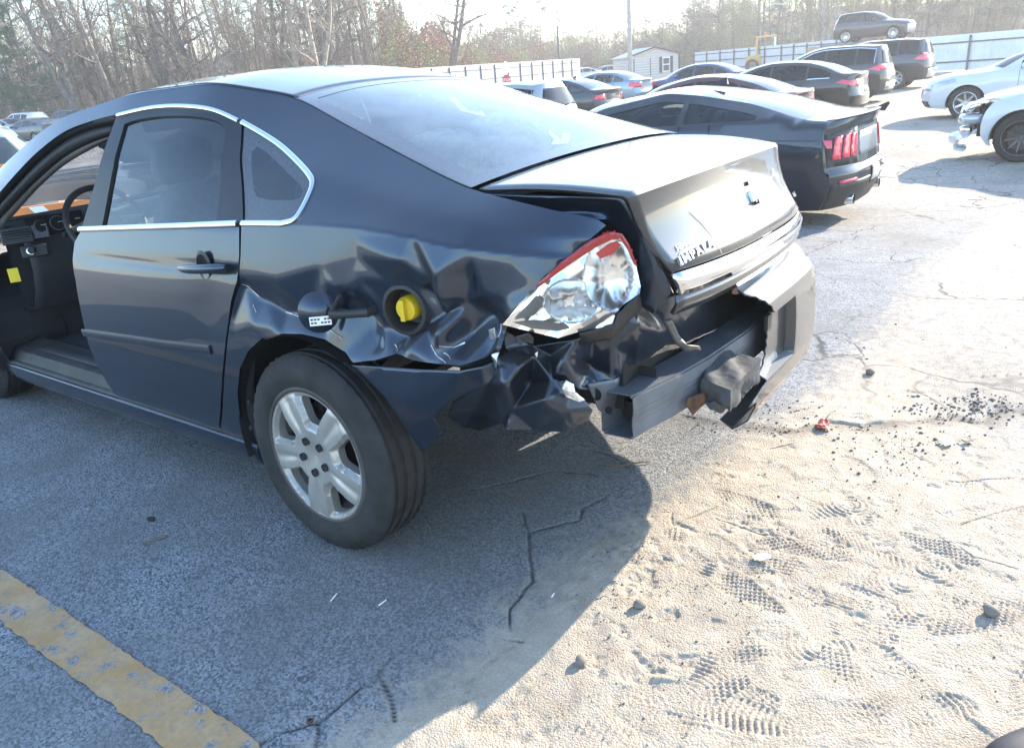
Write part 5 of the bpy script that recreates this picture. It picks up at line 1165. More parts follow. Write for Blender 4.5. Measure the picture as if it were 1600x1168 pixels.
        # top sheets
        segs = [('hood', fe[-1][0], cowl, s.mat, .02, .05, -rF, -.30), ('windshield', cowl, roof_f, glassm or M_CGLASS, .05, .04, -.30, -.12), ('roof', roof_f, roof_r if not hatch else re[-1][0], s.mat, .04, .035, -.12, rR if hatch else -.02)]
        if not hatch: segs += [('rear_window', roof_r, glass_r, glassm or M_DGLASS, .035, .03, -.02, .05), ('deck', glass_r, re[-1][0], s.mat, .03, .02, .05, rR)]
        s.parts = {}
        for (n_, x0, x1, m_, c0, c1, b0, b1) in segs:
            if n_ == 'hood' and nofront: pass
            V = []; F = []; nx_, nt_ = 18, 16
            for i in range(nx_+1):
                q = i/nx_; xb = x0+(x1-x0)*q
                for k_ in range(nt_+1):
                    t = -1+2*k_/nt_; e = 1-abs(t)**2.6; V.append((xb+(b0+(b1-b0)*q)*(1-abs(t)**3), t*float(S.yT(xb)), float(S.zT(xb))+(c0+(c1-c0)*q)*e))
            for i in range(nx_):
                for k_ in range(nt_): a = i*(nt_+1)+k_; F.append((a, a+nt_+1, a+nt_+2, a+1))
            s.parts[n_] = mk(n_, V, F, m_, s.root)
        s.fascia('rear_fascia', 'r', s.mat)
        if not nofront: s.fascia('front_fascia', 'f', s.mat)
        # under body, wells, wheels
        mb = MB(); mb.box(((s.xf+s.xr)/2, 0, zb+.06), (s.xr-s.xf-.9, W*.80, .12)); mb.build('underbody', M_UNDER, s.root, False)
        for xc in (-wb, 0):
            for sg in (-1, 1):
                a = np.linspace(-.1, math.pi+.1, 14); V = []; F = []
                for t in a:
                    for y in (hw-.03, hw-.34): V.append((xc+(wr_+.005)*math.cos(t), sg*y, wr+(wr_+.005)*math.sin(t)))
                for i in range(len(a)-1): F.append((2*i, 2*i+1, 2*i+3, 2*i+2))
                n0 = len(V); V += [(xc+(wr_+.01)*math.cos(t), sg*(hw-.34), wr+(wr_+.01)*math.sin(t)) for t in a]; F.append(tuple(range(n0, n0+len(a)))); mk('wheel_well', V, F, M_UNDER, s.root, False)
                o = add_wheel(wheel, s.root, xc, sg*(hw-.13), wr, sg, .3*xc); k_ = wr/WH[wheel][0]; o.scale = (k_, 1, k_)
        mb = MB(); mb.box(((cowl+s.xr)/2-.2, 0, (zb+zhood)/2-.02), (abs(cowl)+s.xr-.9, W*.72, zhood-zb-.14)); mb.build('cabin_tub', M_INT, s.root, False)
        for sy in (-.36, .36):
            st = blob('seat', (roof_f+.42, sy, min(zhood+.05, H-.50)), (.16, .46, .50), M_INT, s.root, 4, 10, M=Matrix.Rotation(.25, 3, 'Y')); blob('headrest', (roof_f+.50, sy, min(zhood+.32, H-.24)), (.09, .24, .15), M_INT, st, 3, 8)
        # trims
        if trim_low: s.patch('r', [(-.98, .0), (.98, .0), (.98, trim_low), (-.98, trim_low)], .006, M_PLASTIC, 'lower_bumper_trim')
        if side_gap:
            for xg, zt_ in ((cowl+.32, .0), (pillars[0], .0), (pillars[0]+.98 if pillars[0]+.98 < -.05 else -.30, .0)):
                for sg in (-1, 1):
                    zz = np.linspace(zb+.10, float(b(xg))+.01, 14); off_ = [(.0 if z > .62 or xg < -.6 else -(.62-z)*.9) for z in zz]
                    band('door_gap', [(s.sp(xg+o_, z, -.0035, sg), s.sn(xg+o_, z, sg)) for z, o_ in zip(zz, off_)], .009, .0045, M_GAP, s.root)
            for xg in (pillars[0]-.16, ) if s.wb < 2.75 and not hatch else (pillars[0]-.16, pillars[0]+.72):
                for sg in (-1, 1):
                    z = float(b(xg))-.09; mb = MB(); mb.tube([s.sp(xg-.10, z, .0, sg), s.sp(xg-.085, z, .03, sg), s.sp(xg+.085, z+.006, .03, sg), s.sp(xg+.10, z+.006, 0, sg)], [.010, .012, .012, .010], 8); mb.build('door_handle', MATS.get('hm_'+col, s.mat), s.root)
        for sg in (-1, 1):
            x = cowl+.42; z = float(b(x))+.09; blob('door_mirror', (x, sg*(hw+.06), z), (.14, .20, .13), s.mat, s.root, 3, 8)
    def sp(s, x, z, off=0.0, sg=-1): return Vector((x, sg*(float(s.S.f(x, z))+off), z))
    def sn(s, x, z, sg=-1):
        e = .015; a = s.sp(x+e, z, 0, sg)-s.sp(x-e, z, 0, sg); b = s.sp(x, z+e, 0, sg)-s.sp(x, z-e, 0, sg); n = a.cross(b).normalized(); return n if n.y*sg > 0 else -n
    def fpt(s, end, t, w, off=0.0):
        L_ = s.rear if end == 'r' else s.front; r_ = s.rR if end == 'r' else s.rF; sg = 1 if end == 'r' else -1; cr = .02 if not s.hatch or end == 'f' else .035
        if end == 'r': L_ = s.rear; zt = s.ze
        else: zt = s.zf
        xw = float(np.interp(w, [q[0] for q in L_], [q[1] for q in L_])); zs = s.zb+w*(zt-s.zb); zt2 = zt+cr*(1-abs(t)**2.6); z = s.zb+w*(zt2-s.zb)
        xe = xw-sg*r_; hwid = float(s.S.f(xe, zs)); x = xw-sg*r_*abs(t)**3; p = Vector((x, t*hwid, z))
        return p+Vector((sg, 0, 0))*off*(1-.5*abs(t)**4)+Vector((0, math.copysign(1, t) if t else 0, 0))*off*.8*abs(t)**4
    def fascia(s, name, end, mat):
        V = []; F = []; nt_, nw_ = 28, 26
        for i in range(nw_+1):
            for k in range(nt_+1): V.append(s.fpt(end, -1+2*k/nt_, i/nw_))
        for i in range(nw_):
            for k in range(nt_): a = i*(nt_+1)+k; q = (a, a+1, a+nt_+2, a+nt_+1); F.append(q if end == 'r' else q[::-1])
        s.parts[name] = mk(name, V, F, mat, s.root, True, 45)
    def patch(s, end, poly, off, mat, name, step=.06, parent=None, thick=.012):
        P, T = cdt([np.array(p) for p in poly], step=step); V = [s.fpt(end, t, w, off) for t, w in P]
        if end == 'f': T = T[:, ::-1]
        o = mk(name, V, T, mat, parent or s.root, True, 50); solid(o, thick); return o
    def spatch(s, poly, off, mat, name, sgs=(-1, 1), parent=None):
        for sg in sgs: side_panel(name, s.S, poly, off=off, sgn=sg, step=.05, bstep=.03, mat=mat, parent=parent or s.root, thick=.01)
    def lamps(s, tw, sd=None, mat=None, name='tail_lamp', end='r', off=.008):
        for sg in (-1, 1): s.patch(end, [(sg*t, w) for t, w in (tw if sg > 0 else tw[::-1])], off, mat or M_TAILR, name)
        if sd: s.spatch(sd, off, mat or M_TAILR, name)
    def place(s, x, y, rz=0.0, z=None): s.root.location = (x, y, float(G0(x, y)) if z is None else z); s.root.rotation_euler = (0, 0, rz); return s
cpaint('black_blue_paint', (.012, .018, .030), .6, .18); cpaint('black_paint', (.008, .010, .014), .3, .22); cpaint('maroon_paint', (.09, .012, .022), .5, .22); cpaint('white_paint', (.62, .63, .63), .0, .15); cpaint('pale_blue_paint', (.22, .30, .38), .6, .2); cpaint('silver_paint', (.40, .41, .42), .7, .2); cpaint('dark_grey_paint', (.05, .053, .058), .6, .22); cpaint('blue_paint', (.02, .06, .16), .5, .2); cpaint('teal_grey_paint', (.10, .15, .17), .5, .2)
# ---- dark coupe with slatted tail lamps
mu = GCar('dark_coupe', 'dark blue fastback coupe with three-bar red tail lamps beside the crushed sedan', W=1.91, H=1.38, wb=2.72, fo=.93, ro=1.08, col='black_blue_paint', cowl=-2.0, roof_f=-1.22, roof_r=-.50, glass_r=.60, wheel='gun', zb=.22, pillars=(-.62,), zdeck=1.02, wr=.345, win_end=.18, zhood=.98, glassm=M_CGLASS, trim_low=.30,
          rear=[(0, .98), (.16, 1.05), (.30, 1.08), (.42, 1.075), (.46, 1.03), (.90, .985), (.94, 1.01), (1.0, 1.03)]).place(-.97, 6.25)
for sg in (-1, 1):
    for k in range(3):
        a = .50+.135*k; mu.patch('r', [(sg*(a+.03), .57), (sg*(a+.135), .58), (sg*(a+.085), .82), (sg*(a-.02), .83)] if sg > 0 else [(sg*(a-.02), .83), (sg*(a+.085), .82), (sg*(a+.135), .58), (sg*(a+.03), .57)], .014, M_TAILR, 'tail_lamp_bar', .04)
    mu.patch('r', [(sg*.45, .48), (sg*.96, .50), (sg*.98, .87), (sg*.44, .89)] if sg > 0 else [(sg*.44, .89), (sg*.98, .87), (sg*.96, .50), (sg*.45, .48)], .004, M_PLASTIC, 'lamp_surround')
    mu.patch('r', [(sg*.60, .30), (sg*.88, .30), (sg*.88, .335), (sg*.60, .335)] if sg > 0 else [(sg*.60, .335), (sg*.88, .335), (sg*.88, .30), (sg*.60, .30)], .012, M_TAILR, 'rear_reflector')
    mb = MB(); mb.lathe([(.052, -.12), (.052, .02), (.046, .022), (.044, -.10), (.001, -.10)], 20, axis='x', c=(1.0, sg*.52, .285)); mb.build('exhaust_tip', M_CHROME, mu.root)
mu.spatch([(.80, .87), (.875, .87), (.885, .80), (.84, .80)], .006, M_TAILR, 'tail_lamp_side')
mu.patch('r', [(-.18, .20), (.18, .20), (.18, .40), (-.18, .40)], .010, M_PLASTIC, 'plate_recess'); mu.patch('r', [(-.15, .23), (.15, .23), (.15, .37), (-.15, .37)], .018, M_PLATE, 'licence_plate')
mu.patch('r', [(-.40, .56), (.40, .56), (.40, .82), (-.40, .82)], .004, cpaint('grey_panel_paint', (.25, .27, .29), .4, .3), 'rear_panel')
# ducktail spoiler with loose end flap
V = []; F = []
for i in range(25):
    t = -1+2*i/24; y = t*.72; x = 1.00-.17*abs(t)**3
    for (dx, dz) in ((-.24, .0), (-.10, .022), (.02, .038), (.035, .034), (.0, .012), (-.06, -.01)): V.append((x+dx, y, 1.025+dz-.02*abs(t)**3))
for i in range(24):
    for k in range(6): F.append((i*6+k, i*6+(k+1) % 6, (i+1)*6+(k+1) % 6, (i+1)*6+k))
F += [(0, 1, 2, 3, 4, 5), tuple(range(24*6+5, 24*6-1, -1))]
o = mk('spoiler', V, F, cpaint('grey_panel_paint', (.25, .27, .29), .4, .3), mu.root, True, 40)
o = mk('spoiler_flap', [(.80, .70, 1.01), (.98, .68, 1.0), (1.02, .70, 1.07), (1.0, .72, 1.08), (.88, .74, 1.03)], [(0, 1, 2, 3, 4)], M_PLASTIC, mu.root, False); solid(o, .012, 0)
cx_, cz_ = .30, .80
mb = MB(); mb.tube([mu.sp(cx_+.085*math.cos(a), cz_+.085*math.sin(a), .0005) for a in np.linspace(0, 2*math.pi, 33)[:-1]], .0022, 5, closed=True); mb.build('fuel_door_gap', M_GAP, mu.root)
mk('roof_aerial', [(-.62, -.02, 1.385), (-.62, .02, 1.385), (-.46, .025, 1.375), (-.46, -.025, 1.375), (-.49, 0, 1.445), (-.475, 0, 1.445)], [(0, 1, 4), (1, 2, 5, 4), (2, 3, 5), (3, 0, 4, 5), (0, 3, 2, 1)], M_PLASTIC, mu.root, False)
band('shoulder_crease', [(mu.sp(x, .86+.02*math.sin((x+.6)*2), -.001), mu.sn(x, .86)) for x in np.linspace(-.5, .75, 24)], .012, .003, mu.mat, mu.root)
# ---- maroon coupe
ma = GCar('maroon_sedan', 'maroon sedan with crumpled trunk edge parked beyond the dark coupe', W=1.82, H=1.40, wb=2.75, fo=.92, ro=1.02, col='maroon_paint', roof_r=-.35, glass_r=.58, zdeck=1.0).place(-3.7, 13.7)
ma.lamps([(.60, .62), (.97, .64), (.97, .84), (.55, .86)])
# ---- black sedan, black crossover, dark SUV in the row
al = GCar('black_sedan', 'black sedan with slim red tail lamps between the maroon sedan and black crossover', W=1.83, H=1.46, wb=2.78, fo=.97, ro=1.10, col='black_paint', roof_r=-.15, glass_r=.62, zdeck=1.08, chrome=lambda s: [[p for p in s.wins[-1] if True][:12]], cat='car').place(-4.1, 19.4)
al.lamps([(.55, .66), (.97, .68), (.98, .80), (.60, .82)], [(.58, .90), (.86, .84), (.88, .93), (.72, .96)]); al.patch('r', [(-.2, .46), (.2, .46), (.2, .60), (-.2, .60)], .006, M_PLASTIC, 'plate_recess')
ro = GCar('black_crossover', 'black crossover with chrome-outlined side windows next to the black sedan', W=1.84, H=1.70, wb=2.71, fo=.95, ro=1.0, col='black_paint', hatch=True, cowl=-2.05, roof_f=-1.25, pillars=(-.85, .05), zhood=1.06, wr=.36, wheel='suv', roof_r=.4, chrome=lambda s: [[(p[0], p[1]+.02) for p in s.wins[0][12:][::-1]]+[(p[0], p[1]+.02) for p in s.wins[1][12:][::-1]]+[(p[0], p[1]+.02) for p in s.wins[2][12:][::-1]]+[s.wins[2][11]]]).place(-4.6, 25.3)
ro.lamps([(.55, .50), (.97, .52), (.98, .64), (.62, .62)], [(.42, .98), (.78, .92), (.78, 1.06), (.62, 1.05)]); ro.patch('r', [(-.78, .62), (.78, .62), (.66, .92), (-.66, .92)], .006, M_DGLASS, 'rear_window'); ro.patch('r', [(-.75, .08), (.75, .08), (.75, .24), (-.75, .24)], .012, MATS['silver_paint'], 'bumper_skid'); ro.patch('r', [(-.2, .36), (.2, .36), (.2, .47), (-.2, .47)], .01, M_PLATE, 'licence_plate')
pa = GCar('dark_suv', 'large dark SUV with silver split-spoke wheels at the end of the row before the fence', W=1.95, H=1.77, wb=2.90, fo=.93, ro=1.16, col='black_blue_paint', hatch=True, cowl=-2.2, roof_f=-1.4, pillars=(-1.0, .0), zhood=1.12, wr=.385, wheel='suv', roof_r=.5, win_end=.72, zb=.30).place(-4.75, 32.2)
pa.lamps([(.66, .50), (.98, .50), (.98, .68), (.70, .66)], [(.62, 1.02), (.94, .98), (.92, 1.16), (.78, 1.16)]); pa.patch('r', [(-.80, .64), (.80, .64), (.68, .93), (-.68, .93)], .006, M_DGLASS, 'rear_window'); pa.patch('r', [(-.8, .05), (.8, .05), (.8, .26), (-.8, .26)], .012, MATS['silver_paint'], 'bumper_skid')
# ---- SUV standing up on a steel loading platform by the fence
su = GCar('raised_suv', 'dark SUV with missing front bumper standing on a raised platform', W=1.86, H=1.68, wb=2.70, fo=.90, ro=.95, col='black_blue_paint', hatch=True, cowl=-2.0, roof_f=-1.25, pillars=(-.85, .02), zhood=1.06, wr=.36, wheel='ten', roof_r=.4)
ps = onX(1333, 62, -6.3); pdir = ray(1366, 60); k_ = 47.0/np.dot(_f, pdir/np.linalg.norm(pdir))/np.linalg.norm(pdir); pc = CAM+pdir*k_
su.place(pc[0]-1.35, pc[1], math.pi-.10, 1.42); su.lamps([(.60, .52), (.98, .54), (.98, .66), (.66, .66)], [(.55, .98), (.73, .95), (.73, 1.08)]); su.patch('f', [(-.85, .10), (.85, .10), (.85, .75), (-.85, .75)], .01, MATS['silver_paint'], 'exposed_front_frame')
pl = empty('loading_platform', (pc[0], pc[1], float(G0(pc[0], pc[1])))); tag(pl, 'steel loading platform carrying a dark SUV', 'platform')
mb = MB(); mb.box((0, 0, 1.68), (5.6, 2.3, .12)); mb.build('deck', M_STEEL, pl, False)
for sx in (-2.5, 0, 2.5):
    for sy in (-1.0, 1.0): mb = MB(); mb.box((sx, sy, .81), (.12, .12, 1.62)); mb.build('post', M_STEEL, pl, False)
# ---- facing row on the right
ac = GCar('white_sedan', 'white sedan with a dented front door facing the lane', W=1.88, H=1.45, wb=2.775, fo=1.0, ro=1.1, col='white_paint', wheel='seven', zhood=.96, wr=.335).place(2.1, 19.1)
ac.lamps([(.45, .62), (.97, .60), (.96, .82), (.60, .80)], [(-3.40, .70), (-2.98, .80), (-3.05, .86), (-3.35, .80)], M_HEAD, 'headlamp', 'f'); ac.patch('f', [(-.35, .30), (.35, .30), (.42, .62), (-.42, .62)], .008, M_PLASTIC, 'grille'); ac.patch('f', [(-.92, .05), (-.62, .05), (-.62, .26), (-.94, .24)], .01, M_PLASTIC, 'lower_intake'); ac.patch('f', [(.62, .05), (.92, .05), (.94, .24), (.62, .26)], .01, M_PLASTIC, 'lower_intake')
def dentp(P): return .07*np.exp(-(((P[:, 0]+1.15)/.22)**2+((P[:, 1]-.68)/.18)**2))
wh = GCar('damaged_white_sedan', 'white sedan with its front bumper torn off and wheel exposed', W=1.84, H=1.45, wb=2.70, fo=.80, ro=1.1, col='white_paint', wheel='gun', zhood=.97, wr=.335, nofront=True).place(3.66, 12.0)
mb = MB(); mb.box((-3.22, 0, .55), (.10, 1.40, .40)); mb.build('radiator_support', M_UNDER, wh.root, False)
mb = MB(); mb.box((-3.34, 0, .50), (.08, 1.30, .12)); o = mb.build('bumper_beam', M_STEEL, wh.root, False); bev(o, .01)
o = blob('hanging_headlamp', (-3.36, -.66, .60), (.34, .30, .16), M_HEAD, wh.root, 3.2, 10, M=Matrix.Rotation(.4, 3, 'Z')); o = blob('fog_lamp', (-3.42, -.62, .44), (.18, .20, .13), M_CHROME, wh.root, 3, 10)
V = []; F = []
for i in range(13):
    t = i/12; y = -.86+.95*t; x = -3.52-.10*math.sin(t*2)+.06*math.sin(t*9)
    for (dx, dz) in ((.16, .16), (.02, .12), (-.02, .04), (.0, -.02), (.12, -.05)): V.append((x+dx, y, .26+dz+.05*math.sin(t*5)-.06*(1-t)))
for i in range(12):
    for k in range(4): F.append((i*5+k, (i+1)*5+k, (i+1)*5+k+1, i*5+k+1))
o = mk('drooping_bumper_cover', V, F, MATS['white_paint'], wh.root, True, 50); solid(o, .006)
V = []; F = []
for i in range(13):
    t = i/12; y = -.82+1.5*t; x = -3.40-.12*math.sin(t*3)
    for (dx, dz) in ((.25, .13), (.05, .10), (-.03, .02), (.0, -.03)): V.append((x+dx, y, .70+dz+.02*math.sin(t*7)))
for i in range(12):
    for k in range(3): F.append((i*4+k, (i+1)*4+k, (i+1)*4+k+1, i*4+k+1))
o = mk('nose_panel', V, F, MATS['white_paint'], wh.root, True, 50); solid(o, .006)
db = GCar('black_hatchback', 'black car with raised hood behind the white sedan', W=1.84, H=1.5, wb=2.7, col='black_paint', zhood=1.0).place(4.9, 24.8); o = mk('raised_hood', [(-2.2, -.7, 1.05), (-2.2, .7, 1.05), (-3.2, .62, 1.45), (-3.2, -.62, 1.45)], [(0, 1, 2, 3)], MATS['black_paint'], db.root, False); solid(o, .03)
du = GCar('grey_van', 'dark van beyond the white fence', W=1.9, H=1.9, wb=2.9, ro=1.0, col='dark_grey_paint', hatch=True, zhood=1.15, cowl=-2.3, roof_f=-1.5, pillars=(-1.0, .0), roof_r=.5, wr=.36).place(1.6, 58, 0, .9)
# ---- second row beyond the sedan
ds = GCar('dark_blue_sedan', 'dark blue sedan with a roof fin in the row behind the dark coupe', W=1.84, H=1.45, wb=2.78, col='black_blue_paint', roof_r=-.25, glassm=M_CGLASS, glass_r=.62).place(-11.2, 19.6); ds.lamps([(.55, .64), (.97, .66), (.97, .82), (.60, .82)])
mk('roof_aerial', [(-.42, -.02, 1.42), (-.42, .02, 1.42), (-.26, .025, 1.41), (-.26, -.025, 1.41), (-.29, 0, 1.49), (-.275, 0, 1.49)], [(0, 1, 4), (1, 2, 5, 4), (2, 3, 5), (3, 0, 4, 5), (0, 3, 2, 1)], M_PLASTIC, ds.root, False)
tl_ = GCar('pale_blue_sedan', 'pale blue sedan with red tail lamps in front of the garden shed', W=1.84, H=1.45, wb=2.78, col='pale_blue_paint', glassm=M_CGLASS).place(-14.6, 28.6); tl_.lamps([(.50, .62), (.97, .64), (.97, .86), (.55, .86)], [(.60, .80), (.86, .78), (.86, .98), (.66, .98)])
sv = GCar('silver_wagon', 'silver wagon seen over the trunk side of the rear window', W=1.8, H=1.55, wb=2.65, ro=.95, col='silver_paint', hatch=True, zhood=1.0, pillars=(-.9, .0), roof_r=.4, cowl=-2.0, roof_f=-1.25).place(-8.2, 12.3); sv.patch('r', [(-.78, .62), (.78, .62), (.66, .92), (-.66, .92)], .006, M_DGLASS, 'rear_window')
bs = GCar('blue_sedan', 'blue sedan whose roof shows behind the maroon sedan', W=1.84, H=1.46, wb=2.78, col='blue_paint').place(-11.0, 30.5)
ws = GCar('parked_white_sedan', 'white sedan on the far side of the crushed sedan, seen through its glass', W=1.8, H=1.42, wb=2.7, col='white_paint', glassm=M_CGLASS).place(-5.2, 4.2); ws.lamps([(.55, .62), (.97, .64), (.97, .86), (.60, .86)], [(.62, .80), (.86, .78), (.86, .96), (.70, .96)])
of = GCar('dark_green_suv', 'dark SUV with orange wheel-arch trim seen through the windshield', W=1.8, H=1.62, wb=2.6, ro=.9, col='teal_grey_paint', hatch=True, zhood=1.0, pillars=(-.9, .0), roof_r=.4, cowl=-2.0, roof_f=-1.25, wr=.35).place(-11.6, 2.6, -.15); of.lamps([(.62, .50), (.98, .52), (.98, .70), (.68, .68)], [(.45, .92), (.72, .90), (.72, 1.08), (.55, 1.08)]); of.patch('r', [(-.78, .62), (.78, .62), (.66, .92), (-.66, .92)], .006, M_CGLASS, 'rear_window')
M_OR = pm('orange_plastic', (.66, .22, .06), .55, 0, var=.12)
band('arch_trim', [(of.sp(.41*math.cos(a), .35+.41*math.sin(a), .004), (0, -1, 0)) for a in np.linspace(-.2, math.pi+.2, 22)], .06, .02, M_OR, of.root)
# ---- cars far off on the left
for (nme, lab, colr, kw, px, dpt, rz) in (
        ('charcoal_coupe', 'charcoal coupe with bright multi-spoke wheels before the woods', 'dark_grey_paint', dict(H=1.42, roof_r=-.4, glass_r=.55, wheel='split', glassm=M_CGLASS), (38, 228), 44, .15),
        ('white_hatchback', 'white hatchback close to the sedan pillar at the lot edge', 'white_paint', dict(H=1.5, hatch=True, pillars=(-.9, .0), roof_r=.4), (-75, 264), 33, .1),
        ('white_pickup', 'white SUV behind the charcoal coupe', 'white_paint', dict(H=1.75, hatch=True, zhood=1.1, pillars=(-.9, .0), roof_r=.4), (22, 216), 54, .1),
        ('silver_sedan', 'silver sedan at the far edge of the lot under bare trees', 'silver_paint', dict(H=1.45), (-8, 222), 52, .2),
        ('black_suv', 'black SUV by the woods past the charcoal coupe', 'black_paint', dict(H=1.7, hatch=True, zhood=1.1, pillars=(-.9, .0), roof_r=.4), (92, 212), 56, .1)):
    g = GCar(nme, lab, col=colr, side_gap=False, **kw); d_ = ray(*px); k_ = dpt/np.dot(_f, d_); p_ = CAM+d_*k_; g.place(p_[0]+1.4, p_[1]+.9, rz)
for (nme, lab, colr, u, dpt, rz) in (('silver_hatchback', 'silver hatchback at the lot edge behind the silver sedan', 'silver_paint', -30, 60, .1), ('blue_hatchback', 'blue car between the white SUV and the black SUV', 'blue_paint', 60, 60, .15), ('white_compact', 'white compact car beyond the black SUV under the trees', 'white_paint', 128, 60, .1), ('maroon_compact', 'dull maroon car behind the sedan roof edge', 'maroon_paint', 165, 56, .1)):
    g = GCar(nme, lab, col=colr, side_gap=False, H=1.48); d_ = ray(u, 214); p_ = CAM+d_*dpt/np.dot(_f, d_); g.place(p_[0]+1.0, p_[1]+.5, rz)
# far cars seen past the fence gap
for (nme, lab, colr, u, dpt) in (('far_white_car', 'white car far beyond the fence gap left of the shed', 'white_paint', 925, 88), ('far_silver_car', 'silver car far beyond the fence, beside the white one', 'silver_paint', 962, 94)):
    g = GCar(nme, lab, col=colr, side_gap=False, H=1.5); d_ = ray(u, 118); k_ = dpt/np.dot(_f, d_); p_ = CAM+d_*k_; g.place(p_[0], p_[1], .6)
# ---- orange and white barricade
ba = empty('barricade', (-7.3, 1.35, float(G0(-7.3, 1.35)))); ba.rotation_euler = (0, 0, R_(62)); tag(ba, 'orange plastic barricade with white diagonal stripes seen through the windshield', 'barricade')
M_REFL = pm('white_reflective_sheet', (.8, .8, .8), .4)
for k in range(2):
    zc_ = .95-.45*k; mb = MB(); mb.box((0, 0, zc_), (2.4, .05, .28)); o = mb.build('board', M_OR, ba, False); bev(o, .01)
    for i in range(4):
        x = -.95+.6*i; V = [(x-.16, -.028, zc_+.13), (x-.02, -.028, zc_+.13), (x+.16, -.028, zc_-.13), (x+.02, -.028, zc_-.13)]; V2 = [(a, -b, c) for a, b, c in V]
        mk('stripe', V+V2, [(3, 2, 1, 0), (4, 5, 6, 7)], M_REFL, o, False)
for sx in (-1.0, 1.0):
    mb = MB(); mb.box((sx, 0, .55), (.07, .06, 1.1)); mb.box((sx, 0, .04), (.10, .7, .08)); mb.build('leg', M_OR, ba, False)
# ================================================================== fences, shed, poles, woods
def at(u, v, dep):
    """point at a distance (metres along the view axis) in a pixel's direction"""
    d = ray(u, v); return CAM+d*dep/np.dot(_f, d)
def gat(u, dep):
    p = at(u, 120, dep)
    return np.array([p[0], p[1], float(G0(p[0], p[1]))])
M_FENCE = pm('white_painted_sheet_metal', (.58, .61, .64), .5, .2, var=.12, scale=1.5); M_RAIL = pm('dark_fence_rail', (.07, .075, .08), .6, .3); M_POSTW = pm('galvanised_post', (.42, .44, .46), .5, .5)
def rib_panel(L, h):
    n = int(L/.05); V = []; F = []
    for i in range(n+1):
        x = L*i/n; y = .018 if (i % 6) in (0, 1) else 0.0
        V += [(x, y, .05), (x, y, h)]
    for i in range(n): F.append((2*i, 2*i+2, 2*i+3, 2*i+1))
    me = bpy.data.meshes.new('panel'); me.from_pydata(V, [], F); me.materials.append(M_FENCE); return me
def fence(name, label, pts, h, rails=(.5, 1.35, 2.05), pl=2.4):
    """run of ribbed sheet panels with posts and rails on the near side"""
    p0 = np.array(pts[0]); f = empty(name, tuple(p0)); tag(f, label, 'fence'); me = rib_panel(pl, h)
    for a, b in zip(pts[:-1], pts[1:]):
        a = np.array(a); b = np.array(b); d = b-a; L = np.linalg.norm(d[:2]); n = max(1, int(round(L/pl))); ang = math.atan2(d[1], d[0])
        for i in range(n):
            q = a+d*i/n-p0; o = link('panel', me, f, tuple(q)); o.rotation_euler = (0, 0, ang); o.scale = (L/n/pl, 1, 1)
            po = bpy.data.objects.get('_post_src_'+name)
            mb = MB(); mb.box((0, -.06, h/2-.03), (.09, .09, h-.06)); pp = link('post', POSTME.setdefault(h, mb.build('post', M_RAIL, None, False).data), f, tuple(q)); pp.rotation_euler = (0, 0, ang)
        for z in rails:
            if z < h: mb = MB(); c = (a+b)/2-p0; mb.box((0, -.04, z), (L, .04, .07)); r_ = mb.build('rail', M_RAIL, f, False); r_.location = tuple(c); r_.rotation_euler = (0, 0, ang)
    return f
POSTME = {}
fence('metal_fence', 'white ribbed metal fence with dark rails in front of the bare woods', [gat(560, 43), gat(645, 50), gat(907, 77)], 2.40)
fence('metal_fence', 'white metal fence behind the garden shed', [gat(1085, 78), gat(1220, 66), gat(1330, 55)], 2.05, (.5, 1.2, 1.8))
fence('metal_fence', 'white metal fence behind the raised platform and the white sedan', [gat(1425, 41), gat(1600, 38), gat(1900, 36)], 1.72, (.45, 1.35))
for o in [o for o in COL.objects if o.name.startswith('post') and o.parent is None]: bpy.data.objects.remove(o)
# ---- garden shed
A = gat(983, 62); B = gat(1061, 62.5); ex_ = (B-A)/np.linalg.norm(B-A); Ls = float(np.linalg.norm(B-A)); sh = empty('garden_shed', tuple(A), math.atan2(ex_[1], ex_[0])); tag(sh, 'beige garden shed with a gable roof and dark-shuttered window', 'shed')
M_SID = pm('beige_siding', (.56, .50, .45), .7); t_ = M_SID.node_tree; wv = t_.nodes.new('ShaderNodeTexWave'); wv.bands_direction = 'Z'; wv.inputs['Scale'].default_value = 1.6; tc_ = t_.nodes.new('ShaderNodeTexCoord'); t_.links.new(tc_.outputs['Object'], wv.inputs['Vector']); bp_ = t_.nodes.new('ShaderNodeBump'); bp_.inputs['Distance'].default_value = .03; t_.links.new(wv.outputs['Fac'], bp_.inputs['Height']); t_.links.new(bp_.outputs[0], t_.nodes['Principled BSDF'].inputs['Normal'])
M_TRIM = pm('dark_brown_trim', (.05, .045, .045), .6); M_ROOFS = pm('pale_shingle', (.40, .40, .41), .8, 0, var=.2, scale=3)
Dp = 5.0; he, hpk = 2.05, 2.62
mk('wall', [(0, 0, 0), (Ls, 0, 0), (Ls, 0, he), (Ls/2, 0, hpk), (0, 0, he), (0, Dp, 0), (Ls, Dp, 0), (Ls, Dp, he), (Ls/2, Dp, hpk), (0, Dp, he)], [(0, 1, 2, 3, 4), (5, 9, 8, 7, 6), (1, 6, 7, 2), (0, 4, 9, 5)], M_SID, sh, False)
o = mk('roof', [(-.15, -.15, he-.02), (Ls/2, -.15, hpk+.06), (Ls+.15, -.15, he-.02), (-.15, Dp+.15, he-.02), (Ls/2, Dp+.15, hpk+.06), (Ls+.15, Dp+.15, he-.02)], [(0, 1, 4, 3), (1, 2, 5, 4)], M_ROOFS, sh, False); solid(o, .07)
for (c, d) in (((0, -.02, he/2), (.12, .06, he)), ((Ls, -.02, he/2), (.12, .06, he))): mb = MB(); mb.box(c, d); mb.build('corner_trim', M_TRIM, sh, False)
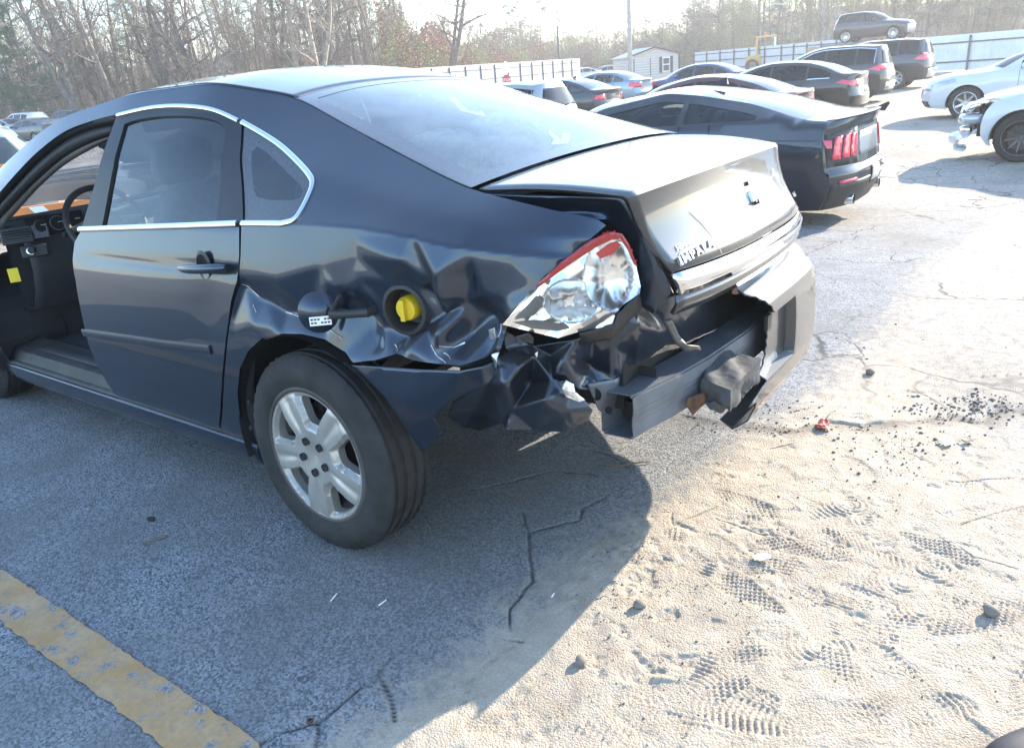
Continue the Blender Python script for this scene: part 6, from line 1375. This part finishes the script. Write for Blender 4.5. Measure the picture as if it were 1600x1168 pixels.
mb = MB(); mb.tube([(-.15, -.18, he-.02), (Ls/2, -.18, hpk+.03), (Ls+.15, -.18, he-.02)], .05, 4); mb.build('gable_trim', M_TRIM, sh, False)
wx = Ls*.74; mb = MB(); mb.box((wx, -.03, 1.30), (.62, .05, 1.1)); w_ = mb.build('window', M_WHITE, sh, False)
mb = MB(); mb.box((wx, -.06, 1.55), (.50, .03, .42)); mb.build('pane', M_DGLASS, w_, False); mb = MB(); mb.box((wx, -.06, 1.05), (.50, .03, .42)); mb.build('pane', M_DGLASS, w_, False)
for q in (-.44, .44): mb = MB(); mb.box((wx+q, -.04, 1.30), (.22, .05, 1.2)); mb.build('shutter', M_TRIM, sh, False)
dx_ = Ls*.26; mb = MB(); mb.box((dx_, -.025, .95), (1.3, .05, 1.85)); dr = mb.build('door', M_SID, sh, False)
for q in (-.66, .66): mb = MB(); mb.box((dx_+q, -.05, .95), (.05, .03, 1.85)); mb.build('door_edge', M_TRIM, dr, False)
# ---- poles and sign
M_POLE = pm('weathered_pole', (.34, .31, .28), .8, 0, var=.2); M_POLED = pm('dark_wood_pole', (.12, .105, .09), .9, 0, var=.3)
def pole(name, label, u, dep, r_, h, mat, lean=0.0):
    b = gat(u, dep); o = empty(name, tuple(b)); tag(o, label, 'pole'); mb = MB(); mb.tube([(0, 0, -.2), (lean*.5, 0, h/2), (lean, 0, h)], [r_*1.1, r_, r_*.8], 12); mb.build('shaft', mat, o); return o, b
o, b = pole('utility_pole', 'pale thick utility pole beside the garden shed', 985, 60, .16, 11, M_POLE); mb = MB(); mb.box((0, 0, 9.6), (2.4, .12, .12)); mb.build('cross_arm', M_POLED, o, False)
o, b = pole('fence_pole', 'thin dark pole standing behind the end of the metal fence', 875, 80, .10, 5.6, M_POLED)
o, b = pole('lamp_pole', 'dark street lamp pole with a pale curved arm among the pines', 1190, 80, .10, 6.0, M_POLED); mb = MB(); mb.tube([(0, 0, 5.4), (.5, 0, 5.8), (1.2, -.1, 5.9), (1.8, -.1, 5.8)], .05, 8); mb.build('lamp_arm', M_POSTW, o); mb = MB(); mb.box((1.95, -.1, 5.78), (.5, .2, .12)); mb.build('lamp_head', M_POSTW, o, False)
b = gat(791, 47); o = empty('stop_sign', tuple(b)); tag(o, 'small red stop sign on a white post by the metal fence', 'sign'); mb = MB(); mb.tube([(0, 0, 0), (0, 0, 2.35)], .07, 10); mb.build('post', M_WHITE, o)
mb = MB(); mb.box((0, 0, 1.95), (.34, .26, .5)); mb.build('gate_box', M_WHITE, o, False)
fcv = Vector((CAM[0]-b[0], CAM[1]-b[1], 0)).normalized(); exs = Vector((-fcv.y, fcv.x, 0)); V = [exs*.30*math.cos(a)+Vector((0, 0, 1.30+.30*math.sin(a)))+fcv*.20 for a in np.linspace(math.pi/8, 2*math.pi+math.pi/8, 9)[:-1]]; s_ = mk('sign_plate', V, [tuple(range(8))], pm('red_sign', (.55, .03, .04), .4), o, False); solid(s_, .01)
me = text_mesh('STOP', .22, .002, 'sign_lettering', 0, .004); me.materials.append(M_WHITE); l_ = link('sign_lettering', me, s_); Mx = Matrix(((exs.x, 0, fcv.x, 0), (exs.y, 0, fcv.y, 0), (0, 1, 0, 0), (0, 0, 0, 1))); l_.matrix_local = Matrix.Translation(exs*-.27+Vector((0, 0, 1.22))+fcv*.215)@Mx
# ---- yellow loader behind the fence
b = gat(1195, 69); lo_ = empty('wheel_loader', tuple(b), .3); tag(lo_, 'yellow wheel loader cab behind the white fence', 'loader'); M_YEL = pm('loader_yellow', (.62, .36, .08), .5, 0, var=.15)
for sx in (-.75, .75):
    for sy in (-.65, .65): mb = MB(); mb.box((sx, sy, 2.05), (.16, .12, 1.5)); mb.build('cab_post', M_YEL if sx < 0 else M_WHITE, lo_, False)
mb = MB(); mb.box((0, 0, 2.82), (1.75, 1.5, .16)); r_ = mb.build('cab_roof', M_YEL, lo_, False); bev(r_, .03)
mb = MB(); mb.lathe([(.001, .25), (.09, .22), (.11, 0)], 12, axis='z', c=(0, 0, 2.9)); mb.build('beacon', M_OR, lo_)
mb = MB(); mb.box((0, 0, 1.0), (3.2, 1.4, .7)); r_ = mb.build('chassis', M_YEL, lo_, False); bev(r_, .06); mb = MB(); mb.box((0, 0, 2.0), (1.35, 1.2, 1.1)); mb.build('cab_glass', M_CGLASS, lo_, False)
for sx in (-1.1, 1.1):
    for sy in (-.85, .85): w_ = link('wheel', WH['suv'][1], lo_, (sx, sy, .55)); w_.scale = (1.5, 1.5, 1.5); w_.rotation_euler = (0, 0, 0 if sy < 0 else math.pi)
# ---- pallets
M_WOOD = pm('raw_pallet_wood', (.42, .27, .17), .85, 0, var=.3, scale=5); b = gat(1272, 58)
mb = MB()
for k in range(6): mb.box((-.5+.2*k, 0, .125), (.13, 1.0, .022))
for k in range(3): mb.box((0, -.45+.45*k, .06), (1.2, .09, .10))
pm_ = mb.build('wooden_pallet', M_WOOD, None, False); pme = pm_.data; bpy.data.objects.remove(pm_)
for k in range(12):
    o = link('wooden_pallet', pme, None, (b[0]+.03*math.sin(k*3), b[1]+.03*math.cos(k*2), b[2]+.14*k)); o.rotation_euler = (0, 0, .3+.03*math.sin(k*5)); tag(o, 'raw wooden pallet in the stack behind the black crossover', 'pallet', 'stacked wooden pallets')
# ---- white house beyond the left woods
b = gat(60, 92); ho = empty('white_house', (b[0], b[1], b[2]), R_(-25)); tag(ho, 'white house with a grey-blue roof half hidden behind bare trunks', 'house')
mk('wall', [(-6, -4, 0), (6, -4, 0), (6, 4, 0), (-6, 4, 0), (-6, -4, 2.8), (6, -4, 2.8), (6, 4, 2.8), (-6, 4, 2.8)], [(0, 1, 5, 4), (1, 2, 6, 5), (2, 3, 7, 6), (3, 0, 4, 7)], pm('white_siding', (.72, .72, .70), .7), ho, False)
o = mk('roof', [(-6.5, -4.5, 2.7), (6.5, -4.5, 2.7), (6.5, 0, 4.3), (-6.5, 0, 4.3), (6.5, 4.5, 2.7), (-6.5, 4.5, 2.7)], [(0, 1, 2, 3), (3, 2, 4, 5)], pm('grey_blue_roof', (.28, .33, .38), .8, var=.1), ho, False); solid(o, .12)
for sx in (-3.5, 0, 3.5): mb = MB(); mb.box((sx, -4.03, 1.5), (1.2, .06, 1.2)); mb.build('window', M_DGLASS, ho, False)
# ---- the wooded rise behind the lot
def tl_dist(u): return float(np.interp(u, [-400, 0, 400, 620, 760, 900, 1060, 1250, 1600, 2000], [64, 62, 60, 66, 86, 118, 112, 84, 62, 56]))
V = []; F = []; us = np.linspace(-420, 2100, 90); offs = [(-3, -.02), (6, .2), (16, .9), (34, 3.0), (60, 6.0), (100, 9.0), (160, 11.0)]
for u in us:
    k = .25+.75*(1-math.exp(-((u-930)/190)**2)) if 600 < u < 1250 else 1.0
    for (o_, h_) in offs:
        p = gat(u, tl_dist(u)+o_); V.append((p[0], p[1], p[2]+h_*k*(.8+.4*float(fbm(u*.01, o_*.03, 3, 3)))))
n_ = len(offs)
for i in range(len(us)-1):
    for k in range(n_-1): a = i*n_+k; F.append((a, a+1, a+n_+1, a+n_))
hill = mk('wooded_rise', V, F, pm('leaf_litter', (.19, .15, .11), .95, 0, var=.35, scale=.6, bump=.5, bscale=3)); tag(hill, 'brown leaf-littered rise under the woods', 'hill', kind='structure')
for p_ in hill.data.polygons:
    pass
bm = bmesh.new(); bm.from_mesh(hill.data); bmesh.ops.recalc_face_normals(bm, faces=bm.faces)
if sum(f.normal.z for f in bm.faces) < 0: bmesh.ops.reverse_faces(bm, faces=bm.faces)
bm.to_mesh(hill.data); bm.free()
def hill_z(u, dep):
    o_ = dep-tl_dist(u); k = .25+.75*(1-math.exp(-((u-930)/190)**2)) if 600 < u < 1250 else 1.0
    return float(np.interp(o_, [q[0] for q in offs], [q[1] for q in offs]))*k*.9
rng = random.Random(11)
M_BARK = pm('grey_brown_bark', (.27, .215, .165), .9, 0, var=.4, scale=4, bump=.4, bscale=14); M_BARKD = pm('dark_bark', (.15, .12, .095), .9, 0, var=.4, scale=4, bump=.4, bscale=14); M_TWIG = pm('brown_twigs', (.28, .21, .155), .9, 0, var=.25); M_BUD = pm('spring_buds', (.30, .30, .10), .8, 0, var=.3); M_NEEDLE = pm('pine_needles', (.06, .12, .045), .8, 0, var=.35); M_REDBUD = pm('reddish_buds', (.30, .15, .10), .85, 0, var=.3)
def limb(mb, p, d, L, r0, r1, nseg, ns, wob, up=.0):
    pts = [Vector(p)]; d = Vector(d).normalized(); rad = [r0]
    for i in range(nseg):
        d = (d+Vector((rng.gauss(0, wob), rng.gauss(0, wob), rng.gauss(0, wob)+up))).normalized(); pts.append(pts[-1]+d*L/nseg); rad.append(r0+(r1-r0)*(i+1)/nseg)
    mb.tube(pts, rad, ns, cap=False); return pts, rad
def bare_tree(h, r, fork=False, buds=None, seed=0, lean=.05, nl=15):
    rng.seed(seed); T = MB(); K = MB(); L = []
    d = Vector((rng.gauss(0, lean), rng.gauss(0, lean), 1)); trunks = [(Vector((0, 0, -.3)), d, h, r)]
    if fork: trunks = [(Vector((0, 0, -.3)), d+Vector((.10, .05, 0)), h, r), (Vector((.1, .05, h*.10)), d+Vector((-.28, .1, 0)), h*.9, r*.75)]
    for (p, d, hh, rr) in trunks:
        pts, rad = limb(T, p, d, hh, rr, rr*.16, 12, 7, .035, .01)
        for i in range(nl):
            s = .16+.80*(i+rng.random())/nl; k = min(int(s*12), 11); q = pts[k]+(pts[k+1]-pts[k])*(s*12-k); a = rng.random()*6.283; el = rng.uniform(.25, .95)
            l = hh*rng.uniform(.16, .34)*(1.15-.6*s); L.append((q, Vector((math.cos(a)*math.cos(el), math.sin(a)*math.cos(el), math.sin(el))), l, rad[k]*rng.uniform(.35, .6)))
    bp = []
    for (q, d, l, r0) in L:
        pts, rad = limb(T, q, d, l, max(r0, .03), .014, 6, 5, .16, .05)
        for j in range(7):
            k = rng.randint(1, 5); d2 = (pts[k+1]-pts[k]).normalized()+Vector((rng.gauss(0, .6), rng.gauss(0, .6), rng.gauss(.15, .5)))
            p2, r2 = limb(K, pts[k], d2, l*rng.uniform(.3, .6), max(rad[k]*.5, .016), .009, 4, 3, .20, .04)
            for m_ in range(5):
                k2 = rng.randint(1, 3); d3 = (p2[k2+1]-p2[k2]).normalized()+Vector((rng.gauss(0, .7), rng.gauss(0, .7), rng.gauss(.1, .6)))
                p3, _r3 = limb(K, p2[k2], d3, l*rng.uniform(.12, .28), .010, .006, 2, 3, .2, .02); bp += p3[1:]
    obs = []
    def me_(mb, nme, mat):
        m_ = bpy.data.meshes.new(nme); m_.from_pydata([tuple(v) for v in mb.v], [], mb.f); m_.materials.append(mat); m_.polygons.foreach_set('use_smooth', [True]*len(m_.polygons)); return m_
    out = [me_(T, 'trunk', M_BARK if seed % 3 else M_BARKD), me_(K, 'crown', M_TWIG)]
    if buds:
        Bm = MB()
        for p in bp:
            for _ in range(buds[1]):
                q = p+Vector((rng.gauss(0, .10), rng.gauss(0, .10), rng.gauss(0, .10))); s = rng.uniform(.025, .055); a = Vector((rng.gauss(0, 1), rng.gauss(0, 1), rng.gauss(0, 1))).normalized(); b_ = a.orthogonal().normalized(); Bm.add([q-a*s, q+b_*s*.6, q+a*s, q-b_*s*.6], [(0, 1, 2, 3)])
        out.append(me_(Bm, 'leaf_buds', buds[0]))
    return out
def pine(h, r, seed, low=.35, cl=230):
    rng.seed(seed); T = MB(); N = MB(); pts, rad = limb(T, (0, 0, -.3), (rng.gauss(0, .03), rng.gauss(0, .03), 1), h, r, r*.2, 12, 7, .02, .01)
    for i in range(46):
        s = low+(1-low)*(i+rng.random())/46; k = min(int(s*12), 11); q = pts[k]+(pts[k+1]-pts[k])*(s*12-k); a = rng.random()*6.283; el = rng.uniform(-.15, .45); l = (1.15-s)*h*.26+.5
        bp, br = limb(T, q, (math.cos(a)*math.cos(el), math.sin(a)*math.cos(el), math.sin(el)), l, .05, .015, 5, 4, .12, .03)
        for j in range(7):
            k2 = rng.randint(2, 5); c = bp[k2]+Vector((rng.gauss(0, .22), rng.gauss(0, .22), rng.gauss(.08, .15)))
            for m_ in range(26):
                d = Vector((rng.gauss(0, 1), rng.gauss(0, 1), rng.gauss(.35, .8))).normalized(); e = c+Vector((rng.gauss(0, .16), rng.gauss(0, .16), rng.gauss(0, .10))); w = d.orthogonal().normalized()*.016; L_ = rng.uniform(.16, .30); N.add([e-w, e+w, e+d*L_+w*.3, e+d*L_-w*.3], [(0, 1, 2, 3)])
    o = []
    for mb, nme, mat in ((T, 'trunk', M_BARKD), (N, 'crown', M_NEEDLE)): m_ = bpy.data.meshes.new(nme); m_.from_pydata([tuple(v) for v in mb.v], [], mb.f); m_.materials.append(mat); o.append(m_)
    return o
VAR = [bare_tree(15, .24, False, None, 1), bare_tree(17, .20, False, None, 2, .08), bare_tree(14, .30, True, None, 3, .10), bare_tree(16, .16, False, None, 4, .06), bare_tree(15, .22, True, None, 5, .12), bare_tree(13, .14, False, (M_BUD, 2), 6, .08, 18), bare_tree(11, .12, True, (M_BUD, 3), 7, .10, 18), bare_tree(10, .11, False, (M_REDBUD, 2), 8, .1, 18)]
PINES = [pine(17, .22, 21, .30), pine(14, .18, 22, .15)]
def put_tree(parts, u, dep, sc, rz, label, group, name, cat='tree'):
    p = gat(u, dep); o = empty(name, (p[0], p[1], p[2]+hill_z(u, dep)-.05), rz); o.scale = (sc, sc, sc); tag(o, label, cat, group)
    for me in parts: link(me.name.split('.')[0], me, o)
rt = random.Random(5)
GB = 'bare hardwood trees of the woods'; GL = 'trees with spring buds along the woods'; GP = 'pines among the woods'
LOOK = ['stout straight bare tree', 'tall leaning bare tree', 'twin-trunked bare tree', 'slender straight bare tree', 'crooked twin-trunked bare tree', 'slim tree hazed with green buds', 'low forked tree with green buds', 'small tree hazed with reddish buds']
def where(u): return 'behind the charcoal coupe' if u < 160 else 'above the roof of the crushed sedan' if u < 560 else 'behind the long metal fence' if u < 920 else 'behind the garden shed' if u < 1110 else 'behind the black crossover' if u < 1430 else 'behind the fence past the white sedan'
for i in range(200):
    u = -330+2260*(i+rt.random()*.9)/200; d0 = tl_dist(u); dep = d0+rt.choice((1, 4, 9, 15, 22, 30))+rt.random()*5
    left = u < 640; rightw = u > 1060
    q = rt.random()
    if left: v = rt.choice((0, 1, 2, 3, 3, 4, 1)) if q < .80 else rt.choice((5, 6, 7))
    elif rightw: v = rt.choice((0, 3, 1)) if q < .25 else rt.choice((5, 6, 7, 5, 6))
    else: v = rt.choice((5, 6, 7, 7)) if q < .80 else 3
    sc = rt.uniform(.85, 1.2)*(1.0 if left or rightw else .70)
    lab = LOOK[v]+' '+where(u)
    if v < 5: put_tree(VAR[v], u, dep, sc, rt.random()*6.28, lab, GB+' '+where(u), 'bare_tree')
    else: put_tree(VAR[v], u, dep, sc*.95, rt.random()*6.28, lab, GL+' '+where(u), 'budding_tree')
for (u, dp_, sc, v) in ((38, 60, .8, 1), (10, 62, .75, 1), (-40, 66, .9, 1), (120, 74, .9, 1), (205, 72, .8, 1), (470, 70, .7, 1), (842, 112, .78, 1), (820, 122, .70, 0), (868, 120, .7, 1), (790, 110, .72, 1), (1010, 130, .6, 1), (1035, 118, .7, 0), (1080, 112, .8, 1), (1210, 92, .8, 1), (1390, 84, .9, 0), (1540, 78, .9, 1), (935, 150, .62, 0), (1120, 108, .95, 0), (1145, 112, 1.0, 0), (1180, 104, .9, 0), (1440, 80, 1.0, 1), (1500, 86, 1.05, 0), (1590, 72, 1.0, 1), (1330, 96, .9, 0), (1700, 70, 1, 0), (560, 82, .8, 0)):
    put_tree(PINES[v], u, dp_, sc, rt.random()*6.28, 'dark green pine rising '+where(u), GP+' '+where(u), 'pine_tree')
# big forked trees that stand out
for (u, dp_, sc, v, lab) in ((700, 72, 1.0, 2, 'tall dark forked tree with spreading bare limbs behind the metal fence'), (1290, 78, 1.25, 4, 'large grey tree with dense spreading limbs behind the black crossover'), (500, 56, 1.1, 4, 'leaning bare tree rising just over the sedan roof'), (100, 58, 1.05, 2, 'leaning grey tree with long side limbs behind the charcoal coupe')):
    put_tree(VAR[v], u, dp_, sc, rt.random()*6.28, lab, None, 'forked_tree')
# undergrowth: one tangled mass of brush
mbv = []; mbf = []; rt.seed(9)
for i in range(15000):
    u = rt.uniform(-380, 2050); d0 = tl_dist(u); dp2 = rt.uniform(-1, 46); dep = d0+dp2; p = gat(u, dep); z0 = p[2]+hill_z(u, dep); low = .55 if 640 < u < 1080 else 1.0
    hh = (rt.uniform(.8, 3.4) if rt.random() < .45 else rt.uniform(3, 10)*low)*(1 if dp2 > 3 else .45); x, y = p[0], p[1]; dx, dy = rt.gauss(0, .10)*hh, rt.gauss(0, .10)*hh; w = rt.uniform(.010, .026)*(.7+hh*.09)
    for br in range(3):
        bx, by = rt.gauss(0, .13)*hh*(br > 0), rt.gauss(0, .13)*hh*(br > 0); n0 = len(mbv); a = rt.random()*3.14; q0 = .3*br*rt.random()
        for k in range(4):
            s = q0+(1-q0)*k/3; q = (1-s*.75)*(1 if br == 0 else .6); ww = w*q; ca, sa = math.cos(a)*ww, math.sin(a)*ww; t_ = max(0, s-q0); X = x+dx*s*s+bx*t_; Y = y+dy*s*s+by*t_; Z = z0+hh*s
            mbv += [(X-ca, Y-sa, Z), (X+ca, Y+sa, Z)]
        for k in range(3): mbf.append((n0+2*k, n0+2*k+1, n0+2*k+3, n0+2*k+2))
br_ = mk('undergrowth', mbv, mbf, M_TWIG, None, False); tag(br_, 'tangle of brown brush and saplings filling the woods', 'undergrowth', kind='stuff')
def leaf_mass(name, label, n, mat, hs, sd, smin, smax, gate, ur=(-380, 2050), dd=20):
    g = np.random.default_rng(sd); u = g.uniform(*ur, n); u = u[g.random(n) < np.array([gate(q) for q in u])]; n = len(u)
    d0 = np.interp(u, [-400, 0, 400, 620, 760, 900, 1060, 1250, 1600, 2000], [64, 62, 60, 66, 86, 118, 112, 84, 62, 56]); dep = d0+np.abs(g.normal(0, dd, n)); low = np.where((u > 640) & (u < 1080), .75, 1.0)
    D = _f[None]+((u-800)/FOC)[:, None]*_r[None]-((120-584)/FOC)*_u[None]; P = CAM[None]+D*(dep/(D@_f))[:, None]
    kk = np.where((u > 600) & (u < 1250), .25+.75*(1-np.exp(-((u-930)/190)**2)), 1.0); hz = np.interp(dep-d0, [q[0] for q in offs], [q[1] for q in offs])*kk*.9
    z = -.33+hz+hs*low*(.55+.9*vn(u*.022, dep*.05, sd))*g.random(n)**.8; k = vn(u*.06, z*.55+dep*.2, sd+3) > .42; C = np.stack([P[:, 0], P[:, 1], z], 1)[k]; n = len(C)
    A = g.normal(size=(n, 3)); A /= np.linalg.norm(A, axis=1)[:, None]; B = np.cross(A, g.normal(size=(n, 3))); B /= np.linalg.norm(B, axis=1)[:, None]+1e-9; s = g.uniform(smin, smax, n)[:, None]
    V = np.stack([C-A*s, C+B*s*.6, C+A*s, C-B*s*.6], 1).reshape(-1, 3); me = bpy.data.meshes.new(name); me.vertices.add(len(V)); me.vertices.foreach_set('co', V.ravel()); me.loops.add(4*n); me.loops.foreach_set('vertex_index', np.arange(4*n)); me.polygons.add(n); me.polygons.foreach_set('loop_start', np.arange(0, 4*n, 4)); me.update(calc_edges=True); me.materials.append(mat)
    tag(link(name, me), label, 'leaves', kind='stuff')
leaf_mass('spring_leaves', 'pale green spring leaves scattered through the woods', 130000, M_BUD, 8.5, 31, .03, .085, lambda u: .30 if u < 600 else .9)
leaf_mass('evergreen_leaves', 'dull evergreen leaves among the woods past the fence', 90000, M_NEEDLE, 9.5, 61, .03, .10, lambda u: .22 if u < 560 else .9)
leaf_mass('twig_haze', 'fine brown twig ends hazing the woods', 240000, M_TWIG, 12, 47, .02, .075, lambda u: 1.0)
leaf_mass('canopy_haze', 'rusty brown canopy of the far wood behind the fence end and shed', 150000, M_REDBUD, 6.5, 71, .04, .13, lambda u: 1.0, (600, 1130), 14)
leaf_mass('canopy_haze', 'olive green canopy of the far wood behind the fence end and shed', 120000, M_BUD, 6.0, 73, .04, .13, lambda u: 1.0, (600, 1180), 14)
leaf_mass('canopy_haze', 'dull grey-brown canopy of the far wood behind the fence end', 120000, M_TWIG, 7.5, 75, .04, .12, lambda u: 1.0, (600, 1180), 16)
# ---- hazy air over the whole lot
mb = MB(); mb.box((0, 0, 17), (900, 900, 40)); hz_ = mb.build('haze', None, None, False); tag(hz_, 'thin pale haze in the air over the lot', 'haze', kind='stuff')
mh = bpy.data.materials.new('thin_haze'); mh.use_nodes = True; th = mh.node_tree; th.nodes.remove(th.nodes['Principled BSDF']); pv = th.nodes.new('ShaderNodeVolumePrincipled'); pv.inputs['Color'].default_value = (.93, .96, 1.0, 1); pv.inputs['Density'].default_value = .0015; pv.inputs['Anisotropy'].default_value = .45
th.links.new(pv.outputs[0], th.nodes['Material Output'].inputs['Volume']); hz_.data.materials.append(mh)
# ================================================================== litter on the asphalt
rs = random.Random(3)
def stone_mesh(seed, n=2):
    bm = bmesh.new(); bmesh.ops.create_icosphere(bm, subdivisions=n, radius=1); C = np.array([v.co for v in bm.verts]); d = fbm(C[:, 0]*1.7+seed, C[:, 1]*1.7+C[:, 2]*1.3, 3, seed)
    for v, q in zip(bm.verts, d): v.co *= .65+.7*float(q)
    me = bpy.data.meshes.new('stone'); bm.to_mesh(me); bm.free(); me.polygons.foreach_set('use_smooth', [True]*len(me.polygons)); return me
M_STONE = pm('grey_stone', (.22, .19, .16), .9, 0, var=.3, scale=30, bump=.3, bscale=60); M_SOIL = pm('dark_soil_crumb', (.15, .12, .095), .95, 0, var=.3, scale=40)
for k, (u, v, r_, lab) in enumerate(((1548, 957, .020, 'dark brown stone lying alone on the cracked sunlit slab'), (1000, 947, .017, 'grey pebble beside a dark hollow in the sand'), (908, 1034, .016, 'small pebble pressed in the sand near the shadow edge'), (1345, 668, .009, 'pale flat stone in the eroded groove'), (1360, 583, .02, 'small stone on the bright asphalt past the bumper'))):
    me = stone_mesh(k+1); me.materials.append(M_STONE); p = gpx(u, v); o = link('stone', me, None, (p[0], p[1], p[2]+r_*.45)); o.scale = (r_*1.2, r_, r_*.75); o.rotation_euler = (0, 0, k); tag(o, lab, 'stone')
# dark crumbs of broken asphalt along the groove
V = []; F = []; ico = stone_mesh(9, 1); iv = [v.co.copy() for v in ico.vertices]; iF = [tuple(p.vertices) for p in ico.polygons]
def crumbs(cu, cv, su, sv, n, r0, r1):
    for _ in range(n):
        p = gpx(cu+rs.gauss(0, su), cv+rs.gauss(0, sv)); i = int(np.clip(np.searchsorted(GX, p[0]), 0, nx-1)); j = int(np.clip(np.searchsorted(GY, p[1]), 0, ny-1)); z = H[i, j]; r_ = r0+(r1-r0)*rs.random()**2.2; sq = rs.uniform(.5, 1.3); n0 = len(V); R3 = Matrix.Rotation(rs.random()*6, 3, 'Z')
        for c in iv: q = R3@c; V.append((p[0]+q.x*r_*sq, p[1]+q.y*r_, z+r_*.25+q.z*r_*.6))
        for f in iF: F.append(tuple(n0+k for k in f))
for a in ((1470, 640, 45, 10, 110, .003, .010), (1430, 690, 60, 14, 110, .002, .008), (1520, 625, 20, 8, 70, .003, .011), (1390, 725, 40, 14, 50, .002, .006), (1200, 640, 60, 8, 90, .002, .007), (1280, 760, 120, 40, 90, .0015, .005), (960, 900, 40, 60, 140, .0015, .005), (1150, 900, 90, 60, 80, .0015, .005), (1560, 640, 40, 10, 90, .003, .009), (1250, 1060, 200, 70, 80, .0015, .0045), (1240, 670, 90, 6, 110, .002, .007), (1400, 420, 150, 90, 60, .003, .009), (1120, 660, 40, 6, 60, .002, .006)): crumbs(*a)
cr_ = mk('soil_crumbs', V, F, M_SOIL, None, False); tag(cr_, 'dark crumbs of soil and broken asphalt strewn along the groove', 'debris', kind='stuff')
V = []; F = []
for a in ((1250, 950, 260, 130, 700, .001, .0035), (1000, 1050, 160, 70, 300, .001, .0035), (1450, 800, 150, 80, 300, .001, .0035), (700, 900, 300, 150, 200, .0008, .0022)): crumbs(*a)
cr2 = mk('sand_grains', V, F, pm('pale_grit', (.42, .36, .29), .95, 0, var=.3, scale=50), None, False); tag(cr2, 'pale grit scattered over the sand and footprints', 'grit', kind='stuff')
def litter(name, label, cat, poly, z0, hgt, mat, amp=.004, fr=60, seed=2):
    P, T = cdt([np.array(gpx(*q)[:2]) for q in poly], step=.005); zz = z0+hgt*fbm(P[:, 0]*fr, P[:, 1]*fr, 3, seed)
    o = mk(name, np.stack([P[:, 0], P[:, 1], zz+np.array([float(G0(*p)) for p in P])], 1), T, mat, None, True, 50); solid(o, .0012); tag(o, label, cat); return o
litter('red_rag', 'crumpled red plastic scrap in the eroded groove', 'scrap', [(1274, 668), (1279, 660), (1288, 657), (1294, 663), (1297, 675), (1286, 674), (1278, 672)], .0, .030, pm('red_plastic_scrap', (.55, .10, .07), .5, 0, var=.3, scale=60), fr=70)
litter('paper_scrap', 'white paper scrap trodden into the sand', 'scrap', [(1176, 871), (1184, 867), (1203, 868), (1204, 875), (1190, 878), (1178, 877)], .003, .012, M_WHITE)
litter('plastic_chip', 'flat grey chip beyond the groove on the sunlit side', 'scrap', [(1470, 692), (1485, 689), (1488, 697), (1476, 700)], .006, .008, M_WHITE)
litter('plastic_chip', 'round grey chip lying right of the soil crumbs', 'scrap', [(1501, 690), (1518, 686), (1521, 692), (1508, 694)], .006, .008, M_STONE)
for (a, b, lab) in (((517, 940), (527, 929), 'white splinter on the shaded asphalt nearer the wheel'), ((592, 947), (604, 939), 'white splinter on the shaded asphalt nearer the crack'), ((862, 934), (866, 929), 'tiny white splinter near the shadow edge')):
    p, q = gpx(*a), gpx(*b); mb = MB(); mb.tube([Vector(p)+Vector((0, 0, .004)), Vector(q)+Vector((0, 0, .006))], [.0025, .002], 5); o = mb.build('splinter', M_WHITE); tag(o, lab, 'splinter')
p, q = gpx(951, 732), gpx(1016, 723); mb = MB(); mb.tube([Vector(p)+Vector((0, 0, .005)), (Vector(p)+Vector(q))/2+Vector((0, .004, .008)), Vector(q)+Vector((0, 0, .006))], [.003, .0035, .002], 6); o = mb.build('twig', pm('dry_twig', (.20, .12, .07), .9)); tag(o, 'thin dry twig on the sunlit ground behind the shadow', 'twig')
p, q = gpx(218, 853), gpx(259, 839); mb = MB(); mb.tube([Vector(p)+Vector((0, 0, .003)), (Vector(p)+Vector(q))/2+Vector((0, .002, .005)), Vector(q)+Vector((0, 0, .004))], [.001, .004, .007], 6); o = mb.build('twig', MATS['dark_bark'] if 'dark_bark' in MATS else M_SOIL); tag(o, 'dark tapered stick on the shaded asphalt', 'twig')
p = gpx(237, 813); mb = MB(); mb.box((p[0], p[1], .008), (.026, .014, .014), .5); o = mb.build('rubber_bit', M_RUBBER, None, False); bev(o, .003); tag(o, 'small black rubber block on the shaded asphalt', 'scrap')
p = gpx(485, 1127); mb = MB(); mb.lathe([(.004, .001), (.008, .0005), (.009, .004), (.004, .005)], 16, axis='z', c=(p[0], p[1], 0.0005)); o = mb.build('washer', M_RUST); tag(o, 'rusty washer lying in the crack', 'washer')
# navy shoe tip at the edge of the frame
p = gpx(1590, 1166); o = blob('navy_shoe', (p[0]+.05, p[1]-.055, .045), (.13, .30, .10), pm('navy_canvas', (.006, .011, .024), .6, 0, var=.2), None, 2.8, 16, M=Matrix.Rotation(R_(-38), 3, 'Z')); tag(o, 'navy shoe toe on the sand at the edge of the view', 'shoe')
bpy.data.meshes.remove(ico)
